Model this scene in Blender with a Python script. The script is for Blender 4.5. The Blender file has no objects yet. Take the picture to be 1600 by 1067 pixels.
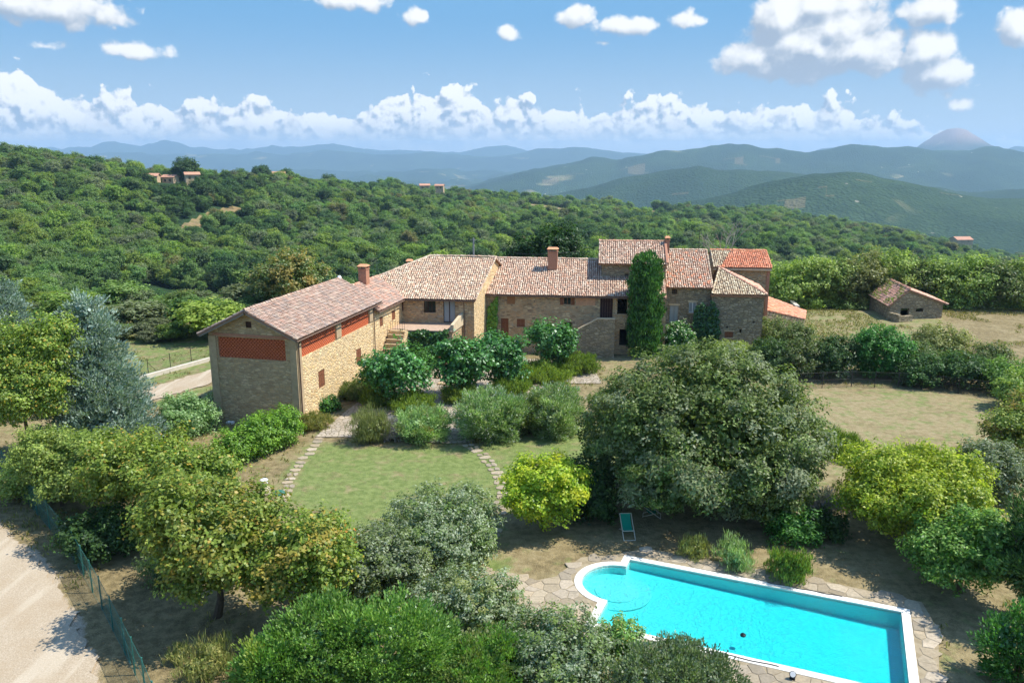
import bpy, bmesh, math, random
import numpy as np
from mathutils import Vector, noise as mnoise

# ------------------------------------------------------------------ camera
SC = bpy.context.scene
COL = SC.collection
FPX, CAMH, HORIZON = 1244.0, 19.2, 245.0          # focal length in photo pixels, drone height, horizon row
PITCH = math.atan((533.5 - HORIZON) / FPX)
cam_data = bpy.data.cameras.new('camera')
cam = bpy.data.objects.new('camera', cam_data)
COL.objects.link(cam)
cam.location = (0, 0, CAMH)
cam.rotation_euler = (math.pi / 2 - PITCH, 0, 0)
cam_data.sensor_width = 36.0
cam_data.lens = 36.0 * FPX / 1600.0
cam_data.clip_start = 0.5
cam_data.clip_end = 80000.0
SC.camera = cam

# ------------------------------------------------------------------ light
SUN_AZ = math.radians(4)        # from +X towards +Y
SUN_EL = math.radians(55)
SKY_STRENGTH = 0.15
sun_data = bpy.data.lights.new('sun', 'SUN')
sun_data.energy = 3.4
sun_data.angle = math.radians(0.53)
sun_data.color = (1.0, 0.955, 0.88)
sun = bpy.data.objects.new('sun', sun_data)
COL.objects.link(sun)
SUN_DIR = Vector((math.cos(SUN_EL) * math.cos(SUN_AZ), math.cos(SUN_EL) * math.sin(SUN_AZ), math.sin(SUN_EL)))
sun.rotation_euler = SUN_DIR.to_track_quat('Z', 'Y').to_euler()
sun.location = (60, 20, 80)

SC.view_settings.view_transform = 'Standard'
SC.view_settings.look = 'None'
SC.view_settings.exposure = 1.05
SC.view_settings.gamma = 1.0
SC.view_settings.use_curve_mapping = False
SC.render.engine = 'CYCLES'
cy = SC.cycles
cy.max_bounces = 6
cy.diffuse_bounces = 3
cy.glossy_bounces = 2
cy.transmission_bounces = 2
cy.transparent_max_bounces = 8
cy.volume_bounces = 0
cy.use_adaptive_sampling = True
cy.adaptive_threshold = 0.015
cy.use_denoising = True
cy.caustics_reflective = False
cy.caustics_refractive = False
cy.sample_clamp_indirect = 6.0


def pix_dir(px, py):
    x = (px - 800.0) / FPX
    y = -(py - 533.5) / FPX
    c, s = math.cos(PITCH), math.sin(PITCH)
    return np.array([x, c + y * s, -s + y * c])


def azel(px, py):
    d = pix_dir(px, py)
    d = d / np.linalg.norm(d)
    return math.degrees(math.atan2(d[0], d[1])), math.degrees(math.asin(d[2]))


def at(px, py, z=0.0):
    d = pix_dir(px, py)
    t = (z - CAMH) / d[2]
    return np.array([0, 0, CAMH]) + t * d


def at_y(px, py, Y):
    d = pix_dir(px, py)
    return np.array([0, 0, CAMH]) + Y / d[1] * d


def onwall(O, D, px, py):
    """(u, z) where the sight line meets the vertical plane through O along D"""
    d = pix_dir(px, py)
    A = np.array([[D[0], 0, -d[0]], [D[1], 0, -d[1]], [0, 1, -d[2]]])
    b = np.array([0, 0, CAMH]) - np.array([O[0], O[1], 0])
    r = np.linalg.solve(A, b)
    return r[0], r[1]


# ------------------------------------------------------------------ world: sky with clouds
class NT:
    """small helper to write node trees"""
    def __init__(self, tree):
        self.t = tree

    def n(self, typ, **kw):
        nd = self.t.nodes.new(typ)
        for k, v in kw.items():
            setattr(nd, k, v)
        return nd

    def put(self, sock, v):
        if v is None:
            return
        if hasattr(v, 'is_output') or isinstance(v, bpy.types.NodeSocket):
            self.t.links.new(v, sock)
        else:
            sock.default_value = v

    def math(self, op, a, b=None, c=None, clamp=False):
        nd = self.n('ShaderNodeMath', operation=op)
        nd.use_clamp = clamp
        self.put(nd.inputs[0], a)
        self.put(nd.inputs[1], b)
        self.put(nd.inputs[2], c)
        return nd.outputs[0]

    def vmath(self, op, a, b=None, scale=None):
        nd = self.n('ShaderNodeVectorMath', operation=op)
        self.put(nd.inputs[0], a)
        self.put(nd.inputs[1], b)
        if scale is not None:
            self.put(nd.inputs['Scale'], scale)
        return nd.outputs['Value'] if op in ('LENGTH', 'DOT_PRODUCT', 'DISTANCE') else nd.outputs[0]

    def mix(self, fac, a, b, blend='MIX'):
        nd = self.n('ShaderNodeMix', data_type='RGBA', blend_type=blend)
        nd.clamp_factor = True
        self.put(nd.inputs[0], fac)
        for s, v in ((nd.inputs[6], a), (nd.inputs[7], b)):
            if isinstance(v, (tuple, list)) and len(v) == 3:
                v = (*v, 1)
            self.put(s, v)
        return nd.outputs[2]

    def smooth(self, v, a, b, lo=0.0, hi=1.0):
        nd = self.n('ShaderNodeMapRange', interpolation_type='SMOOTHSTEP')
        self.put(nd.inputs[0], v)
        for i, q in enumerate((a, b, lo, hi)):
            self.put(nd.inputs[1 + i], q)
        return nd.outputs[0]

    def noise(self, vec, scale, detail=4, rough=0.55, dist=0.0, out='Fac', dims='3D'):
        nd = self.n('ShaderNodeTexNoise', noise_dimensions=dims)
        self.put(nd.inputs['Vector'], vec)
        self.put(nd.inputs['Scale'], scale)
        self.put(nd.inputs['Detail'], detail)
        self.put(nd.inputs['Roughness'], rough)
        self.put(nd.inputs['Distortion'], dist)
        return nd.outputs[out]

    def voronoi(self, vec, scale, feature='F1', detail=0, rough=0.5, out='Distance', dims='3D', rand=1.0):
        nd = self.n('ShaderNodeTexVoronoi', feature=feature, voronoi_dimensions=dims)
        self.put(nd.inputs['Vector'], vec)
        self.put(nd.inputs['Scale'], scale)
        if 'Detail' in nd.inputs and detail:
            self.put(nd.inputs['Detail'], detail)
            self.put(nd.inputs['Roughness'], rough)
        if 'Randomness' in nd.inputs:
            self.put(nd.inputs['Randomness'], rand)
        return nd.outputs[out]

    def ramp(self, fac, stops, interp='LINEAR'):
        nd = self.n('ShaderNodeValToRGB')
        cr = nd.color_ramp
        cr.interpolation = interp
        while len(cr.elements) < len(stops):
            cr.elements.new(0.5)
        for e, (p, c) in zip(cr.elements, stops):
            e.position = p
            e.color = (*c, 1) if len(c) == 3 else c
        self.put(nd.inputs[0], fac)
        return nd.outputs[0]


world = bpy.data.worlds.new('World')
SC.world = world
world.use_nodes = True
wt = world.node_tree
wt.nodes.clear()
W = NT(wt)
sky = W.n('ShaderNodeTexSky', sky_type='NISHITA')
sky.sun_disc = False
sky.sun_elevation = SUN_EL
sky.sun_rotation = math.pi / 2 - SUN_AZ
sky.altitude = 400
sky.air_density = 1.0
sky.dust_density = 0.25
sky.ozone_density = 2.0
co = W.n('ShaderNodeTexCoord').outputs['Generated']
sep = W.n('ShaderNodeSeparateXYZ')
W.put(sep.inputs[0], co)
AZ = W.math('MULTIPLY', W.math('ARCTAN2', sep.outputs[0], sep.outputs[1]), 57.29578)
EL = W.math('MULTIPLY', W.math('ARCSINE', sep.outputs[2]), 57.29578)


def comb(x, y, z=0.0):
    c = W.n('ShaderNodeCombineXYZ')
    W.put(c.inputs[0], x)
    W.put(c.inputs[1], y)
    W.put(c.inputs[2], z)
    return c.outputs[0]


SKYP = comb(AZ, EL, 0.0)


def puffs(tree, vec):
    """billowy relief 0..1 (cauliflower) in degrees of azimuth and elevation"""
    w = tree.noise(vec, 1.3, 3, 0.55, dims='2D', out='Color')
    q = tree.vmath('ADD', vec, tree.vmath('SCALE', tree.vmath('SUBTRACT', w, (0.5, 0.5, 0.5)), scale=0.75))
    a = tree.voronoi(q, 0.5, 'SMOOTH_F1', 2.0, 0.5, dims='2D')
    b = tree.noise(vec, 1.1, 5, 0.6, dims='2D')
    v = tree.math('SUBTRACT', 1.0, a)
    return tree.math('ADD', tree.math('MULTIPLY', v, 0.7), tree.math('MULTIPLY', b, 0.45))


def cloud_group(name, ellipses):
    """field of the single cumulus clouds: greater than 0 inside, grows inwards"""
    g = bpy.data.node_groups.new(name, 'ShaderNodeTree')
    g.interface.new_socket('Vector', in_out='INPUT', socket_type='NodeSocketVector')
    g.interface.new_socket('Field', in_out='OUTPUT', socket_type='NodeSocketFloat')
    T = NT(g)
    gi = T.n('NodeGroupInput')
    go = T.n('NodeGroupOutput')
    v = gi.outputs[0]
    best = None
    for (px, py, rx, ry) in ellipses:
        a, e = azel(px, py)
        k = 57.29578 / 1330.0
        d = T.vmath('SUBTRACT', v, (a, e, 0))
        d = T.vmath('MULTIPLY', d, (1 / (rx * k), 1 / (ry * k), 0))
        f = T.math('MULTIPLY', T.math('SUBTRACT', 1.0, T.vmath('LENGTH', d)), min(rx, ry) / 36.0 + 0.32)
        best = f if best is None else T.math('MAXIMUM', best, f)
    pf = puffs(T, T.vmath('ADD', v, (37.0, 11.0, 0)))
    T.put(go.inputs[0], T.math('ADD', best, T.math('MULTIPLY', T.math('SUBTRACT', pf, 0.53), 1.0)))
    return g


def bank_group(name, tops, seed, amp):
    """field of a cumulus bank whose upper edge follows tops (photo columns and rows)"""
    g = bpy.data.node_groups.new(name, 'ShaderNodeTree')
    g.interface.new_socket('Vector', in_out='INPUT', socket_type='NodeSocketVector')
    g.interface.new_socket('Field', in_out='OUTPUT', socket_type='NodeSocketFloat')
    T = NT(g)
    gi = T.n('NodeGroupInput')
    go = T.n('NodeGroupOutput')
    v = gi.outputs[0]
    s = T.n('ShaderNodeSeparateXYZ')
    T.put(s.inputs[0], v)
    stops = []
    for px, py in tops:
        a, e = azel(px, py)
        stops.append(((a + 45.0) / 90.0, (e / 10.0,) * 3))
    r = T.ramp(T.math('MULTIPLY_ADD', s.outputs[0], 1 / 90.0, 0.5), stops, 'B_SPLINE')
    top = T.math('MULTIPLY', r, 10.0)
    pf = puffs(T, T.vmath('ADD', v, (seed, seed * 0.37, 0)))
    f = T.math('ADD', T.math('SUBTRACT', top, s.outputs[1]), T.math('MULTIPLY', T.math('SUBTRACT', pf, 0.52), amp))
    T.put(go.inputs[0], f)
    return g


def use_group(g, vec):
    nd = W.n('ShaderNodeGroup')
    nd.node_tree = g
    W.put(nd.inputs[0], vec)
    return nd.outputs[0]


def cloud_layer(base, g, soft, dx, dy, gain, dark, bright, opac, off=0.62, tilt=0.0):
    f = use_group(g, SKYP)
    f2 = use_group(g, W.vmath('ADD', SKYP, (dx, dy, 0)))
    alpha = W.math('MULTIPLY', W.smooth(f, 0.0, soft), opac)
    lit = W.math('MULTIPLY_ADD', W.math('SUBTRACT', f, f2), gain, off, clamp=True)
    lit = W.math('ADD', lit, W.math('MULTIPLY', W.math('SUBTRACT', EL, 3.2), tilt))
    colr = W.mix(W.smooth(lit, 0.1, 0.9), dark, bright)
    return W.mix(alpha, base, colr), alpha


SKYB = W.mix(1.0, sky.outputs[0], (0.80, 0.93, 1.0), 'MULTIPLY')        # deep clear blue, the whole dome alike
SKYC = W.vmath('SCALE', SKYB, scale=SKY_STRENGTH)
# clear blue above, milky towards the horizon
LOWSKY = W.mix(W.smooth(EL, 10.0, -1.0), (0.096, 0.223, 0.378), (0.275, 0.345, 0.405))
SKYC = W.mix(W.smooth(EL, 26.0, 9.0), SKYC, LOWSKY)
CLEAR = SKYC
near_tops = [(-250, 98), (0, 101), (60, 105), (105, 131), (150, 153), (240, 143), (330, 153), (420, 151), (520, 153),
             (600, 165), (650, 133), (690, 115), (740, 151), (800, 158), (900, 143), (960, 161), (1010, 151),
             (1060, 143), (1110, 158), (1240, 143), (1330, 158), (1380, 171), (1480, 218), (1700, 208)]
G_NEAR = bank_group('clouds_near', near_tops, 23.0, 3.4)
ELL = [(80, 12, 125, 26), (165, 20, 40, 20), (540, 2, 70, 18), (650, 28, 34, 15), (72, 73, 26, 10), (215, 82, 52, 16),
       (792, 53, 22, 17), (896, 27, 38, 18), (970, 42, 66, 17), (1068, 32, 34, 17), (944, 68, 15, 6),
       (1180, 88, 74, 34), (1262, 74, 120, 56), (1356, 78, 70, 42), (1290, 10, 92, 36), (1225, 32, 54, 50), (1250, 104, 80, 18), (1300, 50, 90, 50),
       (1448, 84, 44, 40), (1474, 114, 66, 32), (1455, 14, 50, 26), (1590, 42, 34, 28), (1506, 165, 18, 12)]
G_MID = bank_group('clouds_mid', [(-250, 176), (0, 172), (200, 188), (420, 190), (620, 182), (820, 186), (1000, 180), (1180, 176), (1330, 184), (1500, 212), (1850, 205)], 131.0, 2.8)
G_LOW = bank_group('clouds_low', [(-250, 206), (0, 202), (300, 208), (700, 204), (1000, 206), (1300, 200), (1500, 214), (1850, 214)], 211.0, 2.0)
G_ONE = cloud_group('clouds_single', ELL)
SKYC, _ = cloud_layer(SKYC, G_NEAR, 0.34, 0.22, 0.42, 0.8, (0.187, 0.244, 0.317), (0.569, 0.569, 0.56), 0.95, 0.40, 0.13)
SKYC, _ = cloud_layer(SKYC, G_MID, 0.6, 0.22, 0.42, 0.9, (0.195, 0.252, 0.325), (0.504, 0.512, 0.512), 0.85, 0.32, 0.12)
SKYC, _ = cloud_layer(SKYC, G_LOW, 0.7, 0.22, 0.36, 1.0, (0.219, 0.28, 0.349), (0.422, 0.439, 0.455), 0.75, 0.34)
# the bank loses itself in the milky air towards the horizon
SKYC = W.mix(W.smooth(EL, 2.8, 0.0, 0.0, 0.6), SKYC, (0.33, 0.375, 0.415))
SKYC, _ = cloud_layer(SKYC, G_ONE, 0.36, 0.40, 0.72, 0.75, (0.203, 0.244, 0.301), (0.536, 0.536, 0.528), 0.96, 0.44)
bg = W.n('ShaderNodeBackground')                     # the band of sky that holds clouds
W.put(bg.inputs[0], W.vmath('SCALE', SKYC, scale=1.0 / SKY_STRENGTH))
bg.inputs[1].default_value = SKY_STRENGTH
bg2 = W.n('ShaderNodeBackground')                    # clear sky above and below it
W.put(bg2.inputs[0], W.vmath('SCALE', CLEAR, scale=1.0 / SKY_STRENGTH))
bg2.inputs[1].default_value = SKY_STRENGTH
mixs = W.n('ShaderNodeMixShader')
W.put(mixs.inputs[0], W.math('MULTIPLY', W.math('GREATER_THAN', EL, -0.6), W.math('LESS_THAN', EL, 13.5)))
wt.links.new(bg2.outputs[0], mixs.inputs[1])
wt.links.new(bg.outputs[0], mixs.inputs[2])
wo = W.n('ShaderNodeOutputWorld')
wt.links.new(mixs.outputs[0], wo.inputs[0])
world.cycles.sampling_method = 'MANUAL'
world.cycles.sample_map_resolution = 512

# ------------------------------------------------------------------ helpers
def lin(r, g, b):
    f = lambda c: (c / 255 / 12.92) if c / 255 <= 0.04045 else ((c / 255 + 0.055) / 1.055) ** 2.4
    return (f(r), f(g), f(b))


def new_mat(name):
    m = bpy.data.materials.new(name)
    m.use_nodes = True
    m.node_tree.nodes.clear()
    T = NT(m.node_tree)
    out = T.n('ShaderNodeOutputMaterial')
    return m, T, out


def principled(T, out, color, rough=0.8, normal=None, spec=0.3, metal=0.0):
    p = T.n('ShaderNodeBsdfPrincipled')
    T.put(p.inputs['Base Color'], (*color, 1) if isinstance(color, tuple) and len(color) == 3 else color)
    T.put(p.inputs['Roughness'], rough)
    T.put(p.inputs['Specular IOR Level'], spec)
    T.put(p.inputs['Metallic'], metal)
    if normal is not None:
        T.put(p.inputs['Normal'], normal)
    T.t.links.new(p.outputs[0], out.inputs[0])
    return p


def bump(T, h, strength=0.5, dist=0.05):
    b = T.n('ShaderNodeBump')
    T.put(b.inputs['Height'], h)
    b.inputs['Strength'].default_value = strength
    b.inputs['Distance'].default_value = dist
    return b.outputs[0]


def pos(T):
    return T.n('ShaderNodeNewGeometry').outputs['Position']


def tag(o, label=None, cat=None, group=None, kind=None):
    if label: o['label'] = label
    if cat: o['category'] = cat
    if group: o['group'] = group
    if kind: o['kind'] = kind
    return o


def empty(name, loc, rz=0.0):
    o = bpy.data.objects.new(name, None)
    o.empty_display_size = 0.3
    COL.objects.link(o)
    o.location = loc
    o.rotation_euler = (0, 0, rz)
    return o


def link(name, me, mat, parent=None):
    o = bpy.data.objects.new(name, me)
    COL.objects.link(o)
    if mat is not None and not me.materials:
        me.materials.append(mat)
    if parent is not None:
        o.parent = parent
        # geometry is written in world coordinates: keep it there
        o.matrix_parent_inverse = parent_inv(parent)
    return o


def parent_inv(p):
    from mathutils import Matrix
    M = Matrix.Identity(4)
    q = p
    chain = []
    while q is not None:
        chain.append(q)
        q = q.parent
    for q in reversed(chain):
        loc = Matrix.Translation(q.location) @ q.rotation_euler.to_matrix().to_4x4() @ Matrix.Diagonal((*q.scale, 1))
        M = M @ q.matrix_parent_inverse @ loc
    return M.inverted()


class MB:
    """collects polygons of one mesh, world coordinates"""
    def __init__(self):
        self.v = []
        self.f = []
        self.c = []

    def poly(self, pts, col=None):
        i = len(self.v)
        self.v.extend([tuple(map(float, p)) for p in pts])
        self.f.append(tuple(range(i, i + len(pts))))
        if col is not None:
            self.c.extend([col] * len(pts))

    def box(self, c, ax, ay, az, hx, hy, hz, col=None):
        c, ax, ay, az = (np.array(q, float) for q in (c, ax, ay, az))
        P = [c + sx * hx * ax + sy * hy * ay + sz * hz * az for sz in (-1, 1) for sy in (-1, 1) for sx in (-1, 1)]
        i = len(self.v)
        self.v.extend([tuple(p) for p in P])
        for q in ((0, 2, 3, 1), (4, 5, 7, 6), (0, 1, 5, 4), (2, 6, 7, 3), (0, 4, 6, 2), (1, 3, 7, 5)):
            self.f.append(tuple(i + k for k in q))
        if col is not None:
            self.c.extend([col] * 8)

    def abox(self, x0, x1, y0, y1, z0, z1):
        self.box(((x0 + x1) / 2, (y0 + y1) / 2, (z0 + z1) / 2), (1, 0, 0), (0, 1, 0), (0, 0, 1), (x1 - x0) / 2, (y1 - y0) / 2, (z1 - z0) / 2)

    def tube(self, a, b, ra, rb, n=6, cap=True):
        a, b = np.array(a, float), np.array(b, float)
        d = b - a
        L = np.linalg.norm(d)
        if L < 1e-6:
            return
        d /= L
        h = np.array([0, 0, 1.0]) if abs(d[2]) < 0.9 else np.array([1.0, 0, 0])
        x = np.cross(d, h); x /= np.linalg.norm(x)
        y = np.cross(d, x)
        i = len(self.v)
        for p, r in ((a, ra), (b, rb)):
            for k in range(n):
                t = 2 * math.pi * k / n
                self.v.append(tuple(p + r * (math.cos(t) * x + math.sin(t) * y)))
        for k in range(n):
            j = (k + 1) % n
            self.f.append((i + k, i + j, i + n + j, i + n + k))
        if cap:
            self.f.append(tuple(i + n + k for k in range(n)))
            self.f.append(tuple(i + k for k in reversed(range(n))))

    def path(self, pts, r0, r1, n=6):
        m = len(pts) - 1
        for k in range(m):
            self.tube(pts[k], pts[k + 1], r0 + (r1 - r0) * k / m, r0 + (r1 - r0) * (k + 1) / m, n)

    def lathe(self, c, prof, n=20):
        c = np.array(c, float)
        i = len(self.v)
        for r, z in prof:
            for k in range(n):
                t = 2 * math.pi * k / n
                self.v.append((c[0] + r * math.cos(t), c[1] + r * math.sin(t), c[2] + z))
        for a in range(len(prof) - 1):
            for k in range(n):
                j = (k + 1) % n
                self.f.append((i + a * n + k, i + a * n + j, i + (a + 1) * n + j, i + (a + 1) * n + k))
        self.f.append(tuple(i + k for k in reversed(range(n))))
        self.f.append(tuple(i + (len(prof) - 1) * n + k for k in range(n)))

    def prism(self, pts, z0, z1):
        n = len(pts)
        i = len(self.v)
        for z in (z0, z1):
            self.v.extend([(float(p[0]), float(p[1]), z) for p in pts])
        for k in range(n):
            j = (k + 1) % n
            self.f.append((i + k, i + j, i + n + j, i + n + k))
        self.f.append(tuple(i + n + k for k in range(n)))
        self.f.append(tuple(i + k for k in reversed(range(n))))

    def slab(self, pts, n, th):
        """polygon of 3D points made th thick against its normal n"""
        n = np.array(n, float)
        A = [np.array(p, float) for p in pts]
        B = [p - n * th for p in A]
        self.poly(A)
        self.poly(B[::-1])
        for k in range(len(A)):
            j = (k + 1) % len(A)
            self.poly([A[k], B[k], B[j], A[j]])

    def build(self, name, mat, parent=None, smooth=False):
        me = bpy.data.meshes.new(name)
        me.from_pydata(self.v, [], self.f)
        if self.c and len(self.c) == len(self.v):
            at_ = me.color_attributes.new('col', 'FLOAT_COLOR', 'POINT')
            at_.data.foreach_set('color', np.array([(*c, 1) for c in self.c], dtype=np.float32).ravel())
        if smooth:
            me.polygons.foreach_set('use_smooth', [True] * len(me.polygons))
        me.update()
        return link(name, me, mat, parent)


def quad_mesh(name, V, col, mat, faces=None):
    """V (n,k,3): n polygons of k corners each (fast path for foliage)"""
    n, k = V.shape[0], V.shape[1]
    me = bpy.data.meshes.new(name)
    me.vertices.add(n * k)
    me.vertices.foreach_set('co', V.astype(np.float32).ravel())
    me.loops.add(n * k)
    me.loops.foreach_set('vertex_index', np.arange(n * k, dtype=np.int32))
    me.polygons.add(n)
    me.polygons.foreach_set('loop_start', np.arange(0, n * k, k, dtype=np.int32))
    me.update(calc_edges=True)
    if col is not None:
        a = me.color_attributes.new('col', 'FLOAT_COLOR', 'POINT')
        c4 = np.ones((n, k, 4), np.float32)
        c4[:, :, :3] = col[:, None, :]
        a.data.foreach_set('color', c4.ravel())
    me.materials.append(mat)
    return me


def inpoly(x, y, P):
    c = False
    n = len(P)
    for i in range(n):
        x1, y1 = P[i][0], P[i][1]
        x2, y2 = P[(i + 1) % n][0], P[(i + 1) % n][1]
        if (y1 > y) != (y2 > y) and x < (x2 - x1) * (y - y1) / (y2 - y1) + x1:
            c = not c
    return c


def inpoly_np(X, Y, P):
    c = np.zeros(X.shape, bool)
    n = len(P)
    for i in range(n):
        x1, y1 = P[i][0], P[i][1]
        x2, y2 = P[(i + 1) % n][0], P[(i + 1) % n][1]
        if y1 == y2:
            continue
        c ^= ((y1 > Y) != (y2 > Y)) & (X < (x2 - x1) * (Y - y1) / (y2 - y1) + x1)
    return c


def vnoise(X, Y, seed=0):
    """value noise, vectorised"""
    def h(i, j):
        a = (i.astype(np.int64) * 374761393 + j.astype(np.int64) * 668265263 + seed * 1442695041) & 0xffffffff
        a = ((a ^ (a >> 13)) * 1274126177) & 0xffffffff
        return ((a ^ (a >> 16)) & 0xffff) / 65535.0
    xi, yi = np.floor(X), np.floor(Y)
    fx, fy = X - xi, Y - yi
    fx = fx * fx * (3 - 2 * fx); fy = fy * fy * (3 - 2 * fy)
    a, b, c, d = h(xi, yi), h(xi + 1, yi), h(xi, yi + 1), h(xi + 1, yi + 1)
    return (a * (1 - fx) + b * fx) * (1 - fy) + (c * (1 - fx) + d * fx) * fy


def fbm(X, Y, seed=0, oct=4):
    s, a, t = 0, 0.5, 0
    for o in range(oct):
        s = s + a * vnoise(X * 2 ** o + 17.3 * o, Y * 2 ** o - 9.1 * o, seed + o)
        t += a
        a *= 0.5
    return s / t


# ------------------------------------------------------------------ materials
def m_attr(name, rough=0.8, jitter=0.0, bump_s=0.0, bscale=20.0, spec=0.25, spot=None):
    """colour from the mesh's own per-piece colours plus fine grain"""
    m, T, out = new_mat(name)
    a = T.n('ShaderNodeAttribute', attribute_name='col').outputs['Color']
    P = pos(T)
    c = a
    if jitter:
        nz = T.noise(P, bscale, 4, 0.6)
        c = T.mix(1.0, a, T.ramp(nz, [(0.25, (1 - jitter,) * 3), (0.75, (1 + jitter,) * 3)]), 'MULTIPLY')
    if spot:
        scol, sc, lo, hi = spot
        c = T.mix(T.smooth(T.noise(P, sc, 5, 0.6), lo, hi, 0, 0.75), c, scol)
    nrm = bump(T, T.noise(P, bscale, 4, 0.6), bump_s, 0.02) if bump_s else None
    principled(T, out, c, rough, nrm, spec)
    return m


def m_leaf(name, gloss=0.12, trans=0.32, vary=0.16, rough=0.45):
    m, T, out = new_mat(name)
    a = T.n('ShaderNodeAttribute', attribute_name='col').outputs['Color']
    rnd = T.n('ShaderNodeObjectInfo').outputs['Random']
    hs = T.n('ShaderNodeHueSaturation')
    T.put(hs.inputs['Hue'], T.math('MULTIPLY_ADD', rnd, 0.02 * vary / 0.16, 0.5 - 0.008 * vary / 0.16))
    T.put(hs.inputs['Value'], T.math('MULTIPLY_ADD', T.math('FRACT', T.math('MULTIPLY', rnd, 7.13)), 2 * vary, 1 - vary))
    T.put(hs.inputs['Color'], a)
    c = hs.outputs[0]
    d = T.n('ShaderNodeBsdfDiffuse')
    T.put(d.inputs[0], c)
    t = T.n('ShaderNodeBsdfTranslucent')
    T.put(t.inputs[0], T.mix(1.0, c, (1.15, 1.25, 0.55), 'MULTIPLY'))
    g = T.n('ShaderNodeBsdfGlossy')
    g.inputs[0].default_value = (0.8, 0.85, 0.85, 1)
    g.inputs[1].default_value = rough
    m1 = T.n('ShaderNodeMixShader'); m1.inputs[0].default_value = trans
    T.t.links.new(d.outputs[0], m1.inputs[1]); T.t.links.new(t.outputs[0], m1.inputs[2])
    m2 = T.n('ShaderNodeMixShader')
    m2.inputs[0].default_value = gloss * 0.5
    T.t.links.new(m1.outputs[0], m2.inputs[1]); T.t.links.new(g.outputs[0], m2.inputs[2])
    T.t.links.new(m2.outputs[0], out.inputs[0])
    return m


def m_plain(name, color, rough=0.7, vary=0.12, scale=6.0, bs=0.0, spec=0.3, metal=0.0):
    m, T, out = new_mat(name)
    P = pos(T)
    nz = T.noise(P, scale, 5, 0.6)
    c = T.mix(1.0, color, T.ramp(nz, [(0.25, (1 - vary,) * 3), (0.75, (1 + vary,) * 3)]), 'MULTIPLY')
    principled(T, out, c, rough, bump(T, nz, bs, 0.02) if bs else None, spec, metal)
    return m


def m_stone(name, sx, sz, cols, mortar, joint=0.05, weather=0.3, depth=0.04):
    """rubble masonry: one colour for each stone, pale joints, grime of its own shape"""
    m, T, out = new_mat(name)
    P = pos(T)
    warp = T.vmath('SCALE', T.vmath('SUBTRACT', T.noise(P, 1.6, 3, 0.5, out='Color'), (0.5, 0.5, 0.5)), scale=0.22)
    V = T.vmath('MULTIPLY', T.vmath('ADD', P, warp), (sx, sx, sz))
    cell = T.voronoi(V, 1.0, 'F1', out='Color')
    edge = T.voronoi(V, 1.0, 'DISTANCE_TO_EDGE')
    s = T.n('ShaderNodeSeparateColor'); T.put(s.inputs[0], cell)
    stone = T.ramp(s.outputs[0], [(i / (len(cols) - 1), (1.24 * c[0], 1.27 * c[1], 1.36 * c[2])) for i, c in enumerate(cols)])
    stone = T.mix(1.0, stone, T.ramp(T.noise(P, 14, 4, 0.65), [(0.25, (0.78,) * 3), (0.75, (1.2,) * 3)]), 'MULTIPLY')
    jm = T.smooth(edge, joint, joint * 2.6)
    c = T.mix(jm, mortar, stone)
    grime = T.smooth(T.noise(P, 0.55, 6, 0.62), 0.5, 0.72, 0, weather)
    c = T.mix(grime, c, T.mix(1.0, c, (0.5, 0.47, 0.42), 'MULTIPLY'))
    hgt = T.math('ADD', T.smooth(edge, 0.0, 0.22), T.math('MULTIPLY', T.noise(P, 9, 4, 0.6), 0.5))
    principled(T, out, c, 0.92, bump(T, hgt, 0.9, depth), 0.15)
    return m


STONE_COLS = [lin(128, 104, 76), lin(182, 152, 112), lin(160, 128, 92), lin(196, 170, 128), lin(120, 102, 82), lin(188, 148, 102), lin(150, 138, 116)]
M = {}
M['stone'] = m_stone('rubble_stone', 2.6, 6.0, STONE_COLS, lin(176, 154, 120), 0.05, 0.45)
M['stone_round'] = m_stone('field_stone', 3.4, 4.4, [lin(196, 164, 116), lin(214, 186, 136), lin(170, 138, 96), lin(206, 172, 116), lin(184, 158, 120), lin(214, 178, 124)],
                           lin(206, 182, 142), 0.045, 0.2)
M['stone_gable'] = m_stone('coursed_stone', 2.6, 6.6, [lin(166, 138, 100), lin(186, 160, 120), lin(152, 126, 92), lin(180, 148, 104), lin(194, 168, 128)], lin(176, 154, 120), 0.04, 0.3)
M['stone_grey'] = m_stone('grey_stone', 2.2, 5.2, [lin(128, 116, 92), lin(158, 142, 110), lin(140, 124, 98), lin(112, 102, 84), lin(166, 150, 120)], lin(132, 118, 92), 0.05, 0.4)
M['quoin'] = m_plain('dressed_stone', lin(176, 152, 118), 0.9, 0.2, 3.0, 0.3)
M['plaster'] = m_plain('old_plaster', lin(196, 176, 142), 0.92, 0.16, 2.0, 0.3)
M['brick_floor'] = m_plain('terrace_brick', lin(176, 150, 126), 0.9, 0.2, 3.0, 0.3)
M['concrete'] = m_plain('pale_concrete', lin(196, 186, 168), 0.9, 0.14, 3.0, 0.3)
M['tile'] = m_attr('clay_tile', 0.9, 0.28, 0.4, 26.0, 0.15, (lin(120, 108, 94), 2.2, 0.56, 0.70))
M['deck'] = m_plain('clay_channel', lin(140, 110, 90), 0.95, 0.3, 8.0, 0.4, 0.1)
M['brick'] = m_plain('red_brick', lin(172, 124, 98), 0.9, 0.25, 10.0, 0.3, 0.15)
M['lattice'] = m_plain('brick_lattice', lin(204, 112, 74), 0.9, 0.16, 12.0, 0.2, 0.15)
M['latticeback'] = m_plain('brick_infill', lin(182, 82, 52), 0.92, 0.2, 8.0, 0.2, 0.1)
M['wood'] = m_plain('brown_wood', lin(124, 78, 52), 0.75, 0.22, 16.0, 0.3)
M['wood_warm'] = m_plain('warm_wood', lin(150, 108, 70), 0.75, 0.22, 16.0, 0.3)
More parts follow.
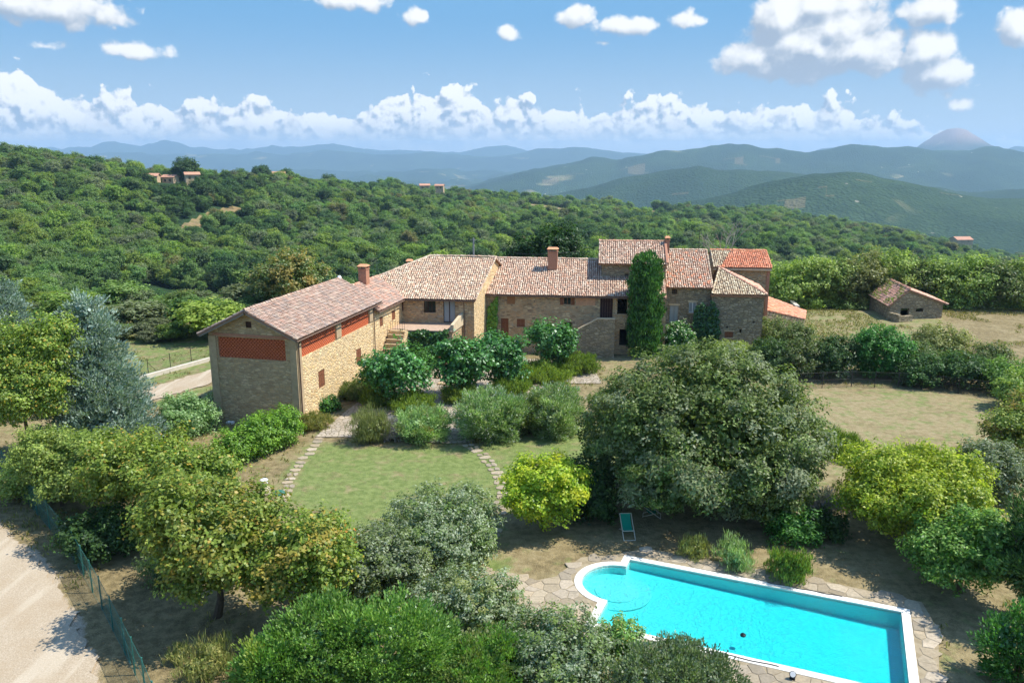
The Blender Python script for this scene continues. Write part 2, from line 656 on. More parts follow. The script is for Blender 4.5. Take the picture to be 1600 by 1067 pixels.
M['wood_dark'] = m_plain('dark_wood', lin(66, 42, 34), 0.75, 0.2, 16.0, 0.3)
M['wood_grey'] = m_plain('grey_wood', lin(140, 142, 140), 0.75, 0.16, 14.0, 0.3)
M['wood_pale'] = m_plain('pale_wood', lin(200, 190, 168), 0.6, 0.1, 14.0)
M['bark'] = m_plain('bark', lin(92, 78, 62), 0.95, 0.3, 12.0, 0.8, 0.1)
M['bark_pale'] = m_plain('dead_bark', lin(164, 154, 138), 0.95, 0.2, 9.0, 0.5, 0.1)
M['iron'] = m_plain('dark_iron', lin(46, 44, 42), 0.6, 0.15, 10.0, 0, 0.4)
M['green_metal'] = m_plain('green_metal', lin(44, 104, 92), 0.5, 0.12, 8.0, 0, 0.4)
M['zinc'] = m_plain('copper_gutter', lin(112, 88, 70), 0.55, 0.2, 5.0, 0, 0.4)
M['white'] = m_plain('white_paint', lin(232, 230, 224), 0.5, 0.05, 4.0)
M['black'] = m_plain('black_plastic', lin(26, 26, 28), 0.4, 0.1, 4.0)
M['canvas'] = m_plain('green_canvas', lin(8, 132, 106), 0.85, 0.1, 30.0, 0.1)
M['rock'] = m_plain('pale_rock', lin(190, 176, 150), 0.95, 0.2, 8.0, 0.6, 0.1)
M['leaf'] = m_leaf('leaf', 0.04, 0.42)
M['leaf_gloss'] = m_leaf('glossy_leaf', 0.09, 0.36, 0.1, 0.42)
M['needle'] = m_leaf('needle', 0.05, 0.28, 0.1, 0.6)
M['wood_leaf'] = m_leaf('woodland_leaf', 0.04, 0.48, 0.24, 0.55)
mg, T, out = new_mat('window_glass')
principled(T, out, lin(40, 44, 48), 0.08, None, 0.6)
M['glass'] = mg
mg, T, out = new_mat('curtained_glass')
principled(T, out, lin(150, 156, 156), 0.25, None, 0.6)
M['glass_pale'] = mg

# ------------------------------------------------------------------ terrain: one height function
ROWS_Y = [100, 130, 180, 260, 350, 450, 600, 800, 1000, 1300]
PXC = [-400, 0, 150, 300, 450, 600, 800, 1000, 1200, 1400, 1600, 2000]
TAB = np.array([
    [0, -6, -10, -8, 8, 24, 30, 14, -10, -80],
    [0, -8, -16, -15, -3, 16, 20, -6, -40, -100],
    [0, -9, -18, -18, -9, 8, 9, -12, -40, -100],
    [0, -9, -20, -22, -13, 3, 1, -30, -60, -120],
    [0, -9, -20, -22, -19, -13, 1.5, -12, -50, -110],
    [0, -9, -20, -23, -22, -21, -17, -12.5, -30, -100],
    [0, -9, -20, -23, -24, -24.5, -25, -25, -31, -90],
    [0, -9, -20, -23, -25, -28, -33, -41, -48, -100],
    [0, -7, -18, -24, -28, -32, -37, -45, -50, -100],
    [0, -6, -18, -27, -34, -40, -49, -62, -75, -120],
    [0, -6, -20, -32, -42, -52, -67, -90, -112, -160],
    [0, -7, -22, -36, -48, -58, -75, -98, -125, -180]], float)


def prof(pts, px, Y):
    xs = [p[0] for p in pts]
    ys = [p[1] for p in pts]
    out = []
    py = np.interp(px, xs, ys)
    y = -(py - 533.5) / FPX
    t = (-math.sin(PITCH) + y * math.cos(PITCH)) / (math.cos(PITCH) + y * math.sin(PITCH))
    return CAMH + Y * t


RIDGE_A2 = [(-400, 420), (700, 400), (900, 345), (1000, 328), (1100, 312), (1180, 293), (1259, 277), (1324, 272), (1377, 281), (1442, 290), (1521, 301), (1600, 308), (2000, 320)]
RIDGE_A = [(-400, 360), (600, 340), (760, 318), (880, 300), (950, 284), (1000, 274), (1040, 266), (1085, 257), (1120, 264), (1153, 262), (1220, 270), (1300, 278), (1400, 288), (1600, 296), (2000, 300)]
RIDGE_B = [(-400, 320), (500, 305), (700, 298), (760, 285), (850, 262), (900, 250), (920, 247), (960, 252), (1000, 246), (1050, 238), (1100, 231), (1120, 232), (1155, 228), (1200, 238), (1250, 241), (1300, 234), (1340, 231), (1380, 234), (1450, 236), (1530, 232), (1570, 240), (1600, 246), (2000, 256)]
RIDGE_C = [(-400, 243), (0, 243), (160, 243), (300, 240), (400, 240), (560, 237), (640, 240), (700, 239), (760, 243), (800, 242), (860, 234), (900, 231), (950, 234), (1010, 238), (1100, 246), (1240, 246), (1270, 233), (1295, 230), (1325, 236), (1400, 244), (1540, 244), (1570, 232), (1620, 230), (1700, 236), (2000, 240)]
RIDGE_S = [(-400, 272), (1200, 268), (1330, 255), (1385, 240), (1405, 233), (1425, 223), (1440, 216), (1460, 210), (1478, 206), (1495, 209), (1512, 216), (1530, 223), (1555, 233), (1580, 241), (1640, 250), (2000, 262)]
RIDGE_D = [(-400, 240), (0, 238), (110, 234), (150, 228), (195, 221), (230, 229), (250, 227), (278, 220), (305, 229), (400, 235), (440, 229), (480, 231), (525, 223), (560, 233), (700, 238), (770, 232), (792, 229), (830, 235), (1000, 240), (1360, 242), (1600, 240), (2000, 240)]
FAR = [(1700, None, -175), (2200, RIDGE_A2, 0), (2700, None, -200), (3300, RIDGE_A, 0), (4200, None, -215), (5600, RIDGE_B, 0),
       (7200, None, -205), (8900, RIDGE_S, 0), (9900, None, -190), (11200, RIDGE_C, 0), (12300, None, -120), (14200, RIDGE_D, 0), (17500, None, -150)]


def terrain_np(X, Y):
    """ground height for arrays of world X, Y"""
    X = np.asarray(X, float); Y = np.asarray(Y, float)
    Yc = np.maximum(Y, 1.0)
    px = np.clip(800 + FPX * X / (Yc * 0.99), -400, 2000)
    near = np.stack([np.interp(px, PXC, TAB[:, j]) for j in range(len(ROWS_Y))], -1)
    rows = [near[..., j] for j in range(len(ROWS_Y))]
    ys = list(ROWS_Y)
    for (y, p, z) in FAR:
        ys.append(y)
        rows.append(prof(p, px, y) if p else np.full_like(px, z))
    R = np.stack(rows, -1)
    ly = np.log(np.array(ys))
    f = np.interp(np.log(np.maximum(Yc, 100.0)), ly, np.arange(len(ys)))
    i = np.clip(np.floor(f).astype(int), 0, len(ys) - 2)
    t = f - i
    sm = t * t * (3 - 2 * t)
    t = np.where(i >= len(ROWS_Y) - 1, sm, 0.5 * t + 0.5 * sm)
    a = np.take_along_axis(R, i[..., None], -1)[..., 0]
    b = np.take_along_axis(R, (i + 1)[..., None], -1)[..., 0]
    z = a * (1 - t) + b * t
    # spurs and gullies
    far = np.clip((Yc - 130) / 400, 0, 1)
    z = z + far * np.minimum(Yc, 1100) * 0.014 * (fbm(X / 110.0, Y / 110.0, 3, 3) - 0.5)
    m = np.clip((Yc - 1200) / 900, 0, 1)
    z = z + m * Yc * 0.02 * (fbm(X / 430.0, Y / 430.0, 11, 5) - 0.5) * np.where(Yc > 9000, 0.6, 1.0)
    n = 0.10 * (fbm(X / 9.0, Y / 9.0, 5, 3) - 0.5)
    return np.where(Y < 100, n, z + n)


def th(x, y):
    return float(terrain_np(np.array([x]), np.array([y]))[0])


# ---- zones of the property, drawn on the ground
def gp(*pts):
    return [at(px, py)[:2] for px, py in pts]


ROAD = gp((-260, 740), (-60, 770), (0, 818), (30, 842), (62, 872), (92, 910), (120, 960), (142, 1010), (156, 1067), (165, 1120), (175, 1250), (-900, 1250), (-900, 900))
LAWN = gp((498, 688), (560, 700), (640, 702), (735, 694), (800, 690), (900, 662), (960, 660), (985, 720), (870, 740), (830, 800), (800, 905), (735, 893), (700, 880),
          (560, 840), (470, 800), (440, 775), (455, 735), (470, 712))
LAWN_L = gp((300, 660), (350, 650), (440, 690), (490, 690), (450, 735), (440, 780), (380, 780), (330, 720))
DRY_R = gp((1235, 607), (1400, 606), (1560, 615), (1545, 660), (1520, 700), (1440, 712), (1330, 745), (1250, 760), (1150, 740), (1200, 640))
COURT = gp((492, 684), (545, 640), (600, 600), (640, 585), (665, 560), (700, 552), (760, 560), (820, 562), (900, 562), (930, 580), (940, 600), (880, 600), (800, 640), (735, 672),
           (742, 692), (700, 694), (600, 688), (540, 684))
TRACK = gp((100, 660), (210, 612), (330, 577), (350, 572), (350, 588), (330, 600), (210, 636), (100, 690))
FIELD = gp((1235, 462), (1330, 468), (1460, 474), (1800, 478), (1800, 580), (1560, 570), (1300, 560), (1240, 520))
BROWN_R = gp((1468, 486), (1560, 478), (1800, 482), (1800, 600), (1620, 580), (1500, 545))
SHADE_DIRT = gp((780, 800), (900, 780), (1000, 760), (1280, 780), (1340, 820), (1540, 880), (1540, 990), (1440, 960), (1000, 875), (900, 880), (800, 895), (770, 870))
LEFT_DIRT = gp((0, 720), (110, 800), (240, 900), (420, 1000), (500, 1100), (260, 1200), (165, 1100), (120, 950), (60, 868), (0, 815), (-200, 740), (-200, 690))

POOL_TL, POOL_TR, POOL_BL = at(984, 876), at(1408, 958), at(932, 975)
PA = POOL_TR - POOL_TL
POOL_L = float(np.linalg.norm(PA))
PA = PA / POOL_L
PB = np.array([PA[1], -PA[0], 0.0])
POOL_W = float(np.dot(POOL_BL - POOL_TL, PB))


def pool_pt(a, b, z=0.0):
    return POOL_TL + PA * a + PB * b + np.array([0, 0, z])


def pool_outline(off=0.0, n=18):
    """inner water outline moved outwards by off; round bay at the short left side"""
    r, cb = 1.62 + off, 2.35
    top = max(cb - math.sqrt(max(r * r - off * off, 0.0)), -off + 0.02)
    bot = cb + math.sqrt(max(r * r - off * off, 0.0))
    pts = [(-off, -off), (POOL_L + off, -off), (POOL_L + off, POOL_W + off), (-off, POOL_W + off)]
    t0 = math.atan2(bot - cb, -off); t1 = math.atan2(top - cb, -off)
    t1 = t1 + 2 * math.pi if t1 < t0 else t1
    pts.append((-off, bot))
    for k in range(1, n):
        t = t0 + (t1 - t0) * k / n
        pts.append((r * math.cos(t), cb + r * math.sin(t)))
    pts.append((-off, top))
    return pts


# ground material -------------------------------------------------
mat_ground, T, out = new_mat('garden_ground')
P = pos(T)
zone = T.n('ShaderNodeAttribute', attribute_name='col').outputs['Color']       # r grass, g gravel, b dry
zs = T.n('ShaderNodeSeparateColor'); T.put(zs.inputs[0], zone)
n1 = T.noise(P, 0.35, 4, 0.62)
n2 = T.noise(P, 2.2, 4, 0.65)
n3 = T.noise(P, 16.0, 3, 0.7)
n4 = T.noise(P, 0.9, 3, 0.6, 0.6)
soil = T.mix(T.smooth(n2, 0.35, 0.68), lin(104, 92, 64), lin(142, 126, 90))
soil = T.mix(T.smooth(n3, 0.5, 0.72, 0, 0.6), soil, lin(164, 148, 112))
straw = T.mix(T.smooth(n2, 0.35, 0.65), lin(136, 122, 88), lin(152, 138, 104))
straw = T.mix(T.smooth(n3, 0.52, 0.7, 0, 0.5), straw, lin(112, 104, 66))
grass = T.mix(T.smooth(n2, 0.32, 0.7), lin(100, 114, 62), lin(128, 138, 82))
grass = T.mix(T.smooth(n3, 0.45, 0.75, 0, 0.55), grass, lin(76, 92, 42))
gw = T.math('ADD', zs.outputs[0], T.math('MULTIPLY', T.math('SUBTRACT', n4, 0.5), 1.5))
dw = T.math('ADD', zs.outputs[2], T.math('MULTIPLY', T.math('SUBTRACT', n1, 0.5), 1.3))
c = T.mix(T.smooth(dw, 0.3, 0.75), soil, straw)
c = T.mix(T.smooth(gw, 0.28, 0.8), c, grass)
gravel = T.mix(T.smooth(n3, 0.35, 0.7), lin(160, 144, 120), lin(184, 168, 144))
gravel = T.mix(T.smooth(n1, 0.4, 0.7, 0, 0.4), gravel, lin(164, 144, 116))
rw = T.math('ADD', zs.outputs[1], T.math('MULTIPLY', T.math('SUBTRACT', n2, 0.5), 0.45))
c = T.mix(T.smooth(rw, 0.42, 0.58), c, gravel)
hgt = T.math('ADD', T.noise(P, 16.0, 1, 0.7), T.math('MULTIPLY', T.noise(P, 2.2, 2, 0.65), 1.5))
principled(T, out, c, 0.96, bump(T, hgt, 0.7, 0.06), 0.1)

# far country material --------------------------------------------
mat_hills, T, out = new_mat('wooded_hills')
P = pos(T)
zone = T.n('ShaderNodeAttribute', attribute_name='col').outputs['Color']
zs = T.n('ShaderNodeSeparateColor'); T.put(zs.inputs[0], zone)
a1 = T.noise(P, 0.0022, 4, 0.62)
a2 = T.noise(P, 0.02, 4, 0.65)
a3 = T.voronoi(P, 0.09, 'F1', 2.0, 0.5)
wood = T.mix(T.smooth(a1, 0.35, 0.65), lin(50, 72, 44), lin(72, 94, 54))
wood = T.mix(T.smooth(a2, 0.4, 0.7, 0, 0.7), wood, lin(44, 64, 38))
wood = T.mix(T.smooth(a3, 0.25, 0.75, 0, 0.5), wood, lin(36, 54, 32))
fld = T.mix(T.smooth(a2, 0.4, 0.6), lin(140, 128, 90), lin(112, 116, 74))
fmask = T.smooth(T.noise(P, 0.0016, 3, 0.5), 0.62, 0.68)
fcell = T.voronoi(T.vmath('MULTIPLY', P, (1, 1, 0.2)), 0.0075, 'F1', out='Color')
fs = T.n('ShaderNodeSeparateColor'); T.put(fs.inputs[0], fcell)
fm = T.math('MULTIPLY', fmask, T.smooth(fs.outputs[0], 0.62, 0.66))
fm = T.math('MULTIPLY', fm, zs.outputs[1])
c = T.mix(fm, wood, fld)
c = T.mix(T.smooth(zs.outputs[0], 0.4, 0.6), c, T.mix(T.smooth(T.noise(P, 0.35, 4, 0.65), 0.4, 0.65), lin(140, 118, 86), lin(118, 110, 72)))
spk = T.voronoi(T.vmath('MULTIPLY', P, (1, 1, 0.3)), 0.011, 'F1')
c = T.mix(T.math('MULTIPLY', T.math('MULTIPLY', T.smooth(spk, 0.07, 0.035), T.smooth(a1, 0.50, 0.56)), zs.outputs[1]), c, lin(206, 192, 170))      # farmsteads
c = T.mix(zs.outputs[2], c, lin(150, 128, 112))
principled(T, out, c, 0.97, bump(T, T.voronoi(P, 0.09, 'F1', 1.0, 0.5), 1.0, 5.0), 0.05)

# near ground -----------------------------------------------------
STEP = 0.625
gx = np.arange(-80, 100.01, STEP)
gy = np.arange(-12, 118.01, STEP)
GX, GY = np.meshgrid(gx, gy)
GZ = terrain_np(GX, GY)
nx, ny = len(gx), len(gy)


def soft(mask, k=2):
    m = mask.astype(float)
    for _ in range(k):
        p = np.pad(m, 1, mode='edge')
        m = (p[1:-1, 1:-1] * 2 + p[:-2, 1:-1] + p[2:, 1:-1] + p[1:-1, :-2] + p[1:-1, 2:]) / 6
    return m


mgrass = np.full(GX.shape, 0.30)
mdry = np.full(GX.shape, 0.5)
mgrav = np.zeros(GX.shape)
for P_, g_, d_ in ((LAWN, 0.78, 0.60), (LAWN_L, 0.36, 0.45), (DRY_R, 0.36, 0.7), (FIELD, 0.46, 0.8), (BROWN_R, 0.08, 0.45), (SHADE_DIRT, 0.22, 0.5), (LEFT_DIRT, 0.12, 0.25)):
    w = soft(inpoly_np(GX, GY, P_), 3)
    mgrass = mgrass * (1 - w) + g_ * w
    mdry = mdry * (1 - w) + d_ * w
mgrass = np.where((GX < -24) & (GY > 60), 0.62, mgrass)
mgrass = np.where((GX > 30) & (GY < 80) & (GX < 34) & (GY > 60), mgrass * 1.3, mgrass)
for P_, v_ in ((ROAD, 1.0), (TRACK, 0.75)):
    mgrav = np.maximum(mgrav, soft(inpoly_np(GX, GY, P_), 2) * v_)
mgrass = mgrass * (1 - mgrav)
hole = [pool_pt(a, b)[:2] for a, b in pool_outline(0.75)]
inside = inpoly_np(GX, GY, hole)
V = np.stack([GX, GY, GZ], -1).reshape(-1, 3)
idx = np.arange(nx * ny).reshape(ny, nx)
keep = ~(inside[:-1, :-1] & inside[1:, :-1] & inside[:-1, 1:] & inside[1:, 1:])
inner = [pool_pt(a, b)[:2] for a, b in pool_outline(0.12)]
near_in = inpoly_np(GX, GY, inner)
keep &= ~(near_in[:-1, :-1] | near_in[1:, :-1] | near_in[:-1, 1:] | near_in[1:, 1:])
Q = np.stack([idx[:-1, :-1], idx[:-1, 1:], idx[1:, 1:], idx[1:, :-1]], -1)[keep]
me = bpy.data.meshes.new('ground')
me.vertices.add(len(V)); me.vertices.foreach_set('co', V.astype(np.float32).ravel())
me.loops.add(Q.size); me.loops.foreach_set('vertex_index', Q.astype(np.int32).ravel())
me.polygons.add(len(Q)); me.polygons.foreach_set('loop_start', np.arange(0, Q.size, 4, dtype=np.int32))
me.update(calc_edges=True)
ca = me.color_attributes.new('col', 'FLOAT_COLOR', 'POINT')
ca.data.foreach_set('color', np.stack([mgrass, mgrav, mdry, np.ones_like(mdry)], -1).astype(np.float32).ravel())
me.polygons.foreach_set('use_smooth', np.ones(len(Q), bool))
ground = link('ground', me, mat_ground)
tag(ground, 'dry grass and bare soil of the garden around the farmhouse', None, None, 'structure')

# the gravel road and the track as sheets of their own
mat_road, T, out = new_mat('road_gravel')
P = pos(T)
r1 = T.noise(P, 14.0, 4, 0.7)
r2 = T.noise(P, 0.5, 4, 0.6)
rut = T.noise(T.vmath('MULTIPLY', P, (0.9, 0.12, 1.0)), 1.0, 3, 0.55)
c = T.mix(T.smooth(r1, 0.35, 0.7), lin(158, 142, 118), lin(186, 170, 146))
c = T.mix(T.smooth(r2, 0.42, 0.68, 0, 0.5), c, lin(160, 140, 112))
c = T.mix(T.smooth(rut, 0.5, 0.64, 0, 0.4), c, lin(196, 184, 162))
principled(T, out, c, 0.96, bump(T, T.noise(P, 18.0, 2, 0.7), 0.6, 0.03), 0.1)


def sheet(name, label, poly, z, mat, jit=0.12, step=0.35):
    rng = np.random.default_rng(len(poly))
    pts = []
    for k in range(len(poly)):
        a, b = np.array(poly[k]), np.array(poly[(k + 1) % len(poly)])
        n = max(1, int(np.linalg.norm(b - a) / step))
        for i in range(n):
            pts.append(a + (b - a) * i / n + rng.normal(0, jit, 2))
    bm = bmesh.new()
    f = bm.faces.new([bm.verts.new((p[0], p[1], z)) for p in pts])
    bmesh.ops.triangulate(bm, faces=[f])
    me = bpy.data.meshes.new(name)
    bm.to_mesh(me); bm.free()
    tag(link(name, me, mat), label, None, None, 'structure')


def shrink(poly, d):
    c = np.mean(poly, axis=0)
    return [np.array(p) + unit2(c - np.array(p)) * d for p in poly]


def unit2(v):
    return v / max(np.linalg.norm(v), 1e-6)


sheet('road', 'pale gravel road running past the mesh fence', shrink(ROAD, 0.25), 0.062, mat_road)
sheet('track', 'dusty track leading off behind the barn', shrink(TRACK, 0.25), 0.062, mat_road)

# side aprons beyond the near sheet
mb = MB()
for (x0, x1, y0, y1) in ((-420, -80, -400, 118), (100, 420, -400, 118), (-80, 100, -400, -12)):
    nxx, nyy = 8, 12
    for i in range(nxx):
        for j in range(nyy):
            xs = [x0 + (x1 - x0) * (i + k) / nxx for k in (0, 1)]
            ys = [y0 + (y1 - y0) * (j + k) / nyy for k in (0, 1)]
            mb.poly([(xs[0], ys[0], th(xs[0], ys[0])), (xs[1], ys[0], th(xs[1], ys[0])), (xs[1], ys[1], th(xs[1], ys[1])), (xs[0], ys[1], th(xs[0], ys[1]))], (0.4, 0, 0.4))
tag(mb.build('ground', mat_ground), 'rough grass land at the edges of the property', None, None, 'structure')

# fan of country out to the horizon -------------------------------
NU, NR = 500, 215
us = np.linspace(-1.25, 1.25, NU)
ys = 118.0 * (17500 / 118.0) ** (np.arange(NR) / (NR - 1))
U, YY = np.meshgrid(us, ys)
XX = U * YY
ZZ = terrain_np(XX, YY)
FIELDS = []      # clearings in the woods: centre x, y, radii


def clearing(px, py, rx, ry, z):
    p = at(px, py, z)
    FIELDS.append((p[0], p[1], rx, ry))


def z_at_sight(px, py, y0=120, y1=1200):
    """distance at which the sight line through a pixel meets the terrain"""
    d = pix_dir(px, py)
    Y = np.linspace(y0, y1, 1500)
    Xs = d[0] / d[1] * Y
    Zs = CAMH + d[2] / d[1] * Y
    hit = np.nonzero(terrain_np(Xs, Y) >= Zs)[0]
    return (Xs[hit[0]], Y[hit[0]]) if len(hit) else None


for (px, py, wpx, k) in ((316, 352, 44, 0.4), (868, 332, 90, 1.5), (1310, 360, 90, 1.6), (1515, 404, 150, 1.2), (1000, 328, 40, 1.6), (620, 322, 24, 1.4)):
    h = z_at_sight(px, py)
    if h:
        rx = wpx / FPX * h[1] * 0.55
        FIELDS.append((h[0], h[1] + 12, rx, 34 + 0.075 * h[1] * k))


def in_field(X, Y):
    m = np.zeros(np.shape(X), bool)
    for (x, y, rx, ry) in FIELDS:
        m |= ((X - x) / rx) ** 2 + ((Y - y) / ry) ** 2 < 1
    return m


isfield = in_field(XX, YY).astype(float)
for (px, py, wpx) in ((1238, 316, 46), (1350, 283, 30), (1480, 302, 34), (1062, 300, 30), (990, 264, 46), (1205, 247, 40), (862, 282, 40), (905, 270, 30), (1290, 300, 30), (1150, 250, 36), (1420, 262, 30), (700, 292, 60)):
    h = z_at_sight(px, py, 1350, 7500)
    if h:
        rx = wpx / FPX * h[1] * 0.5
        wob = 0.6 + 0.9 * fbm(XX / rx, YY / rx, 9, 2)
        isfield = np.maximum(isfield, 0.49 * ((((XX - h[0]) / rx) ** 2 + ((YY - h[1]) / (rx * 1.3)) ** 2) < wob))
farw = np.clip((YY - 1500) / 1000, 0, 1)
rocky = np.clip((ZZ - 110) / 110, 0, 1) * (YY > 8000) * (YY < 9800)
V = np.stack([XX, YY, ZZ], -1).reshape(-1, 3)
idx = np.arange(NU * NR).reshape(NR, NU)
Q = np.stack([idx[:-1, :-1], idx[:-1, 1:], idx[1:, 1:], idx[1:, :-1]], -1).reshape(-1, 4)
me = bpy.data.meshes.new('hills')
me.vertices.add(len(V)); me.vertices.foreach_set('co', V.astype(np.float32).ravel())
me.loops.add(Q.size); me.loops.foreach_set('vertex_index', Q.astype(np.int32).ravel())
me.polygons.add(len(Q)); me.polygons.foreach_set('loop_start', np.arange(0, Q.size, 4, dtype=np.int32))
me.update(calc_edges=True)
ca = me.color_attributes.new('col', 'FLOAT_COLOR', 'POINT')
ca.data.foreach_set('color', np.stack([isfield, farw, rocky, np.ones_like(rocky)], -1).astype(np.float32).ravel())
me.polygons.foreach_set('use_smooth', np.ones(len(Q), bool))
hills = link('hills', me, mat_hills)
tag(hills, 'wooded slopes, far blue ridges and mountains behind the farm', None, None, 'structure')

# ------------------------------------------------------------------ the hazy air
zmin = float(ZZ.min()) - 1.0
zmax = max(float(ZZ.max()), CAMH) + 12.0
mb = MB()
mb.abox(-22500, 22500, -600, 17900, min(zmin, -5), zmax)
mh, T, out = new_mat('haze_air')
pv = T.n('ShaderNodeVolumePrincipled')
pv.inputs['Color'].default_value = (0.52, 0.775, 1.0, 1)
pv.inputs['Density'].default_value = 9.0e-5
pv.inputs['Anisotropy'].default_value = 0.1
T.t.links.new(pv.outputs[0], out.inputs['Volume'])
haze = mb.build('haze', mh)
tag(haze, 'thin blue haze filling the air over the valley', None, None, 'stuff')

# ------------------------------------------------------------------ building kit
Z3 = np.array([0, 0, 1.0])
RNG = np.random.default_rng(7)


def v3(x, y, z=0.0):
    return np.array([x, y, z], float)


def unit(v):
    v = np.array(v, float)
    return v / np.linalg.norm(v)


PAL_TILE = dict(
    barn=[lin(164, 141, 124), lin(178, 150, 131), lin(152, 133, 119), lin(186, 158, 137), lin(174, 138, 117), lin(191, 168, 144), lin(157, 143, 131)],
    pink=[lin(188, 155, 130), lin(198, 169, 143), lin(177, 145, 123), lin(203, 181, 155), lin(167, 139, 119), lin(193, 150, 123), lin(185, 161, 140), lin(211, 192, 169)],
    mid=[lin(191, 163, 136), lin(207, 184, 153), lin(173, 147, 124), lin(216, 198, 169), lin(164, 142, 123), lin(192, 154, 126), lin(183, 165, 144)],
    cream=[lin(206, 188, 154), lin(222, 208, 176), lin(172, 152, 124), lin(140, 122, 102), lin(190, 164, 130), lin(214, 196, 160)],
    orange=[lin(226, 150, 112), lin(214, 136, 98), lin(232, 166, 130), lin(202, 130, 98), lin(224, 158, 124)],
    terracotta=[lin(206, 155, 127), lin(213, 165, 138), lin(197, 144, 116), lin(190, 146, 121), lin(218, 178, 150)],
)


def tile_cloud(frames, cols, name, parent, L=0.40, r0=0.092, r1=0.076, seg=4):
    """frames: list of (origin, along-eave, up-slope, normal): one barrel tile each, joined in one mesh"""
    O = np.array([f[0] for f in frames]); E = np.array([f[1] for f in frames])
    S = np.array([f[2] for f in frames]); N = np.array([f[3] for f in frames])
    n = len(O)
    th_ = np.linspace(0, math.pi, seg + 1)
    V = np.zeros((n, seg, 4, 3))
    jr = 1 + 0.10 * RNG.standard_normal((n, 1))
    lift = (0.028 + 0.012 * RNG.random((n, 1)))

    def P(k, end):
        r = (r0 if end == 0 else r1) * jr
        base = O + (S * L if end else N * lift)
        return base + E * (r * math.cos(th_[k])) + N * (r * math.sin(th_[k]))
    for k in range(seg):
        V[:, k, 0] = P(k, 0); V[:, k, 1] = P(k + 1, 0); V[:, k, 2] = P(k + 1, 1); V[:, k, 3] = P(k, 1)
    c = 1.12 * np.array(cols)[RNG.integers(0, len(cols), n)] * (1 + 0.10 * RNG.standard_normal((n, 1)))
    c = 0.76 * c + 0.24 * c.mean(axis=0)
    C = np.repeat(np.clip(c, 0.01, 0.9), seg, 0)
    me = quad_mesh(name, V.reshape(-1, 4, 3), C, M['tile'])
    o = link(name, me, None, parent)
    tag(o, kind='stuff')
    return o


def roof_plane(parent, pts, cols, w=0.215, row=0.34, thick=0.13, tiles=True, missing=0.0):
    """pts: eave left, eave right, then the other corners; a deck and its barrel tiles"""
    P = [np.array(p, float) for p in pts]
    e = unit(P[1] - P[0])
    nrm = np.zeros(3)
    for k in range(len(P)):
        nrm = nrm + np.cross(P[k] - P[0], P[(k + 1) % len(P)] - P[0])
    nrm = unit(nrm)
    if nrm[2] < 0:
        nrm = -nrm
    s = unit(np.cross(nrm, e))
    if s[2] < 0:
        s = -s
    mb = MB()
    mb.slab(P, nrm, thick)
    deck = mb.build('roof_deck', M['deck'], parent)
    if not tiles:
        return deck
    loc = [(np.dot(p - P[0], e), np.dot(p - P[0], s)) for p in P]
    a0, a1 = min(l[0] for l in loc), max(l[0] for l in loc)
    b1 = max(l[1] for l in loc)
    fr = []
    for i in range(int((a1 - a0) / w) + 1):
        a = a0 + (i + 0.5) * w
        for j in range(int(b1 / row) + 1):
            b = j * row
            if inpoly(a, min(b + 0.12, b1 - 0.02), loc):
                if missing and RNG.random() < missing:
                    continue
                da, dn = RNG.normal(0, 0.012, 2)
                sag = 0.02 * math.sin(a * 0.7) * math.sin(b * 0.9)
                sk = RNG.normal(0, 0.035)
                fr.append((P[0] + e * (a + da) + s * (b - 0.06 + RNG.normal(0, 0.015)) + nrm * (0.012 + abs(dn) * 0.7), unit(e + s * sk), unit(s - e * sk), nrm))
    tile_cloud(fr, cols, 'roof_tiles', deck)
    return deck


def ridge_row(parent, a, b, cols, r=0.12):
    a, b = np.array(a, float), np.array(b, float)
    d = b - a
    L = np.linalg.norm(d)
    d = d / L
    e = unit(np.cross(d, Z3))
    n = np.cross(e, d)
    fr = [(a + d * t + n * 0.03, e, d, n) for t in np.arange(0, L - 0.2, 0.36)]
    tile_cloud(fr, cols, 'ridge_tiles', parent, 0.42, r, r * 0.86, 5)


def wall_rect(mb, O, D, length, z0, z1, openings=(), depth=0.28, inward=None):
    """vertical rectangle with real openings and their reveals"""
    O, D = np.array(O, float), unit(D)
    inward = np.array([-D[1], D[0], 0]) if inward is None else unit(inward)
    us = sorted({0.0, length, *[u for o in openings for u in (o[0], o[1])]})
    zs = sorted({z0, z1, *[z for o in openings for z in (o[2], o[3])]})
    base = v3(O[0], O[1])
    for i in range(len(us) - 1):
        for j in range(len(zs) - 1):
            u, z = (us[i] + us[i + 1]) / 2, (zs[j] + zs[j + 1]) / 2
            if any(o[0] < u < o[1] and o[2] < z < o[3] for o in openings):
                continue
            mb.poly([base + D * us[i] + Z3 * zs[j], base + D * us[i + 1] + Z3 * zs[j], base + D * us[i + 1] + Z3 * zs[j + 1], base + D * us[i] + Z3 * zs[j + 1]])
    for (u0, u1, a, b) in openings:
        q = [base + D * u0 + Z3 * a, base + D * u1 + Z3 * a, base + D * u1 + Z3 * b, base + D * u0 + Z3 * b]
        for k in range(4):
            p0, p1 = q[k], q[(k + 1) % 4]
            mb.poly([p0, p1, p1 + inward * depth, p0 + inward * depth])


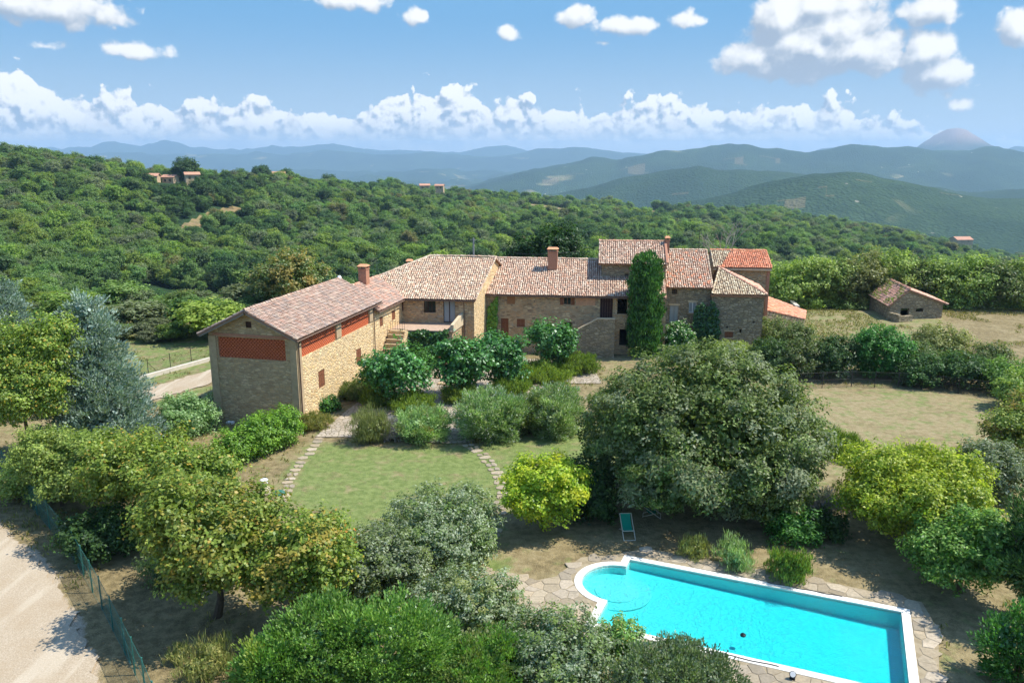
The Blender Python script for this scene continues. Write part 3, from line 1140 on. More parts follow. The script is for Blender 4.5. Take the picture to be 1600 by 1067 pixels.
def board_leaf(name, mat, parent, O, D, n_out, u0, u1, z0, z1, off, boards=3, th_=0.035, arch=0.0):
    """a shutter or door leaf of upright boards with two ledges"""
    mb = MB()
    base = v3(O[0], O[1])
    w = (u1 - u0) / boards
    for k in range(boards):
        uc = u0 + w * (k + 0.5)
        zt = z1 - arch * abs(((uc - u0) / (u1 - u0)) - 0.5) * 2 * 0.5
        mb.box(base + D * uc + Z3 * ((z0 + zt) / 2) + n_out * off, D, n_out, Z3, w * 0.47, th_ / 2, (zt - z0) / 2)
    for zz in (z0 + (z1 - z0) * 0.2, z0 + (z1 - z0) * 0.78):
        mb.box(base + D * (u0 + u1) / 2 + Z3 * zz + n_out * (off + th_ * 0.8), D, n_out, Z3, (u1 - u0) / 2 * 0.94, 0.012, 0.05)
    return mb.build(name, mat, parent)


def window(house, O, D, rect, kind, mat='wood', surround='quoin', name='window', label=None):
    """a window or door in its opening: frame + pane, shutters as sub-parts"""
    u0, u1, z0, z1 = rect
    D = unit(D)
    n = np.array([D[1], -D[0], 0.0])            # outwards (towards the viewer)
    base = v3(O[0], O[1])
    fr = empty(name, tuple(base + D * (u0 + u1) / 2 + Z3 * z0))
    fr.parent = house
    fr.matrix_parent_inverse = parent_inv(house)
    if surround:
        t = 0.08
        hx = (u1 - u0) / 2 + 0.12
        mb = MB(); mb.box(base + D * (u0 + u1) / 2 + Z3 * (z1 + t) + n * 0.01, D, n, Z3, hx, 0.03, t)
        mb.build('lintel', M[surround], fr)
        if name == 'window':
            mb = MB(); mb.box(base + D * (u0 + u1) / 2 + Z3 * (z0 - t * 0.7) + n * 0.035, D, n, Z3, hx, 0.06, t * 0.7)
            mb.build('sill', M['quoin'], fr)
    else:
        mb = MB(); mb.box(base + D * (u0 + u1) / 2 + Z3 * (z0 + 0.02) - n * 0.12, D, n, Z3, (u1 - u0) / 2, 0.1, 0.02)
        mb.build('sill', M['quoin'], fr)
    if label:
        fr['label'] = label
    if kind == 'shut':
        mid = (u0 + u1) / 2
        board_leaf('shutter', M[mat], fr, O, D, n, u0 + 0.01, mid - 0.005, z0 + 0.01, z1 - 0.01, -0.06)
        board_leaf('shutter', M[mat], fr, O, D, n, mid + 0.005, u1 - 0.01, z0 + 0.01, z1 - 0.01, -0.06)
    elif kind == 'arch':
        mid = (u0 + u1) / 2
        board_leaf('shutter', M[mat], fr, O, D, n, u0 + 0.02, mid - 0.005, z0 + 0.02, z1 - 0.02, -0.04, 3, 0.035, 0.2)
        board_leaf('shutter', M[mat], fr, O, D, n, mid + 0.005, u1 - 0.02, z0 + 0.02, z1 - 0.02, -0.04, 3, 0.035, 0.2)
    elif kind == 'open':
        w = (u1 - u0) * 0.5
        board_leaf('shutter', M[mat], fr, O, D, n, u0 - w - 0.02, u0 - 0.02, z0, z1, 0.05)
        board_leaf('shutter', M[mat], fr, O, D, n, u1 + 0.02, u1 + w + 0.02, z0, z1, 0.05)
    elif kind == 'door':
        board_leaf('door_leaf', M[mat], fr, O, D, n, u0 + 0.02, u1 - 0.02, z0 + 0.01, z1 - 0.02, -0.18, 5)
    if kind in ('open', 'glass', 'pale', 'french'):
        g = MB()
        pn = -0.16
        mp = M['glass_pale'] if kind in ('pale', 'french') else M['glass']
        g.poly([base + D * u + Z3 * z + n * pn for u, z in ((u0, z0), (u1, z0), (u1, z1), (u0, z1))])
        g.build('pane', mp, fr)
        f = MB()
        nb = {'open': 2, 'glass': 3, 'pale': 2, 'french': 2}[kind]
        cols = [u0 + (u1 - u0) * k / nb for k in range(nb + 1)]
        for u in cols:
            f.box(base + D * u + Z3 * (z0 + z1) / 2 + n * (pn + 0.03), D, n, Z3, 0.035, 0.025, (z1 - z0) / 2)
        for z in (z0 + 0.03, z1 - 0.03):
            f.box(base + D * (u0 + u1) / 2 + Z3 * z + n * (pn + 0.032), D, n, Z3, (u1 - u0) / 2, 0.025, 0.035)
        f.build('sash', M['wood_dark'] if kind in ('glass', 'french') else M[mat], fr)
    return fr


def wrect(O, D, ax, ay, bx, by):
    u0, z1 = onwall(O, unit(D), ax, ay)
    u1, z0 = onwall(O, unit(D), bx, by)
    return (min(u0, u1), max(u0, u1), min(z0, z1), max(z0, z1))


def chimney(house, x, y, z0, z1, w=0.55, cap='slab', rz=0.0, wd=None):
    """brick stack on a roof with a tiled cap on four posts"""
    wd = wd or w
    ax, ay = v3(math.cos(rz), math.sin(rz)), v3(-math.sin(rz), math.cos(rz))
    mb = MB()
    c = v3(x, y)
    zt = z1 - 0.42
    mb.box(c + Z3 * (z0 + zt) / 2, ax, ay, Z3, w / 2, wd / 2, (zt - z0) / 2)
    mb.box(c + Z3 * (zt + 0.03), ax, ay, Z3, w / 2 + 0.05, wd / 2 + 0.05, 0.035)
    for sx in (-1, 1):
        for sy in (-1, 1):
            mb.box(c + ax * sx * (w / 2 - 0.07) + ay * sy * (wd / 2 - 0.07) + Z3 * (zt + 0.17), ax, ay, Z3, 0.065, 0.065, 0.12)
    st = mb.build('chimney', M['brick'], house)
    cp = MB()
    e = 0.1
    A = [c + ax * sx * (w / 2 + e) + ay * sy * (wd / 2 + e) + Z3 * (z1 - 0.13) for sx, sy in ((-1, -1), (1, -1), (1, 1), (-1, 1))]
    r0, r1 = c - ax * (w / 2 - 0.05) + Z3 * (z1 + 0.06), c + ax * (w / 2 - 0.05) + Z3 * (z1 + 0.06)
    for q in ([A[0], A[1], r1, r0], [A[2], A[3], r0, r1], [A[1], A[2], r1], [A[3], A[0], r0], A[::-1]):
        cp.poly(q)
    cp.build('chimney_cap', M['cap_tile'], st)
    return st


M['cap_tile'] = m_plain('cap_tile', lin(206, 148, 110), 0.9, 0.25, 9.0, 0.4, 0.1)


def gutter(house, a, b, drop=None):
    mb = MB()
    mb.tube(a, b, 0.055, 0.055, 6)
    g = mb.build('gutter', M['zinc'], house)
    if drop is not None:
        d = MB()
        d.path(drop, 0.045, 0.045, 6)
        d.build('downpipe', M['zinc'], house)
    return g


# ------------------------------------------------------------------ barn with brick lattices
C0 = at(471, 667)
AB = math.radians(13.2)
BL_ = v3(math.sin(AB), math.cos(AB))                 # along the barn
BG = v3(math.cos(AB), -math.sin(AB))                 # to the lit side
BW, BLN = 7.0, 13.9
EZ, RZ = 6.78, 8.46
barn = empty('stone_barn', tuple(C0 - BG * BW / 2 + BL_ * BLN / 2))
tag(barn, 'long stone barn with red brick lattice openings under its tiled gable roof', 'barn')
mb = MB()
lat = [(0.62, 6.35, 5.05, 6.55), (7.3, 12.95, 5.05, 6.55)]
wins = [(3.05, 4.07, 2.0, 3.36), (10.0, 10.98, 2.1, 3.4)]
wall_rect(mb, C0, BL_, BLN, -0.3, EZ, lat + wins, 0.3, -BG)
mb.build('wall', M['stone_round'], barn)
mb = MB()
FLc = C0 - BG * BW
glat = (0.72, 6.12, 4.9, 6.45)
wall_rect(mb, FLc, BG, BW, -0.3, 6.5, [glat], 0.3, BL_)
vent = (3.1, 3.55, 7.22, 7.68)
zt = 6.5
# gable triangle round the little vent
pk = C0 - BG * BW / 2 + Z3 * (RZ + 0.02)
g0, g1 = FLc + Z3 * zt, C0 + Z3 * zt
e0, e1 = FLc + Z3 * EZ, C0 + Z3 * EZ
v = [FLc + BG * u + Z3 * z for u, z in ((vent[0], vent[2]), (vent[1], vent[2]), (vent[1], vent[3]), (vent[0], vent[3]))]
mb.poly([g0, g1, v[1], v[0]]); mb.poly([g1, e1, pk, v[2], v[1]]); mb.poly([e0, g0, v[0], v[3], pk]); mb.poly([pk, v[3], v[2]])
mb.build('gable_wall', M['stone_gable'], barn)
mb = MB()
BLc, BRc = FLc + BL_ * BLN, C0 + BL_ * BLN
mb.poly([FLc - Z3 * .3, BLc - Z3 * .3, BLc + Z3 * EZ, FLc + Z3 * EZ])
mb.poly([BRc - Z3 * .3, BLc - Z3 * .3, BLc + Z3 * EZ, C0 - BG * BW / 2 + BL_ * BLN + Z3 * RZ, BRc + Z3 * EZ])
mb.build('rear_wall', M['stone'], barn)
mb = MB()       # brick band over the lattice
mb.box(FLc + BG * BW / 2 + Z3 * 6.62 - BL_ * 0.012, BG, BL_, Z3, BW / 2 - 0.35, 0.03, 0.11)
mb.build('brick_band', M['brick'], barn)
for (o_, w_) in ((C0 - BG * 0.26 - BL_ * 0.03, 0.52), (FLc + BG * 0.30 - BL_ * 0.03, 0.6)):
    mb = MB()
    mb.box(o_ + Z3 * 3.24, BG, BL_, Z3, w_ / 2, 0.05, 3.26)
    mb.build('corner_pier', M['quoin'], barn)
for u in (0.30, 6.82, 13.4):
    mb = MB()
    mb.box(C0 + BL_ * u + BG * 0.02 + Z3 * (3.3 if u < 1 else 5.9), BL_, BG, Z3, 0.28 if u < 1 else 0.44, 0.05, 3.3 if u < 1 else 0.72)
    mb.build('corner_pier', M['quoin'], barn)


def brick_grille(name, O, D, inward, rect, label):
    """diagonal lattice of bricks set in the opening"""
    u0, u1, z0, z1 = rect
    D = unit(D)
    base = v3(O[0], O[1])
    back = MB()
    back.poly([base + D * u + Z3 * z + inward * 0.24 for u, z in ((u0, z0), (u1, z0), (u1, z1), (u0, z1))])
    b = back.build(name, M['latticeback'], barn)
    b['label'] = label
    mb = MB()
    st = 0.27
    for sgn in (1, -1):
        k = -int((z1 - z0) / st) - 2
        while True:
            c = u0 + k * st if sgn > 0 else u0 + k * st + (z1 - z0)
            k += 1
            # line u = c + sgn*(z-z0), clipped
            t0, t1 = 0.0, z1 - z0
            if sgn > 0:
                t0 = max(t0, u0 - c); t1 = min(t1, u1 - c)
            else:
                t0 = max(t0, c - u1); t1 = min(t1, c - u0)
            if (sgn > 0 and c > u1) or (sgn < 0 and c - (z1 - z0) > u1):
                break
            if t1 - t0 < 0.08:
                continue
            a = base + D * (c + sgn * t0) + Z3 * (z0 + t0)
            e = base + D * (c + sgn * t1) + Z3 * (z0 + t1)
            d = unit(e - a)
            mb.box((a + e) / 2 + inward * (0.12 if sgn > 0 else 0.125), d, inward, np.cross(d, inward), np.linalg.norm(e - a) / 2, 0.05, 0.026)
    mb.build('lattice_brick', M['lattice'], b)


brick_grille('brick_lattice', FLc, BG, BL_, glat, 'red brick diamond lattice in the gable end')
brick_grille('brick_lattice', C0, BL_, -BG, lat[0], 'orange red brick lattice, the one nearer the gable')
brick_grille('brick_lattice', C0, BL_, -BG, lat[1], 'orange red brick lattice, the one nearer the house')
for r in wins:
    window(barn, C0, BL_, r, 'arch', 'wood', None)
mb = MB()
mb.box(FLc + BG * 3.32 + Z3 * 7.45 + BL_ * 0.1, BG, BL_, Z3, 0.2, 0.03, 0.22)
mb.build('vent', M['wood_dark'], barn)
sl = (RZ - EZ) / (BW / 2)
rp = C0 - BG * BW / 2 + Z3 * (RZ + 0.12)
ov, f0, f1 = 0.42, -0.75, 15.0
er = C0 + BG * ov + Z3 * (EZ + 0.12 - sl * ov)
el_ = FLc - BG * ov + Z3 * (EZ + 0.12 - sl * ov)
roof_plane(barn, [er + BL_ * f0, er + BL_ * f1, rp + BL_ * f1, rp + BL_ * f0], PAL_TILE['barn'])
roof_plane(barn, [el_ + BL_ * f1, el_ + BL_ * f0, rp + BL_ * f0, rp + BL_ * f1], PAL_TILE['barn'])
ridge_row(barn, rp + BL_ * f0 + Z3 * 0.03, rp + BL_ * f1 + Z3 * 0.03, PAL_TILE['barn'])
for a_, b_ in ((er, rp), (el_, rp)):
    mb = MB()
    d = unit(b_ - a_)
    mb.box((a_ + b_) / 2 + BL_ * (f0 + 0.12) - Z3 * 0.16, d, BL_, np.cross(d, BL_), np.linalg.norm(b_ - a_) / 2 - 0.1, 0.05, 0.07)
    mb.build('barge_beam', M['wood_grey'], barn)
gutter(barn, er + BL_ * f0 - Z3 * 0.14 + BG * 0.06, er + BL_ * f1 - Z3 * 0.14 + BG * 0.06,
       [er - Z3 * 0.16 + BL_ * 0.1, C0 + BG * 0.12 + BL_ * 0.12 + Z3 * 6.2, C0 + BG * 0.12 + BL_ * 0.12 + Z3 * 0.1])
gutter(barn, er + BL_ * (f0 + .01) - Z3 * 0.16 + BG * 0.05, er + BL_ * (f0 + .3) - Z3 * 0.16 + BG * 0.05,
       [C0 + BG * 0.12 + BL_ * 13.75 + Z3 * 6.4, C0 + BG * 0.12 + BL_ * 13.75 + Z3 * 0.1])
for u in (2.2, 4.6, 8.6, 10.9):
    mb = MB()
    p = C0 + BG * 0.06 + BL_ * u
    mb.tube(p + Z3 * 6.6, p + Z3 * 6.05, 0.015, 0.015, 5)
    mb.tube(p + Z3 * 6.05, p + Z3 * 6.05 + BL_ * 0.22, 0.015, 0.015, 5)
    mb.build('iron_bracket', M['iron'], barn)
mb = MB()
mb.lathe(tuple(rp + BL_ * (f1 - 0.2) + Z3 * 0.0), [(0.16, 0.0), (0.2, 0.14), (0.12, 0.3)], 10)
mb.build('ridge_stop', M['white'], barn)

# ------------------------------------------------------------------ low link house
LO = C0 + BL_ * BLN
LLEN = 7.2
lk = empty('link_house', tuple(LO + BL_ * LLEN / 2 - BG * 2.5))
tag(lk, 'low stone link house with a brick chimney between barn and hipped house', 'house')
r1 = wrect(C0, BL_, 593, 496, 598.6, 509); r2 = wrect(C0, BL_, 612, 486, 617.8, 499)
op = [(r[0] - BLN, r[1] - BLN, r[2], r[3]) for r in (r1, r2)]
mb = MB()
wall_rect(mb, LO, BL_, LLEN, -0.3, 6.05, op, 0.25, -BG)
q = LO - BG * 6.4
mb.poly([LO - Z3 * .3, q - Z3 * .3, q + Z3 * 6.05, LO - BG * 3.2 + Z3 * 7.55, LO + Z3 * 6.05])
q2 = q + BL_ * LLEN
mb.poly([q - Z3 * .3, q2 - Z3 * .3, q2 + Z3 * 6.05, q + Z3 * 6.05])
mb.build('wall', M['stone_round'], lk)
for r in op:
    window(lk, LO, BL_, r, 'shut', 'wood', None)
lr = LO - BG * 3.2 + Z3 * 7.66
le = LO + BG * 0.45 + Z3 * 5.98
lb = LO - BG * 6.85 + Z3 * 5.98
roof_plane(lk, [le + BL_ * 0.15, le + BL_ * (LLEN + .1), lr + BL_ * (LLEN + 1.5), lr + BL_ * 0.15], PAL_TILE['barn'] + PAL_TILE['terracotta'][:2])
roof_plane(lk, [lb + BL_ * (LLEN + 1.5), lb + BL_ * 0.15, lr + BL_ * 0.15, lr + BL_ * (LLEN + 1.5)], PAL_TILE['barn'])
ridge_row(lk, lr + BL_ * 0.15 + Z3 * .03, lr + BL_ * (LLEN + 1.5) + Z3 * .03, PAL_TILE['terracotta'])
gutter(lk, le + BL_ * 0.15 - Z3 * 0.13 + BG * .05, le + BL_ * (LLEN + .1) - Z3 * 0.13 + BG * .05)
cpos = at_y(569, 440, 74.3)
chimney(lk, cpos[0], cpos[1], 6.6, at_y(569, 413.5, 74.3)[2], 0.78, rz=-AB)

# ------------------------------------------------------------------ hipped house with terrace
MA = v3(-16.9, 76.2)
MBc = v3(-3.62, 74.7)
MD = unit(MBc - MA)
MLEN = float(np.linalg.norm(MBc - MA))
MDEP = unit(v3(0.262, 0.965))
hh = empty('hipped_house', tuple((MA + MBc) / 2 + MDEP * 6))
tag(hh, 'stone house with pale tiled hipped roof above the raised terrace', 'house')
MEZ = 6.12
wA = wrect(MA, MD, 662, 467.5, 681, 488.5)
dA = wrect(MA, MD, 692.5, 467.5, 711.5, 504.5)
sA = wrect(MA, MD, 623.5, 470, 630.5, 487)
mb = MB()
wall_rect(mb, MA, MD, MLEN, -0.3, MEZ, [wA, dA, sA], 0.3)
mb.build('wall', M['stone'], hh)
mb = MB()
rw1 = wrect(MBc, MDEP, 753, 463, 756.4, 482)
rw2 = wrect(MBc, MDEP, 752.5, 511, 757, 526)
wall_rect(mb, MBc, MDEP, 13.4, -0.3, MEZ, [], 0.3, -MD)
pr = MBc + MDEP * 6.7 + Z3 * 9.05
mb.poly([MBc + Z3 * MEZ, MBc + MDEP * 13.4 + Z3 * MEZ, pr])
mb.build('wall', M['stone_round'], hh)
mb = MB()
mq = MA + MDEP * 13.4
mb.poly([MA - Z3 * .3, mq - Z3 * .3, mq + Z3 * MEZ, MA + Z3 * MEZ])
mq2 = MBc + MDEP * 13.4
mb.poly([mq - Z3 * .3, mq2 - Z3 * .3, mq2 + Z3 * MEZ, mq + Z3 * MEZ])
mb.build('wall', M['stone'], hh)
window(hh, MA, MD, wA, 'glass', 'wood_dark', 'quoin', label='window with three dark bars beside the terrace door')
window(hh, MA, MD, dA, 'french', 'wood_grey', 'quoin', 'door', 'pale curtained glass double door onto the terrace')
window(hh, MA, MD, sA, 'shut', 'wood_dark', None)
for r in (rw1, rw2):
    window(hh, MBc, MDEP, r, 'shut', 'wood_warm', None)
oe = 0.5
s_m = (9.05 - MEZ) / 6.7
nf = v3(MD[1], -MD[0])
eL = MA + nf * oe - MD * 0.9 + Z3 * (MEZ + 0.1 - s_m * oe)
eR = MBc + nf * oe + MD * 0.22 + Z3 * (MEZ + 0.1 - s_m * oe)
rR = MBc + MDEP * 6.7 + MD * 0.25 + Z3 * 9.16
rL = at_y(672, 402, 82.2); rL[2] = 9.16
roof_plane(hh, [eL, eR, rR, rL], PAL_TILE['mid'])
bR = MBc + MDEP * 13.9 + MD * 0.22 + Z3 * 6.0
bL = MA + MDEP * 13.9 - MD * 0.9 + Z3 * 6.0
roof_plane(hh, [bR, bL, rL, rR], PAL_TILE['mid'], tiles=False)
roof_plane(hh, [bL, eL, rL], PAL_TILE['mid'])
ridge_row(hh, rL + Z3 * .04, rR + Z3 * .04, PAL_TILE['mid'])
ridge_row(hh, rL + Z3 * .02, eL + Z3 * .05, PAL_TILE['mid'])
ridge_row(hh, eR + Z3 * .02, rR + Z3 * .03, PAL_TILE['mid'], 0.1)
gutter(hh, eL + nf * .05 - Z3 * .12, eR + nf * .05 - Z3 * .12, [onp for onp in (MBc - MD * 0.95 + nf * .45 + Z3 * 5.75, MBc - MD * 0.95 + nf * .1 + Z3 * 5.4, MBc - MD * 0.95 + nf * .1 + Z3 * 0.2)])
chim = at_y(640, 413, 84.5)
chimney(hh, chim[0], chim[1], 7.4, at_y(640, 405.5, 84.5)[2], 0.55)

# raised terrace in front of it
tr = empty('raised_terrace', tuple(v3(-8, 73)))
tag(tr, 'raised stone terrace with parapet and ivy-clad arch before the hipped house', 'terrace')
TZ = 3.62
T0 = MA + MD * (sA[0] - 0.25) + nf * 0.01
T1 = MA + MD * onwall(MA, MD, 722, 500)[0] + nf * 0.01
TW = 3.4
Tf0, Tf1 = T0 + nf * TW, T1 + nf * TW + MD * -0.35
mb = MB()
ulen = float(np.linalg.norm(Tf1 - Tf0))
TD = unit(Tf1 - Tf0)
aR = onwall(Tf0, TD, 688, 553)[0]
arch = (max(aR - 2.6, 0.3), min(aR, ulen - 0.35), 0.0, 2.15)
wall_rect(mb, Tf0, TD, ulen, -0.3, TZ - 0.06, [arch], 0.5)
mb.poly([Tf1 - Z3 * .3, T1 - Z3 * .3, T1 + Z3 * (TZ - .06), Tf1 + Z3 * (TZ - .06)])
mb.poly([T0 - Z3 * .3, Tf0 - Z3 * .3, Tf0 + Z3 * (TZ - .06), T0 + Z3 * (TZ - .06)])
mb.build('wall', M['stone'], tr)
mb = MB()       # arch head over the opening
for k in range(9):
    t = math.pi * k / 8
    cu, cz = (arch[0] + arch[1]) / 2, 1.25
    R_ = (arch[1] - arch[0]) / 2 - 0.02
    p = v3(*Tf0[:2]) + TD * (cu + R_ * math.cos(t)) + Z3 * (cz + min(R_ * math.sin(t), 0.95)) + nf * 0.03
    d = unit(TD * -math.sin(t) + Z3 * math.cos(t))
    mb.box(p, d, nf, np.cross(d, nf), 0.24, 0.06, 0.11)
mb.build('arch', M['brick'], tr)
mb = MB()
mb.slab([T0 + Z3 * TZ, Tf0 + nf * .12 + Z3 * TZ, Tf1 + nf * .12 + Z3 * TZ, T1 + Z3 * TZ], Z3, 0.1)
mb.build('terrace_floor', M['brick_floor'] if 'brick_floor' in M else M['concrete'], tr)
mb = MB()       # sloping parapet at the right end
pa, pb = T1 + Z3 * TZ, Tf1 + Z3 * TZ
for a_, b_, h0, h1 in ((T1, Tf1, 1.05, 0.55),):
    th_ = MD * 0.14
    A_ = [a_ - th_ + Z3 * (TZ - 0.1), b_ - th_ + Z3 * (TZ - 0.1), b_ - th_ + Z3 * (TZ + h1), a_ - th_ + Z3 * (TZ + h0)]
    B_ = [p + MD * 0.3 for p in A_]
    mb.poly(A_); mb.poly(B_[::-1])
    for k in range(4):
        mb.poly([A_[k], B_[k], B_[(k + 1) % 4], A_[(k + 1) % 4]])
mb.build('parapet', M['plaster'], tr)
# outside steps beside the link house
stp = empty('stone_steps', tuple(C0 + BL_ * 15.8 + BG * 0.9))
tag(stp, 'flight of stone steps with iron rail beside the link house', 'steps')
NS = 9
for k in range(NS):
    z = TZ * (k + 1) / (NS + 1)
    mb = MB()
    c = C0 + BL_ * (13.9 + 0.36 * k) + BG * 0.92
    mb.box(c + Z3 * (z / 2 - .02), BG, BL_, Z3, 0.75, 0.17, z / 2 + .02)
    mb.box(c + Z3 * (z + .03) - BL_ * .02, BG, BL_, Z3, 0.78, 0.2, 0.03)
    mb.build('step', M['quoin'], stp)
mb = MB()
c = C0 + BL_ * (13.9 + 0.36 * NS + 0.85) + BG * 0.92
mb.box(c + Z3 * (TZ / 2 - .05), BG, BL_, Z3, 0.75, 1.05, TZ / 2 + .03)
mb.build('landing', M['stone_round'], stp)
mb = MB()
a_, b_ = C0 + BL_ * 13.9 + BG * 1.72, C0 + BL_ * (13.9 + 0.36 * NS) + BG * 1.72
mb.poly([a_, b_, b_ + Z3 * (TZ + .15), a_ + Z3 * .5]); a2, b2 = a_ + BG * .22, b_ + BG * .22
mb.poly([a2, b2, b2 + Z3 * (TZ + .15), a2 + Z3 * .5]); mb.poly([a_ + Z3 * .5, b_ + Z3 * (TZ + .15), b2 + Z3 * (TZ + .15), a2 + Z3 * .5]); mb.poly([a_, a2, a2 + Z3 * .5, a_ + Z3 * .5])
mb.build('side_wall', M['stone_round'], stp)
mb = MB()
for k in range(7):
    p = C0 + BL_ * (13.9 + 0.36 * NS) + BG * (0.25 + k * 0.23)
    mb.tube(p + Z3 * (TZ + .02), p + Z3 * (TZ + 0.85), 0.016, 0.016, 5)
for z in (0.15, 0.85):
    p = C0 + BL_ * (13.9 + 0.36 * NS)
    mb.tube(p + BG * .25 + Z3 * (TZ + z), p + BG * 1.63 + Z3 * (TZ + z), 0.02, 0.02, 5)
mb.build('rail', M['iron'], stp)

# ------------------------------------------------------------------ long wing
WA, WB = v3(-2.85, 78.7), v3(15.1, 76.7)
WD = unit(WB - WA)
WL = float(np.linalg.norm(WB - WA))
WN = v3(WD[1], -WD[0])
WDEP = -WN
wing = empty('farmhouse_wing', tuple((WA + WB) / 2 + WDEP * 6))
tag(wing, 'long stone farmhouse wing with brown shuttered windows and pinkish tiled roof', 'house')
WEZ = 5.95
R = {k: wrect(WA, WD, *v) for k, v in dict(s1=(792, 462.5, 805, 476), s2=(881, 461.5, 892, 476.5), door=(938, 463.5, 957, 497), op=(965, 464, 979.5, 491),
                                          lw=(807.5, 498, 820, 511), ld=(782.5, 497, 794.5, 528), d2=(882, 503, 893, 520), low=(968, 514, 981, 540)).items()}
mb = MB()
wall_rect(mb, WA, WD, WL, -0.3, WEZ, list(R.values()), 0.32)
q0, q1 = WA + WDEP * 12.4, WB + WDEP * 12.4
mb.poly([WA - Z3 * .3, q0 - Z3 * .3, q0 + Z3 * WEZ, WA + WDEP * 6.2 + Z3 * 8.5, WA + Z3 * WEZ])
mb.poly([WB - Z3 * .3, q1 - Z3 * .3, q1 + Z3 * WEZ, WB + WDEP * 6.2 + Z3 * 8.5, WB + Z3 * WEZ])
mb.poly([q0 - Z3 * .3, q1 - Z3 * .3, q1 + Z3 * WEZ, q0 + Z3 * WEZ])
mb.build('wall', M['stone'], wing)
window(wing, WA, WD, R['s1'], 'shut', 'wood_warm', None, label='window closed by pale brown board shutters')
window(wing, WA, WD, R['s2'], 'open', 'wood', None, label='dark window with reddish shutters folded open')
window(wing, WA, WD, R['door'], 'door', 'wood_dark', 'quoin', 'door', 'dark red board door at the head of the outside stair')
window(wing, WA, WD, R['op'], 'hole', 'wood_dark', 'quoin')
window(wing, WA, WD, R['lw'], 'shut', 'wood', 'quoin')
window(wing, WA, WD, R['ld'], 'door', 'wood', 'quoin', 'door')
window(wing, WA, WD, R['d2'], 'hole', 'wood_dark', 'quoin')
window(wing, WA, WD, R['low'], 'hole', 'wood_dark', 'quoin')
mb = MB()       # patch of old pinkish plaster
u, z = onwall(WA, WD, 915, 470)
mb.box(v3(*WA[:2]) + WD * u + Z3 * z + WN * 0.012, WD, WN, Z3, 0.95, 0.02, 0.45)
mb.build('plaster_patch', m_plain('pink_plaster', lin(196, 148, 112), 0.95, 0.2, 4.0, 0.3), wing)
ovw = 0.45
sw = (8.5 - WEZ) / 6.2
eL = WA + WN * ovw + WD * -0.1 + Z3 * (WEZ + .1 - sw * ovw)
eR = WB + WN * ovw + Z3 * (WEZ + .1 - sw * ovw)
rL, rR = WA + WDEP * 6.2 + WD * -0.1 + Z3 * 8.6, WB + WDEP * 6.2 + Z3 * 8.6
roof_plane(wing, [eL, eR, rR, rL], PAL_TILE['pink'])
roof_plane(wing, [q1 + WDEP * .4 + Z3 * 5.9, q0 + WDEP * .4 + Z3 * 5.9, rL, rR], PAL_TILE['pink'], tiles=False)
ridge_row(wing, rL + Z3 * .04, rR + Z3 * .04, PAL_TILE['pink'])
mb = MB()       # white flashing where roof meets the taller house
d = unit(rL - eL)
mb.box((eL + rL) / 2 + Z3 * .12 + WD * .0, d, WD, np.cross(d, WD), np.linalg.norm(rL - eL) / 2, 0.13, 0.05)
mb.build('flashing', M['plaster'], wing)
gutter(wing, eL + WN * .05 - Z3 * .12, eR + WN * .05 - Z3 * .12)
cb = at_y(863.5, 421, 82.3)
chimney(wing, cb[0], cb[1], 6.9, at_y(863.5, 387, 82.3)[2], 0.98, rz=-math.radians(6.4), wd=0.8)
# outside stair of the wing
S0 = wrect(WA + WN * 1.55, WD, 904, 514, 961, 541)
st = empty('outside_stair', tuple(WA + WD * 9 + WN * 0.8))
tag(st, 'outside stone stair with solid sloping parapet before the long wing', 'stair')
SO = WA + WN * 1.55
u0, za = onwall(SO, WD, 903, 515); u1, zb = onwall(SO, WD, 934, 498.5); u2, _ = onwall(SO, WD, 961, 497)
mb = MB()
A_ = [SO + WD * u0 - Z3 * .3, SO + WD * u2 - Z3 * .3, SO + WD * u2 + Z3 * zb, SO + WD * u1 + Z3 * zb, SO + WD * u0 + Z3 * za]
B_ = [p - WN * 0.3 for p in A_]
mb.poly(A_); mb.poly(B_[::-1])
for k in range(5):
    mb.poly([A_[k], B_[k], B_[(k + 1) % 5], A_[(k + 1) % 5]])
mb.build('parapet', M['stone_grey'], st)
mb = MB()
for a_, b_ in ((A_[4], A_[3]), (A_[3], A_[2])):
    d = unit(b_ - a_)
    mb.box((a_ + b_) / 2 - WN * .15 + Z3 * .03, d, WN, np.cross(d, WN), np.linalg.norm(b_ - a_) / 2 + .02, 0.2, 0.045)
mb.build('coping', M['plaster'], st)
zl = R['door'][2]
for k in range(10):
    mb = MB()
    c = SO + WD * (u0 - 0.9 + (u1 - u0 + 0.9) * (k + .5) / 10) - WN * 0.92
    z = zl * (k + 1) / 11
    mb.box(c + Z3 * z / 2, WD, WN, Z3, (u1 - u0 + .9) / 20, 0.6, z / 2)
    mb.build('step', M['quoin'], st)
mb = MB()
mb.box(SO + WD * (u1 + u2) / 2 - WN * 0.92 + Z3 * (zl / 2 - .02), WD, WN, Z3, (u2 - u1) / 2, 0.6, zl / 2)
mb.build('landing', M['stone'], st)

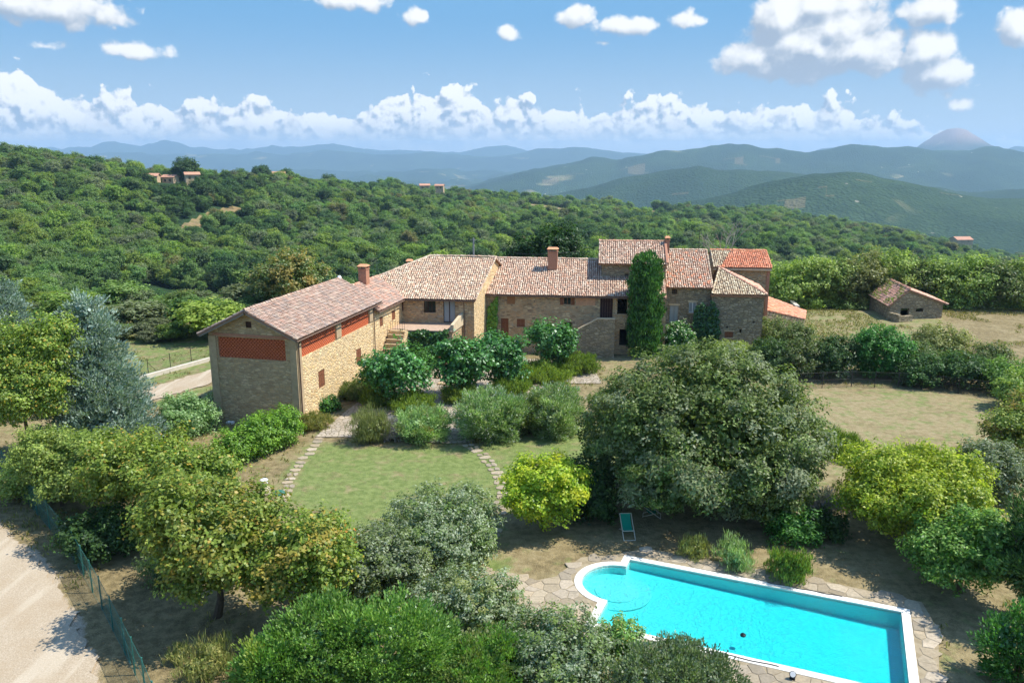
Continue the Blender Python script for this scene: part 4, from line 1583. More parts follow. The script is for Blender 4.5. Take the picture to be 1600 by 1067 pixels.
# ------------------------------------------------------------------ tower-like upper house
TA_, TB_ = v3(9.1, 80.4), v3(15.5, 79.7)
tow = empty('tower_house', tuple((TA_ + TB_) / 2 + WDEP * 3.6))
tag(tow, 'upper stone house rising above the wing roof, behind the cypress', 'house')
TDr = unit(TB_ - TA_); TL_ = float(np.linalg.norm(TB_ - TA_)); TN = v3(TDr[1], -TDr[0])
TEZ = onwall(TA_, TDr, 962, 411)[1] + 0.05
tw = wrect(TA_, TDr, 976.5, 428, 983, 441)
mb = MB()
wall_rect(mb, TA_, TDr, TL_, 5.5, TEZ, [tw], 0.25)
dp = 7.6
trz = TEZ + 1.62
for p in (TA_, TB_):
    mb.poly([p + Z3 * 4, p - TN * dp + Z3 * 4, p - TN * dp + Z3 * TEZ, p - TN * dp / 2 + Z3 * trz, p + Z3 * TEZ])
mb.poly([TA_ - TN * dp + Z3 * 4, TB_ - TN * dp + Z3 * 4, TB_ - TN * dp + Z3 * TEZ, TA_ - TN * dp + Z3 * TEZ])
mb.build('wall', M['stone_grey'], tow)
window(tow, TA_, TDr, tw, 'hole', 'wood_dark', None)
eL, eR = TA_ + TN * .45 - TDr * .35 + Z3 * (TEZ - .1), TB_ + TN * .45 + Z3 * (TEZ - .1)
rL, rR = TA_ - TN * dp / 2 - TDr * .35 + Z3 * (trz + .1), TB_ - TN * dp / 2 + Z3 * (trz + .1)
roof_plane(tow, [eL, eR, rR, rL], PAL_TILE['pink'])
bL, bR = TA_ - TN * (dp + .4) - TDr * .35 + Z3 * (TEZ - .1), TB_ - TN * (dp + .4) + Z3 * (TEZ - .1)
roof_plane(tow, [bR, bL, rL, rR], PAL_TILE['pink'], tiles=False)
ridge_row(tow, rL + Z3 * .04, rR + Z3 * .04, PAL_TILE['terracotta'])
mb = MB()       # raised brick verge on the right gable
d = unit(rR - eR)
mb.box((eR + rR) / 2 + Z3 * .1 + TDr * .1, d, TDr, np.cross(d, TDr), np.linalg.norm(rR - eR) / 2, 0.12, 0.14)
mb.build('verge', M['brick'], tow)
cb = rR + TDr * .25
chimney(tow, cb[0], cb[1] - 0.4, trz - 1.0, at_y(1034.5, 369, cb[1])[2], 0.42)

# ------------------------------------------------------------------ house right of the cypress
HA, HB = v3(15.1, 79.4), v3(19.95, 78.9)
HD = unit(HB - HA); HL = float(np.linalg.norm(HB - HA)); HN = v3(HD[1], -HD[0])
h1 = empty('stone_house', tuple((HA + HB) / 2 - HN * 6))
tag(h1, 'narrow stone house with white framed small windows, just beside the cypress', 'house')
HEZ = onwall(HA, HD, 1070, 449)[1] + 0.1
HR = [wrect(HA, HD, *v) for v in ((1050, 452, 1058, 460.5), (1047, 477, 1059.5, 505), (1077, 472, 1087.5, 489))]
mb = MB()
wall_rect(mb, HA, HD, HL, -0.3, HEZ, HR, 0.25)
dp = 13.0
hrz = HEZ + 2.75
for p in (HA, HB):
    mb.poly([p - Z3 * .3, p - HN * dp - Z3 * .3, p - HN * dp + Z3 * HEZ, p - HN * dp / 2 + Z3 * hrz, p + Z3 * HEZ])
mb.poly([HA - HN * dp - Z3 * .3, HB - HN * dp - Z3 * .3, HB - HN * dp + Z3 * HEZ, HA - HN * dp + Z3 * HEZ])
mb.build('wall', M['stone_grey'], h1)
window(h1, HA, HD, HR[0], 'glass', 'wood_dark', None)
window(h1, HA, HD, HR[1], 'pale', 'wood_grey', 'plaster', 'door', 'pale blue glazed door under a timber lintel')
window(h1, HA, HD, HR[2], 'pale', 'white', 'plaster', label='small window with white shutters')
eL, eR = HA + HN * .4 + Z3 * (HEZ - .08), HB + HN * .4 + HD * .1 + Z3 * (HEZ - .08)
rL, rR = HA - HN * dp / 2 + Z3 * (hrz + .1), HB - HN * dp / 2 + HD * .25 + Z3 * (hrz + .1)
roof_plane(h1, [eL, eR, rR, rL], PAL_TILE['pink'] + PAL_TILE['orange'][:1])
roof_plane(h1, [HB - HN * (dp + .4) + Z3 * (HEZ - .1), HA - HN * (dp + .4) + Z3 * (HEZ - .1), rL, rR], PAL_TILE['pink'], tiles=False)
ridge_row(h1, rL + Z3 * .04, rR + Z3 * .04, PAL_TILE['pink'])
ridge_row(h1, eR + Z3 * .03, rR + Z3 * .03, PAL_TILE['mid'], 0.1)

# ------------------------------------------------------------------ annex with half-hipped roof
KA, KB = v3(19.9, 78.2), v3(24.9, 77.6)
KD = unit(KB - KA); KL = float(np.linalg.norm(KB - KA)); KN = v3(KD[1], -KD[0])
KDEP = unit(v3(0.16, 0.987))
an = empty('stone_annex', tuple((KA + KB) / 2 + KDEP * 3))
tag(an, 'stone annex with ivy on its front and brick cornice under a half-hipped roof', 'house')
KEZ = onwall(KA, KD, 1150, 463)[1]
KR = [wrect(KA, KD, *v) for v in ((1132.5, 518, 1145, 527.5), (1155.5, 514.5, 1158.5, 520), (1134.5, 509.5, 1137.5, 513), (1176, 502, 1179, 505))]
mb = MB()
wall_rect(mb, KA, KD, KL, -0.3, KEZ, KR, 0.25)
KC, KE = KB + KDEP * 6.2, KA + KDEP * 6.2
mb.poly([KA - Z3 * .3, KE - Z3 * .3, KE + Z3 * KEZ, KA + Z3 * KEZ])
mb.poly([KE - Z3 * .3, KC - Z3 * .3, KC + Z3 * KEZ, KE + Z3 * KEZ])
mb.build('wall', M['stone_grey'], an)
mb = MB()
mb.poly([KB - Z3 * .3, KC - Z3 * .3, KC + Z3 * KEZ, KB + Z3 * KEZ])
mb.build('wall', M['plaster'], an)
for r in KR[:1]:
    window(an, KA, KD, r, 'shut', 'wood', 'quoin', label='low barred window in the annex front')
for a_, b_, nn in ((KA, KB, KN), (KB, KC, v3(KDEP[1], -KDEP[0]))):
    d = unit(b_ - a_)
    mb = MB()
    mb.box((a_ + b_) / 2 + Z3 * (KEZ + .07) + nn * .06, d, nn, Z3, np.linalg.norm(b_ - a_) / 2 + .12, 0.14, 0.1)
    mb.build('brick_cornice', M['brick_bright'] if 'brick_bright' in M else M['brick'], an)
kz = KEZ + 0.2
pkp = at_y(1124, 419, 83.2)
a_, b_, c_ = KA + KN * .28 - KD * .05 + Z3 * kz, KB + KN * .28 + KD * .25 + Z3 * kz, KC + KDEP * .3 + KD * .25 + Z3 * kz
roof_plane(an, [a_, b_, pkp], PAL_TILE['cream'])
roof_plane(an, [b_, c_, pkp + v3(0.1, 1.0, 0.05), pkp], PAL_TILE['terracotta'])
roof_plane(an, [c_, KE + KDEP * .3 + Z3 * kz, pkp + v3(0.1, 1.0, 0.05)], PAL_TILE['cream'], tiles=False)
ridge_row(an, b_ + Z3 * .04, pkp + Z3 * .06, PAL_TILE['terracotta'])
ridge_row(an, a_ + Z3 * .03, pkp + Z3 * .03, PAL_TILE['cream'], 0.1)

# ------------------------------------------------------------------ rear house with bright orange roof
QA, QB = v3(22.0, 86.4), v3(27.9, 85.7)
QD = unit(QB - QA); QL = float(np.linalg.norm(QB - QA)); QN = v3(QD[1], -QD[0])
rh = empty('rear_house', tuple((QA + QB) / 2 - QN * 3))
tag(rh, 'rear stone house with bright orange tiled roof behind the annex', 'house')
QEZ = onwall(QA, QD, 1165, 418)[1]
mb = MB()
wall_rect(mb, QA, QD, QL, -0.3, QEZ, [], 0.25)
dp = 6.6
qrz = QEZ + 1.3
for p in (QA, QB):
    mb.poly([p - Z3 * .3, p - QN * dp - Z3 * .3, p - QN * dp + Z3 * QEZ, p - QN * dp / 2 + Z3 * qrz, p + Z3 * QEZ])
mb.poly([QA - QN * dp - Z3 * .3, QB - QN * dp - Z3 * .3, QB - QN * dp + Z3 * QEZ, QA - QN * dp + Z3 * QEZ])
mb.build('wall', M['stone'], rh)
mb = MB()
mb.box(QB - QD * .12 + QN * .06 + Z3 * QEZ / 2, QD, QN, Z3, .16, .06, QEZ / 2)
mb.build('corner_pier', M['brick'], rh)
eL, eR = QA + QN * .4 - QD * .1 + Z3 * (QEZ + .02), QB + QN * .4 + QD * .15 + Z3 * (QEZ + .02)
rL, rR = QA - QN * dp / 2 - QD * .1 + Z3 * (qrz + .12), QB - QN * dp / 2 + QD * .15 + Z3 * (qrz + .12)
cut = 0.28
m1, m2 = eL + (eR - eL) * cut * 0.4, rL + (rR - rL) * cut * 1.35
roof_plane(rh, [m1, eR, rR, m2], PAL_TILE['orange'])
roof_plane(rh, [eL, m1, m2, rL], PAL_TILE['cream'])
roof_plane(rh, [QB - QN * (dp + .4) + Z3 * QEZ, QA - QN * (dp + .4) + Z3 * QEZ, rL, rR], PAL_TILE['orange'], tiles=False)
ridge_row(rh, rL + Z3 * .04, rR + Z3 * .04, PAL_TILE['orange'])
mb = MB()
mb.box((eL + eR) / 2 - Z3 * .2 + QN * .0, QD, QN, Z3, QL / 2 + .1, .1, .09)
mb.build('eaves_board', M['plaster'], rh)

# lean-to with broken terracotta roof
la = empty('lean_to', tuple(v3(31, 89)))
tag(la, 'low lean-to with broken terracotta roof sloping to the field', 'shed')
p_bt, p_bb, p_fb, p_ft = at(1200, 464, 3.0), at(1259, 486, 1.3), at(1257, 499, 1.25), at(1190, 484, 2.9)
roof_plane(la, [p_fb, p_bb, p_bt, p_ft], PAL_TILE['orange'] + PAL_TILE['terracotta'][:2], missing=0.07)
mb = MB()
for a_, b_ in ((p_ft, p_fb), (p_fb, p_bb), (p_bb, p_bt), (p_bt, p_ft)):
    mb.poly([v3(a_[0], a_[1], -.3), v3(b_[0], b_[1], -.3), b_ - Z3 * .1, a_ - Z3 * .1])
mb.build('wall', M['stone_grey'], la)
# roofless stone trough/wall stub behind it
tb = MB()
w0, w1, w2 = at(1203, 461, 0.9), at(1232, 466, 0.9), at(1246, 478, 0.9)
for a_, b_ in ((w0, w1), (w1, w2)):
    d = unit(b_ - a_); n_ = np.cross(d, Z3)
    tb.box((a_ + b_) / 2 - Z3 * .5, d, n_, Z3, np.linalg.norm(b_ - a_) / 2 + .15, .25, .55)
tag(tb.build('ruined_wall', M['concrete']), 'stub of grey ruined wall behind the lean-to', 'wall')

# ------------------------------------------------------------------ overgrown stone shed in the field
DF = at(1388, 499); DR = at(1471, 497)
SDd = unit(DR - DF); SLn = float(np.linalg.norm(DR - DF)); SNn = v3(SDd[1], -SDd[0])
SDp = unit(v3(0.15, 0.99))
shed = empty('stone_shed', tuple((DF + DR) / 2 + SDp * 4))
tag(shed, 'small overgrown stone shed with half collapsed tiled roof in the field', 'shed')
SEZ, SRZ, SD_ = 1.8, 3.5, 8.2
sdo = wrect(DF, SDd, 1407.5, 482, 1418.5, 503)
swi = wrect(DF, SDd, 1431.5, 482, 1442, 491)
sdo = (sdo[0], sdo[1], 0.0, min(sdo[3], 1.7)); swi = (swi[0], swi[1], max(swi[2], 0.8), min(swi[3], 1.7))
mb = MB()
wall_rect(mb, DF, SDd, SLn, -0.3, SEZ, [sdo, swi], 0.3)
pkf = DF + SDd * SLn * 0.32
mb.poly([DF + Z3 * SEZ, DR + Z3 * SEZ, pkf + Z3 * SRZ])
B0, B1 = DF + SDp * SD_, DR + SDp * SD_
mb.poly([DF - Z3 * .3, B0 - Z3 * .3, B0 + Z3 * SEZ, DF + Z3 * SEZ])
mb.poly([DR - Z3 * .3, B1 - Z3 * .3, B1 + Z3 * SEZ, DR + Z3 * SEZ])
mb.poly([B0 - Z3 * .3, B1 - Z3 * .3, B1 + Z3 * SEZ, pkf + SDp * SD_ + Z3 * SRZ, B0 + Z3 * SEZ])
mb.build('wall', M['stone_grey'], shed)
window(shed, DF, SDd, sdo, 'hole', 'wood_dark', None, 'doorway')
window(shed, DF, SDd, swi, 'hole', 'wood_dark', None)
rf, rb = pkf + SNn * .2 + Z3 * (SRZ + .1), pkf + SDp * SD_ + Z3 * (SRZ + .1)
slr = (SRZ - SEZ) / (SLn * 0.68)
er_f, er_b = DR + SDd * .5 + SNn * .2 + Z3 * (SEZ + .1 - slr * .5), B1 + SDd * .5 + Z3 * (SEZ + .1 - slr * .5)
roof_plane(shed, [er_f, er_b, rb, rf], PAL_TILE['terracotta'])
sll = (SRZ - SEZ) / (SLn * 0.32)
elf, elb = DF - SDd * .3 + SNn * .2 + Z3 * (SEZ + .1 - sll * .3), B0 - SDd * .3 + Z3 * (SEZ + .1 - sll * .3)
roof_plane(shed, [elb, elf, rf, rb], PAL_TILE['terracotta'], missing=0.08)
ridge_row(shed, rf + Z3 * .03, rb + Z3 * .03, PAL_TILE['terracotta'])
mb = MB()
s0, s1 = DF + SDd * 0.3 + SNn * 1.6, DF + SDd * 2.0 + SNn * 1.3
for a_, b_, h in ((DF, s0, .9), (s0, s1, .7)):
    d = unit(b_ - a_); n_ = np.cross(d, Z3)
    mb.box((a_ + b_) / 2 + Z3 * h / 2, d, n_, Z3, np.linalg.norm(b_ - a_) / 2 + .12, .2, h / 2)
mb.build('broken_wall', M['stone_grey'], shed)

# ------------------------------------------------------------------ far houses


def far_house(px, py, wpx, hm, label, wallc, roofc, Y=None, ry=0.25):
    h = z_at_sight(px, py, 150, 1200) if Y is None else (at_y(px, py, Y)[0], Y)
    if h is None:
        return
    x, y = h
    z = max(at_y(px, py, y)[2], th(x, y))
    w = wpx / FPX * y
    o = empty('distant_house', (x, y, z))
    tag(o, label, 'house', 'houses on the far slope')
    c, s = math.cos(ry), math.sin(ry)
    ax, ay = v3(c, s), v3(-s, c)
    base = v3(x, y, z)
    d = w * 0.75
    mb = MB()
    zb = -7.0
    P = lambda a, b, zz: base + ax * a + ay * b + Z3 * zz
    wall_rect(mb, P(-w / 2, 0, 0), ax, w, z + zb, z + hm, [(w * k - .6, w * k + .6, z + hm - 2.4, z + hm - 1.0) for k in (0.28, 0.7)], 0.3, ay)
    mb.poly([P(w / 2, 0, zb), P(w / 2, d, zb), P(w / 2, d, hm), P(w / 2, d / 2, hm + d * .2), P(w / 2, 0, hm)])
    mb.poly([P(-w / 2, 0, zb), P(-w / 2, d, zb), P(-w / 2, d, hm), P(-w / 2, d / 2, hm + d * .2), P(-w / 2, 0, hm)])
    mb.poly([P(-w / 2, d, zb), P(w / 2, d, zb), P(w / 2, d, hm), P(-w / 2, d, hm)])
    mb.build('wall', wallc, o)
    r = MB()
    e = 0.6
    r.slab([P(-w / 2 - e, -e, hm + .1), P(w / 2 + e, -e, hm + .1), P(w / 2 + e, d / 2, hm + d * .2 + .35), P(-w / 2 - e, d / 2, hm + d * .2 + .35)], Z3, .25)
    r.slab([P(-w / 2 - e, d + e, hm + .1), P(w / 2 + e, d + e, hm + .1), P(w / 2 + e, d / 2, hm + d * .2 + .36), P(-w / 2 - e, d / 2, hm + d * .2 + .36)], Z3, .25)
    r.build('roof', roofc, o)


M['far_wall'] = m_plain('far_stone', lin(186, 160, 124), 0.9, 0.2, 0.6)
M['far_yellow'] = m_plain('far_yellow', lin(216, 178, 96), 0.9, 0.1, 0.6)
M['far_roof'] = m_plain('far_roof', lin(186, 138, 110), 0.9, 0.2, 0.8)
FARH = [(302, 288, 20, 5.2, 'tall square stone house at the right end of the hill hamlet', 'far_wall', 452, 0.5), (234, 284, 22, 3.0, 'stone house with tiled roof at the left end of the hill hamlet', 'far_wall', 455, 0.1),
        (262, 284, 20, 2.4, 'low middle house of the hill hamlet on the far slope', 'far_wall', 462, -0.2),
        (436, 279, 18, 3.4, 'yellow house among trees on the crest of the far slope', 'far_yellow', 610, 0.3), (664, 294, 15, 2.2, 'left of two pale houses in the woods below the far plain', 'far_wall', 760, 0.2),
        (686, 294, 13, 2.0, 'right of two pale houses in the woods below the far plain', 'far_wall', 765, -0.1), (1508, 378, 26, 2.2, 'tiled farmhouse above the pale meadow on the far slope', 'far_wall', 900, 0.1)]
FARXY = []
for (px, py, w, h, lab, mt, Y, ry) in FARH:
    x = at_y(px, py, Y)[0]
    z = at_y(px, py, Y)[2]
    FARXY.append((x, Y))
    far_house(px, py, w, z + h - th(x, Y) if False else h, lab, M[mt], M['far_roof'], Y, ry)

# ------------------------------------------------------------------ swimming pool
pool = empty('swimming_pool', tuple(pool_pt(POOL_L / 2, POOL_W / 2)))
tag(pool, 'turquoise swimming pool with white coping and round bay at one end', 'pool')
m_liner, T, out = new_mat('pool_liner')
P = pos(T)
principled(T, out, T.mix(T.smooth(T.noise(P, 1.5, 3, 0.5), 0.4, 0.6, 0, 0.3), lin(206, 240, 236), lin(192, 236, 234)), 0.6)
m_water, T, out = new_mat('pool_water')
P = pos(T)
w1 = T.noise(P, 4.5, 3, 0.55, 1.2)
w2 = T.noise(P, 16.0, 2, 0.55, 0.6)
nrm = bump(T, T.math('ADD', w1, T.math('MULTIPLY', w2, 0.6)), 0.85, 0.07)
tr_ = T.n('ShaderNodeBsdfTransparent'); tr_.inputs[0].default_value = (0.97, 0.99, 0.99, 1)
ab = T.n('ShaderNodeVolumeAbsorption'); ab.inputs['Color'].default_value = (0.02, 0.945, 0.965, 1); ab.inputs['Density'].default_value = 1.75
T.t.links.new(ab.outputs[0], out.inputs['Volume'])
gl = T.n('ShaderNodeBsdfGlossy'); gl.inputs[1].default_value = 0.07; T.put(gl.inputs['Normal'], nrm)
fr = T.n('ShaderNodeFresnel'); fr.inputs[0].default_value = 1.33; T.put(fr.inputs['Normal'], nrm)
mx = T.n('ShaderNodeMixShader')
T.t.links.new(fr.outputs[0], mx.inputs[0]); T.t.links.new(tr_.outputs[0], mx.inputs[1]); T.t.links.new(gl.outputs[0], mx.inputs[2])
T.t.links.new(mx.outputs[0], out.inputs[0])
m_cop = m_plain('white_coping', lin(226, 220, 206), 0.7, 0.08, 3.0, 0.15)
WZ, CZ, PD = 0.02, 0.085, -0.40
inner = pool_outline(0.0)
outer = pool_outline(0.35)


def floor_z(a):
    return PD - 0.03 * max(a, -2.0)


def ring(mb, A, B, za, zb):
    """flat strip between two loops of the same number of corners"""
    n = len(A)
    for k in range(n):
        j = (k + 1) % n
        mb.poly([pool_pt(*A[k], za), pool_pt(*A[j], za), pool_pt(*B[j], zb), pool_pt(*B[k], zb)])


mb = MB()
ring(mb, outer, inner, CZ, CZ)
ring(mb, outer, outer, -0.3, CZ)
ring(mb, inner, inner, CZ, CZ - 0.12)
mb.build('coping', m_cop, pool)
lip = pool_outline(-0.02)
mb = MB()
for k in range(len(lip)):
    j = (k + 1) % len(lip)
    mb.poly([pool_pt(*lip[k], CZ - 0.12), pool_pt(*lip[j], CZ - 0.12), pool_pt(*lip[j], floor_z(lip[j][0])), pool_pt(*lip[k], floor_z(lip[k][0]))])
ring(mb, inner, lip, CZ - 0.12, CZ - 0.12)
mb.poly([pool_pt(a, b, floor_z(a)) for a, b in lip])
mb.build('basin', m_liner, pool)
for r_, z_ in ((1.6, -0.36), (1.0, -0.32)):
    mb = MB()
    ang = [2 * math.pi * k / 40 for k in range(40)]
    pts = [(r_ * math.cos(t), 2.35 + r_ * math.sin(t)) for t in ang]
    n = len(pts)
    mb.poly([pool_pt(a, b, z_) for a, b in pts])
    for k in range(n):
        j = (k + 1) % n
        mb.poly([pool_pt(*pts[k], PD), pool_pt(*pts[j], PD), pool_pt(*pts[j], z_), pool_pt(*pts[k], z_)])
    mb.build('pool_step', m_liner, pool)
mb = MB()
mb.poly([pool_pt(a, b, WZ) for a, b in inner][::-1])
mb.poly([pool_pt(a, b, PD - 0.6) for a, b in inner])
ring(mb, inner, inner, WZ, PD - 0.6)
mb.build('water', m_water, pool)
# things at the pool
mb = MB()
p = at(1161, 992, WZ)
mb.lathe(tuple(p), [(0.02, -0.06), (0.11, -0.03), (0.12, 0.03), (0.07, 0.07), (0.04, 0.10)], 12)
tag(mb.build('pool_float', M['black']), 'small dark floating dispenser on the pool water', 'float')
p = at(1238, 1060, CZ)
lamp = empty('pool_spotlight', tuple(p)); tag(lamp, 'small round black spotlight on the near pool edge', 'lamp')
mb = MB(); mb.box(p + Z3 * .03, PA, PB, Z3, .1, .07, .03); mb.tube(p + Z3 * .05, p + Z3 * .14, .02, .02, 6); mb.build('bracket', M['black'], lamp)
mb = MB(); d = unit(v3(-.3, -.9, .5)); mb.tube(p + Z3 * .2 - d * .07, p + Z3 * .2 + d * .07, .08, .13, 14); mb.build('housing', M['black'], lamp)
mb = MB(); mb.tube(p + Z3 * .2 + d * .072, p + Z3 * .2 + d * .08, .105, .10, 14); mb.build('lens', M['white'], lamp)
for a0_, a1_, b_, lab in ((6.4, 9.6, -0.30, 'dark hose lying along the far pool edge'), (2.6, 7.4, POOL_W + 0.2, 'thin hose lying along the near pool edge')):
    mb = MB()
    pts = [pool_pt(a0_ + (a1_ - a0_) * k / 14, b_ + 0.03 * math.sin(k * 1.3), CZ + .02) for k in range(15)]
    mb.path(pts, 0.018, 0.018, 5)
    tag(mb.build('pool_hose', M['iron']), lab, 'hose')

# ------------------------------------------------------------------ flagstone terrace round the pool
m_joint, T, out = new_mat('terrace_joint')
P = pos(T)
principled(T, out, T.mix(T.smooth(T.noise(P, 3, 4, 0.6), 0.4, 0.65), lin(158, 144, 118), lin(142, 128, 102)), 0.96, bump(T, T.noise(P, 20, 3, 0.6), 0.5, 0.03), 0.1)
TERR = gp((738, 890), (800, 896), (838, 908), (868, 902), (908, 872), (960, 868), (1010, 858), (1150, 884), (1300, 912), (1440, 942), (1466, 985), (1468, 1110), (1400, 1190), (1150, 1100), (1020, 1035), (905, 1010), (830, 990), (770, 950))
bm = bmesh.new()
oe_ = [bm.verts.new((p[0], p[1], 0.062)) for p in TERR]
ie_ = [bm.verts.new(tuple(pool_pt(a, b, 0.062))) for a, b in pool_outline(0.30)]
for L_ in (oe_, ie_):
    for k in range(len(L_)):
        bm.edges.new((L_[k], L_[(k + 1) % len(L_)]))
bmesh.ops.triangle_fill(bm, use_beauty=True, use_dissolve=False, edges=bm.edges[:])
oed = [(TERR[k], TERR[(k + 1) % len(TERR)]) for k in range(len(TERR))]
for a_, b_ in oed:
    vs = [bm.verts.new((a_[0], a_[1], 0.062)), bm.verts.new((b_[0], b_[1], 0.062)), bm.verts.new((b_[0], b_[1], -.1)), bm.verts.new((a_[0], a_[1], -.1))]
    bm.faces.new(vs)
me = bpy.data.meshes.new('pool_terrace')
bm.normal_update(); bm.to_mesh(me); bm.free()
terr = link('pool_terrace', me, m_joint)
tag(terr, 'irregular pale flagstone paving around the pool', None, None, 'structure')


def voronoi_cells(pts, reach):
    """convex cells of a point set by cutting with bisectors"""
    cells = []
    P = np.array(pts)
    for i, p in enumerate(P):
        d = np.linalg.norm(P - p, axis=1)
        nb = np.argsort(d)[1:18]
        poly = [p + np.array(q) * reach for q in ((-1, -1), (1, -1), (1, 1), (-1, 1))]
        for j in nb:
            m = (p + P[j]) / 2
            n = P[j] - p
            new = []
            for k in range(len(poly)):
                a, b = poly[k], poly[(k + 1) % len(poly)]
                da, db = np.dot(a - m, n), np.dot(b - m, n)
                if da <= 0:
                    new.append(a)
                if (da < 0) != (db < 0):
                    new.append(a + (b - a) * da / (da - db))
            poly = new
            if len(poly) < 3:
                break
        if len(poly) >= 3:
            cells.append((p, poly))
    return cells


m_flag = m_attr('flagstone', 0.92, 0.2, 0.5, 9.0, 0.15, (lin(134, 124, 104), 1.1, 0.54, 0.68))
FLAGC = [lin(162, 148, 124), lin(170, 156, 132), lin(154, 140, 116), lin(164, 148, 122), lin(150, 138, 118), lin(174, 160, 138)]


def flat_stone(name, poly, z0, z1, parent, mat, rng, shrink=0.03, cols=FLAGC):
    c = np.mean(poly, axis=0)
    P = []
    for q in poly:
        d = q - c
        L = np.linalg.norm(d)
        P.append(c + d * max(0.3, (L - shrink) / L))
    n = len(P)
    mb = MB()
    col = tuple(np.array(cols[rng.integers(len(cols))]) * rng.uniform(0.85, 1.12))
    t1, t2 = rng.normal(0, 0.006, 2)
    V = [(q[0], q[1], z0) for q in P] + [(q[0] + 0 * t1, q[1], z1 - 0.012 + t1 * (q[0] - c[0]) + t2 * (q[1] - c[1])) for q in P]
    V += [(c[0] + (q[0] - c[0]) * 0.93, c[1] + (q[1] - c[1]) * 0.93, z1 + t1 * (q[0] - c[0]) + t2 * (q[1] - c[1])) for q in P]
    mb.v = V
    for lay in (0, 1):
        for k in range(n):
            j = (k + 1) % n
            mb.f.append((lay * n + k, lay * n + j, (lay + 1) * n + j, (lay + 1) * n + k))
    mb.f.append(tuple(2 * n + k for k in range(n)))
    mb.c = [col] * len(V)
    return mb.build(name, mat, parent)


rng = np.random.default_rng(21)
tx = [p[0] for p in TERR]; ty = [p[1] for p in TERR]
seeds = []
for i in range(70):
    for j in range(80):
        s = 0.66
        x, y = min(tx) - 1 + (i + 0.5 * (j % 2)) * s, min(ty) - 1 + j * s * 0.8
        if x < max(tx) + 1 and y < max(ty) + 1:
            seeds.append(np.array([x, y]) + rng.normal(0, 0.15, 2))
out_poly = [pool_pt(a, b)[:2] for a, b in pool_outline(0.36)]
nst = 0
nst_list = []
for c, poly in voronoi_cells(seeds, 1.2):
    if not inpoly(c[0], c[1], TERR) or inpoly(c[0], c[1], out_poly) or c[1] < 21.5:
        continue
    poly = [np.array(q) for q in poly]
    for q in poly:              # stones are cut to the pool edge
        k = 0
        while inpoly(q[0], q[1], out_poly) and k < 25:
            q += (c - q) * 0.08
            k += 1
    poly = [q for q in poly if np.linalg.norm(q - c) > 0.05]
    if len(poly) < 3 or any(inpoly(q[0], q[1], out_poly) for q in poly):
        continue
    if nst >= 298:
        break
    nst_list.append(c)
    flat_stone('flagstone', poly, 0.05, 0.082 + rng.uniform(0, 0.012), terr, m_flag, rng, 0.015)
    nst += 1


# ------------------------------------------------------------------ stepping stone paths over the lawn
def step_path(label, line, width, gap, seed):
    rng = np.random.default_rng(seed)
    W_ = [at(*p) for p in line]
    root = empty('stepping_path', tuple(W_[len(W_) // 2]))
    tag(root, label, None, None, 'structure')
    seg = [0.0]
    for k in range(len(W_) - 1):
        seg.append(seg[-1] + float(np.linalg.norm(W_[k + 1] - W_[k])))
    s = 0.2
    while s < seg[-1] - 0.2:
        k = max(i for i in range(len(seg) - 1) if seg[i] <= s)
        d = unit(W_[k + 1] - W_[k])
        c = W_[k] + d * (s - seg[k])
        n = v3(d[1], -d[0])
        ln = rng.uniform(0.42, 0.7)
        parts = [(0.0, width)] if rng.random() < 0.6 else [(-width * 0.27, width * 0.48), (width * 0.27, width * 0.48)]
        for off, w in parts:
            cc = c + n * (off + rng.normal(0, 0.05))
            m = rng.integers(5, 8)
            poly = []
            for q in range(m):
                t = 2 * math.pi * q / m + rng.normal(0, 0.13)
                ex = max(abs(math.cos(t)), abs(math.sin(t)))
                poly.append((cc + d * (ln / 2 * math.cos(t) / ex ** 0.7) + n * (w / 2 * math.sin(t) / ex ** 0.7))[:2])
            flat_stone('stone', [np.array(q) for q in poly], -0.04, th(cc[0], cc[1]) + 0.045, root, m_flag, rng, 0.02)
        s += ln + gap * rng.uniform(0.4, 1.3)
    return root


step_path('curved stepping stone path on the left of the lawn', [(500, 684), (487, 702), (468, 724), (456, 742), (449, 762), (441, 788), (436, 800)], 0.72, 0.16, 3)
step_path('curved stepping stone path from court to pool on the right of the lawn', [(722, 688), (740, 700), (760, 716), (774, 734), (783, 752), (787, 768), (782, 790), (776, 815), (768, 840)], 0.85, 0.14, 4)

# paved court before the house
m_court, T, out = new_mat('court_paving')
P = pos(T)
V_ = T.vmath('MULTIPLY', P, (2.6, 2.6, 1))
cell = T.voronoi(V_, 1.0, 'F1', out='Color', dims='2D')
edge = T.voronoi(V_, 1.0, 'DISTANCE_TO_EDGE', dims='2D')
s_ = T.n('ShaderNodeSeparateColor'); T.put(s_.inputs[0], cell)
stn = T.ramp(s_.outputs[0], [(0, lin(150, 136, 118)), (0.5, lin(180, 166, 146)), (1, lin(164, 152, 136))])
stn = T.mix(T.smooth(T.noise(P, 1.1, 4, 0.6), 0.45, 0.65, 0, 0.5), stn, lin(140, 126, 104))
principled(T, out, T.mix(T.smooth(edge, 0.02, 0.1), lin(110, 104, 78), stn), 0.93, bump(T, T.smooth(edge, 0.0, 0.15), 0.7, 0.03), 0.15)
mb = MB()
bm = bmesh.new()
f = bm.faces.new([bm.verts.new((p[0], p[1], 0.075)) for p in COURT])
bmesh.ops.triangulate(bm, faces=[f])
me = bpy.data.meshes.new('courtyard'); bm.to_mesh(me); bm.free()
tag(link('courtyard', me, m_court), 'grey stone paved court between garden bushes and house', None, None, 'structure')
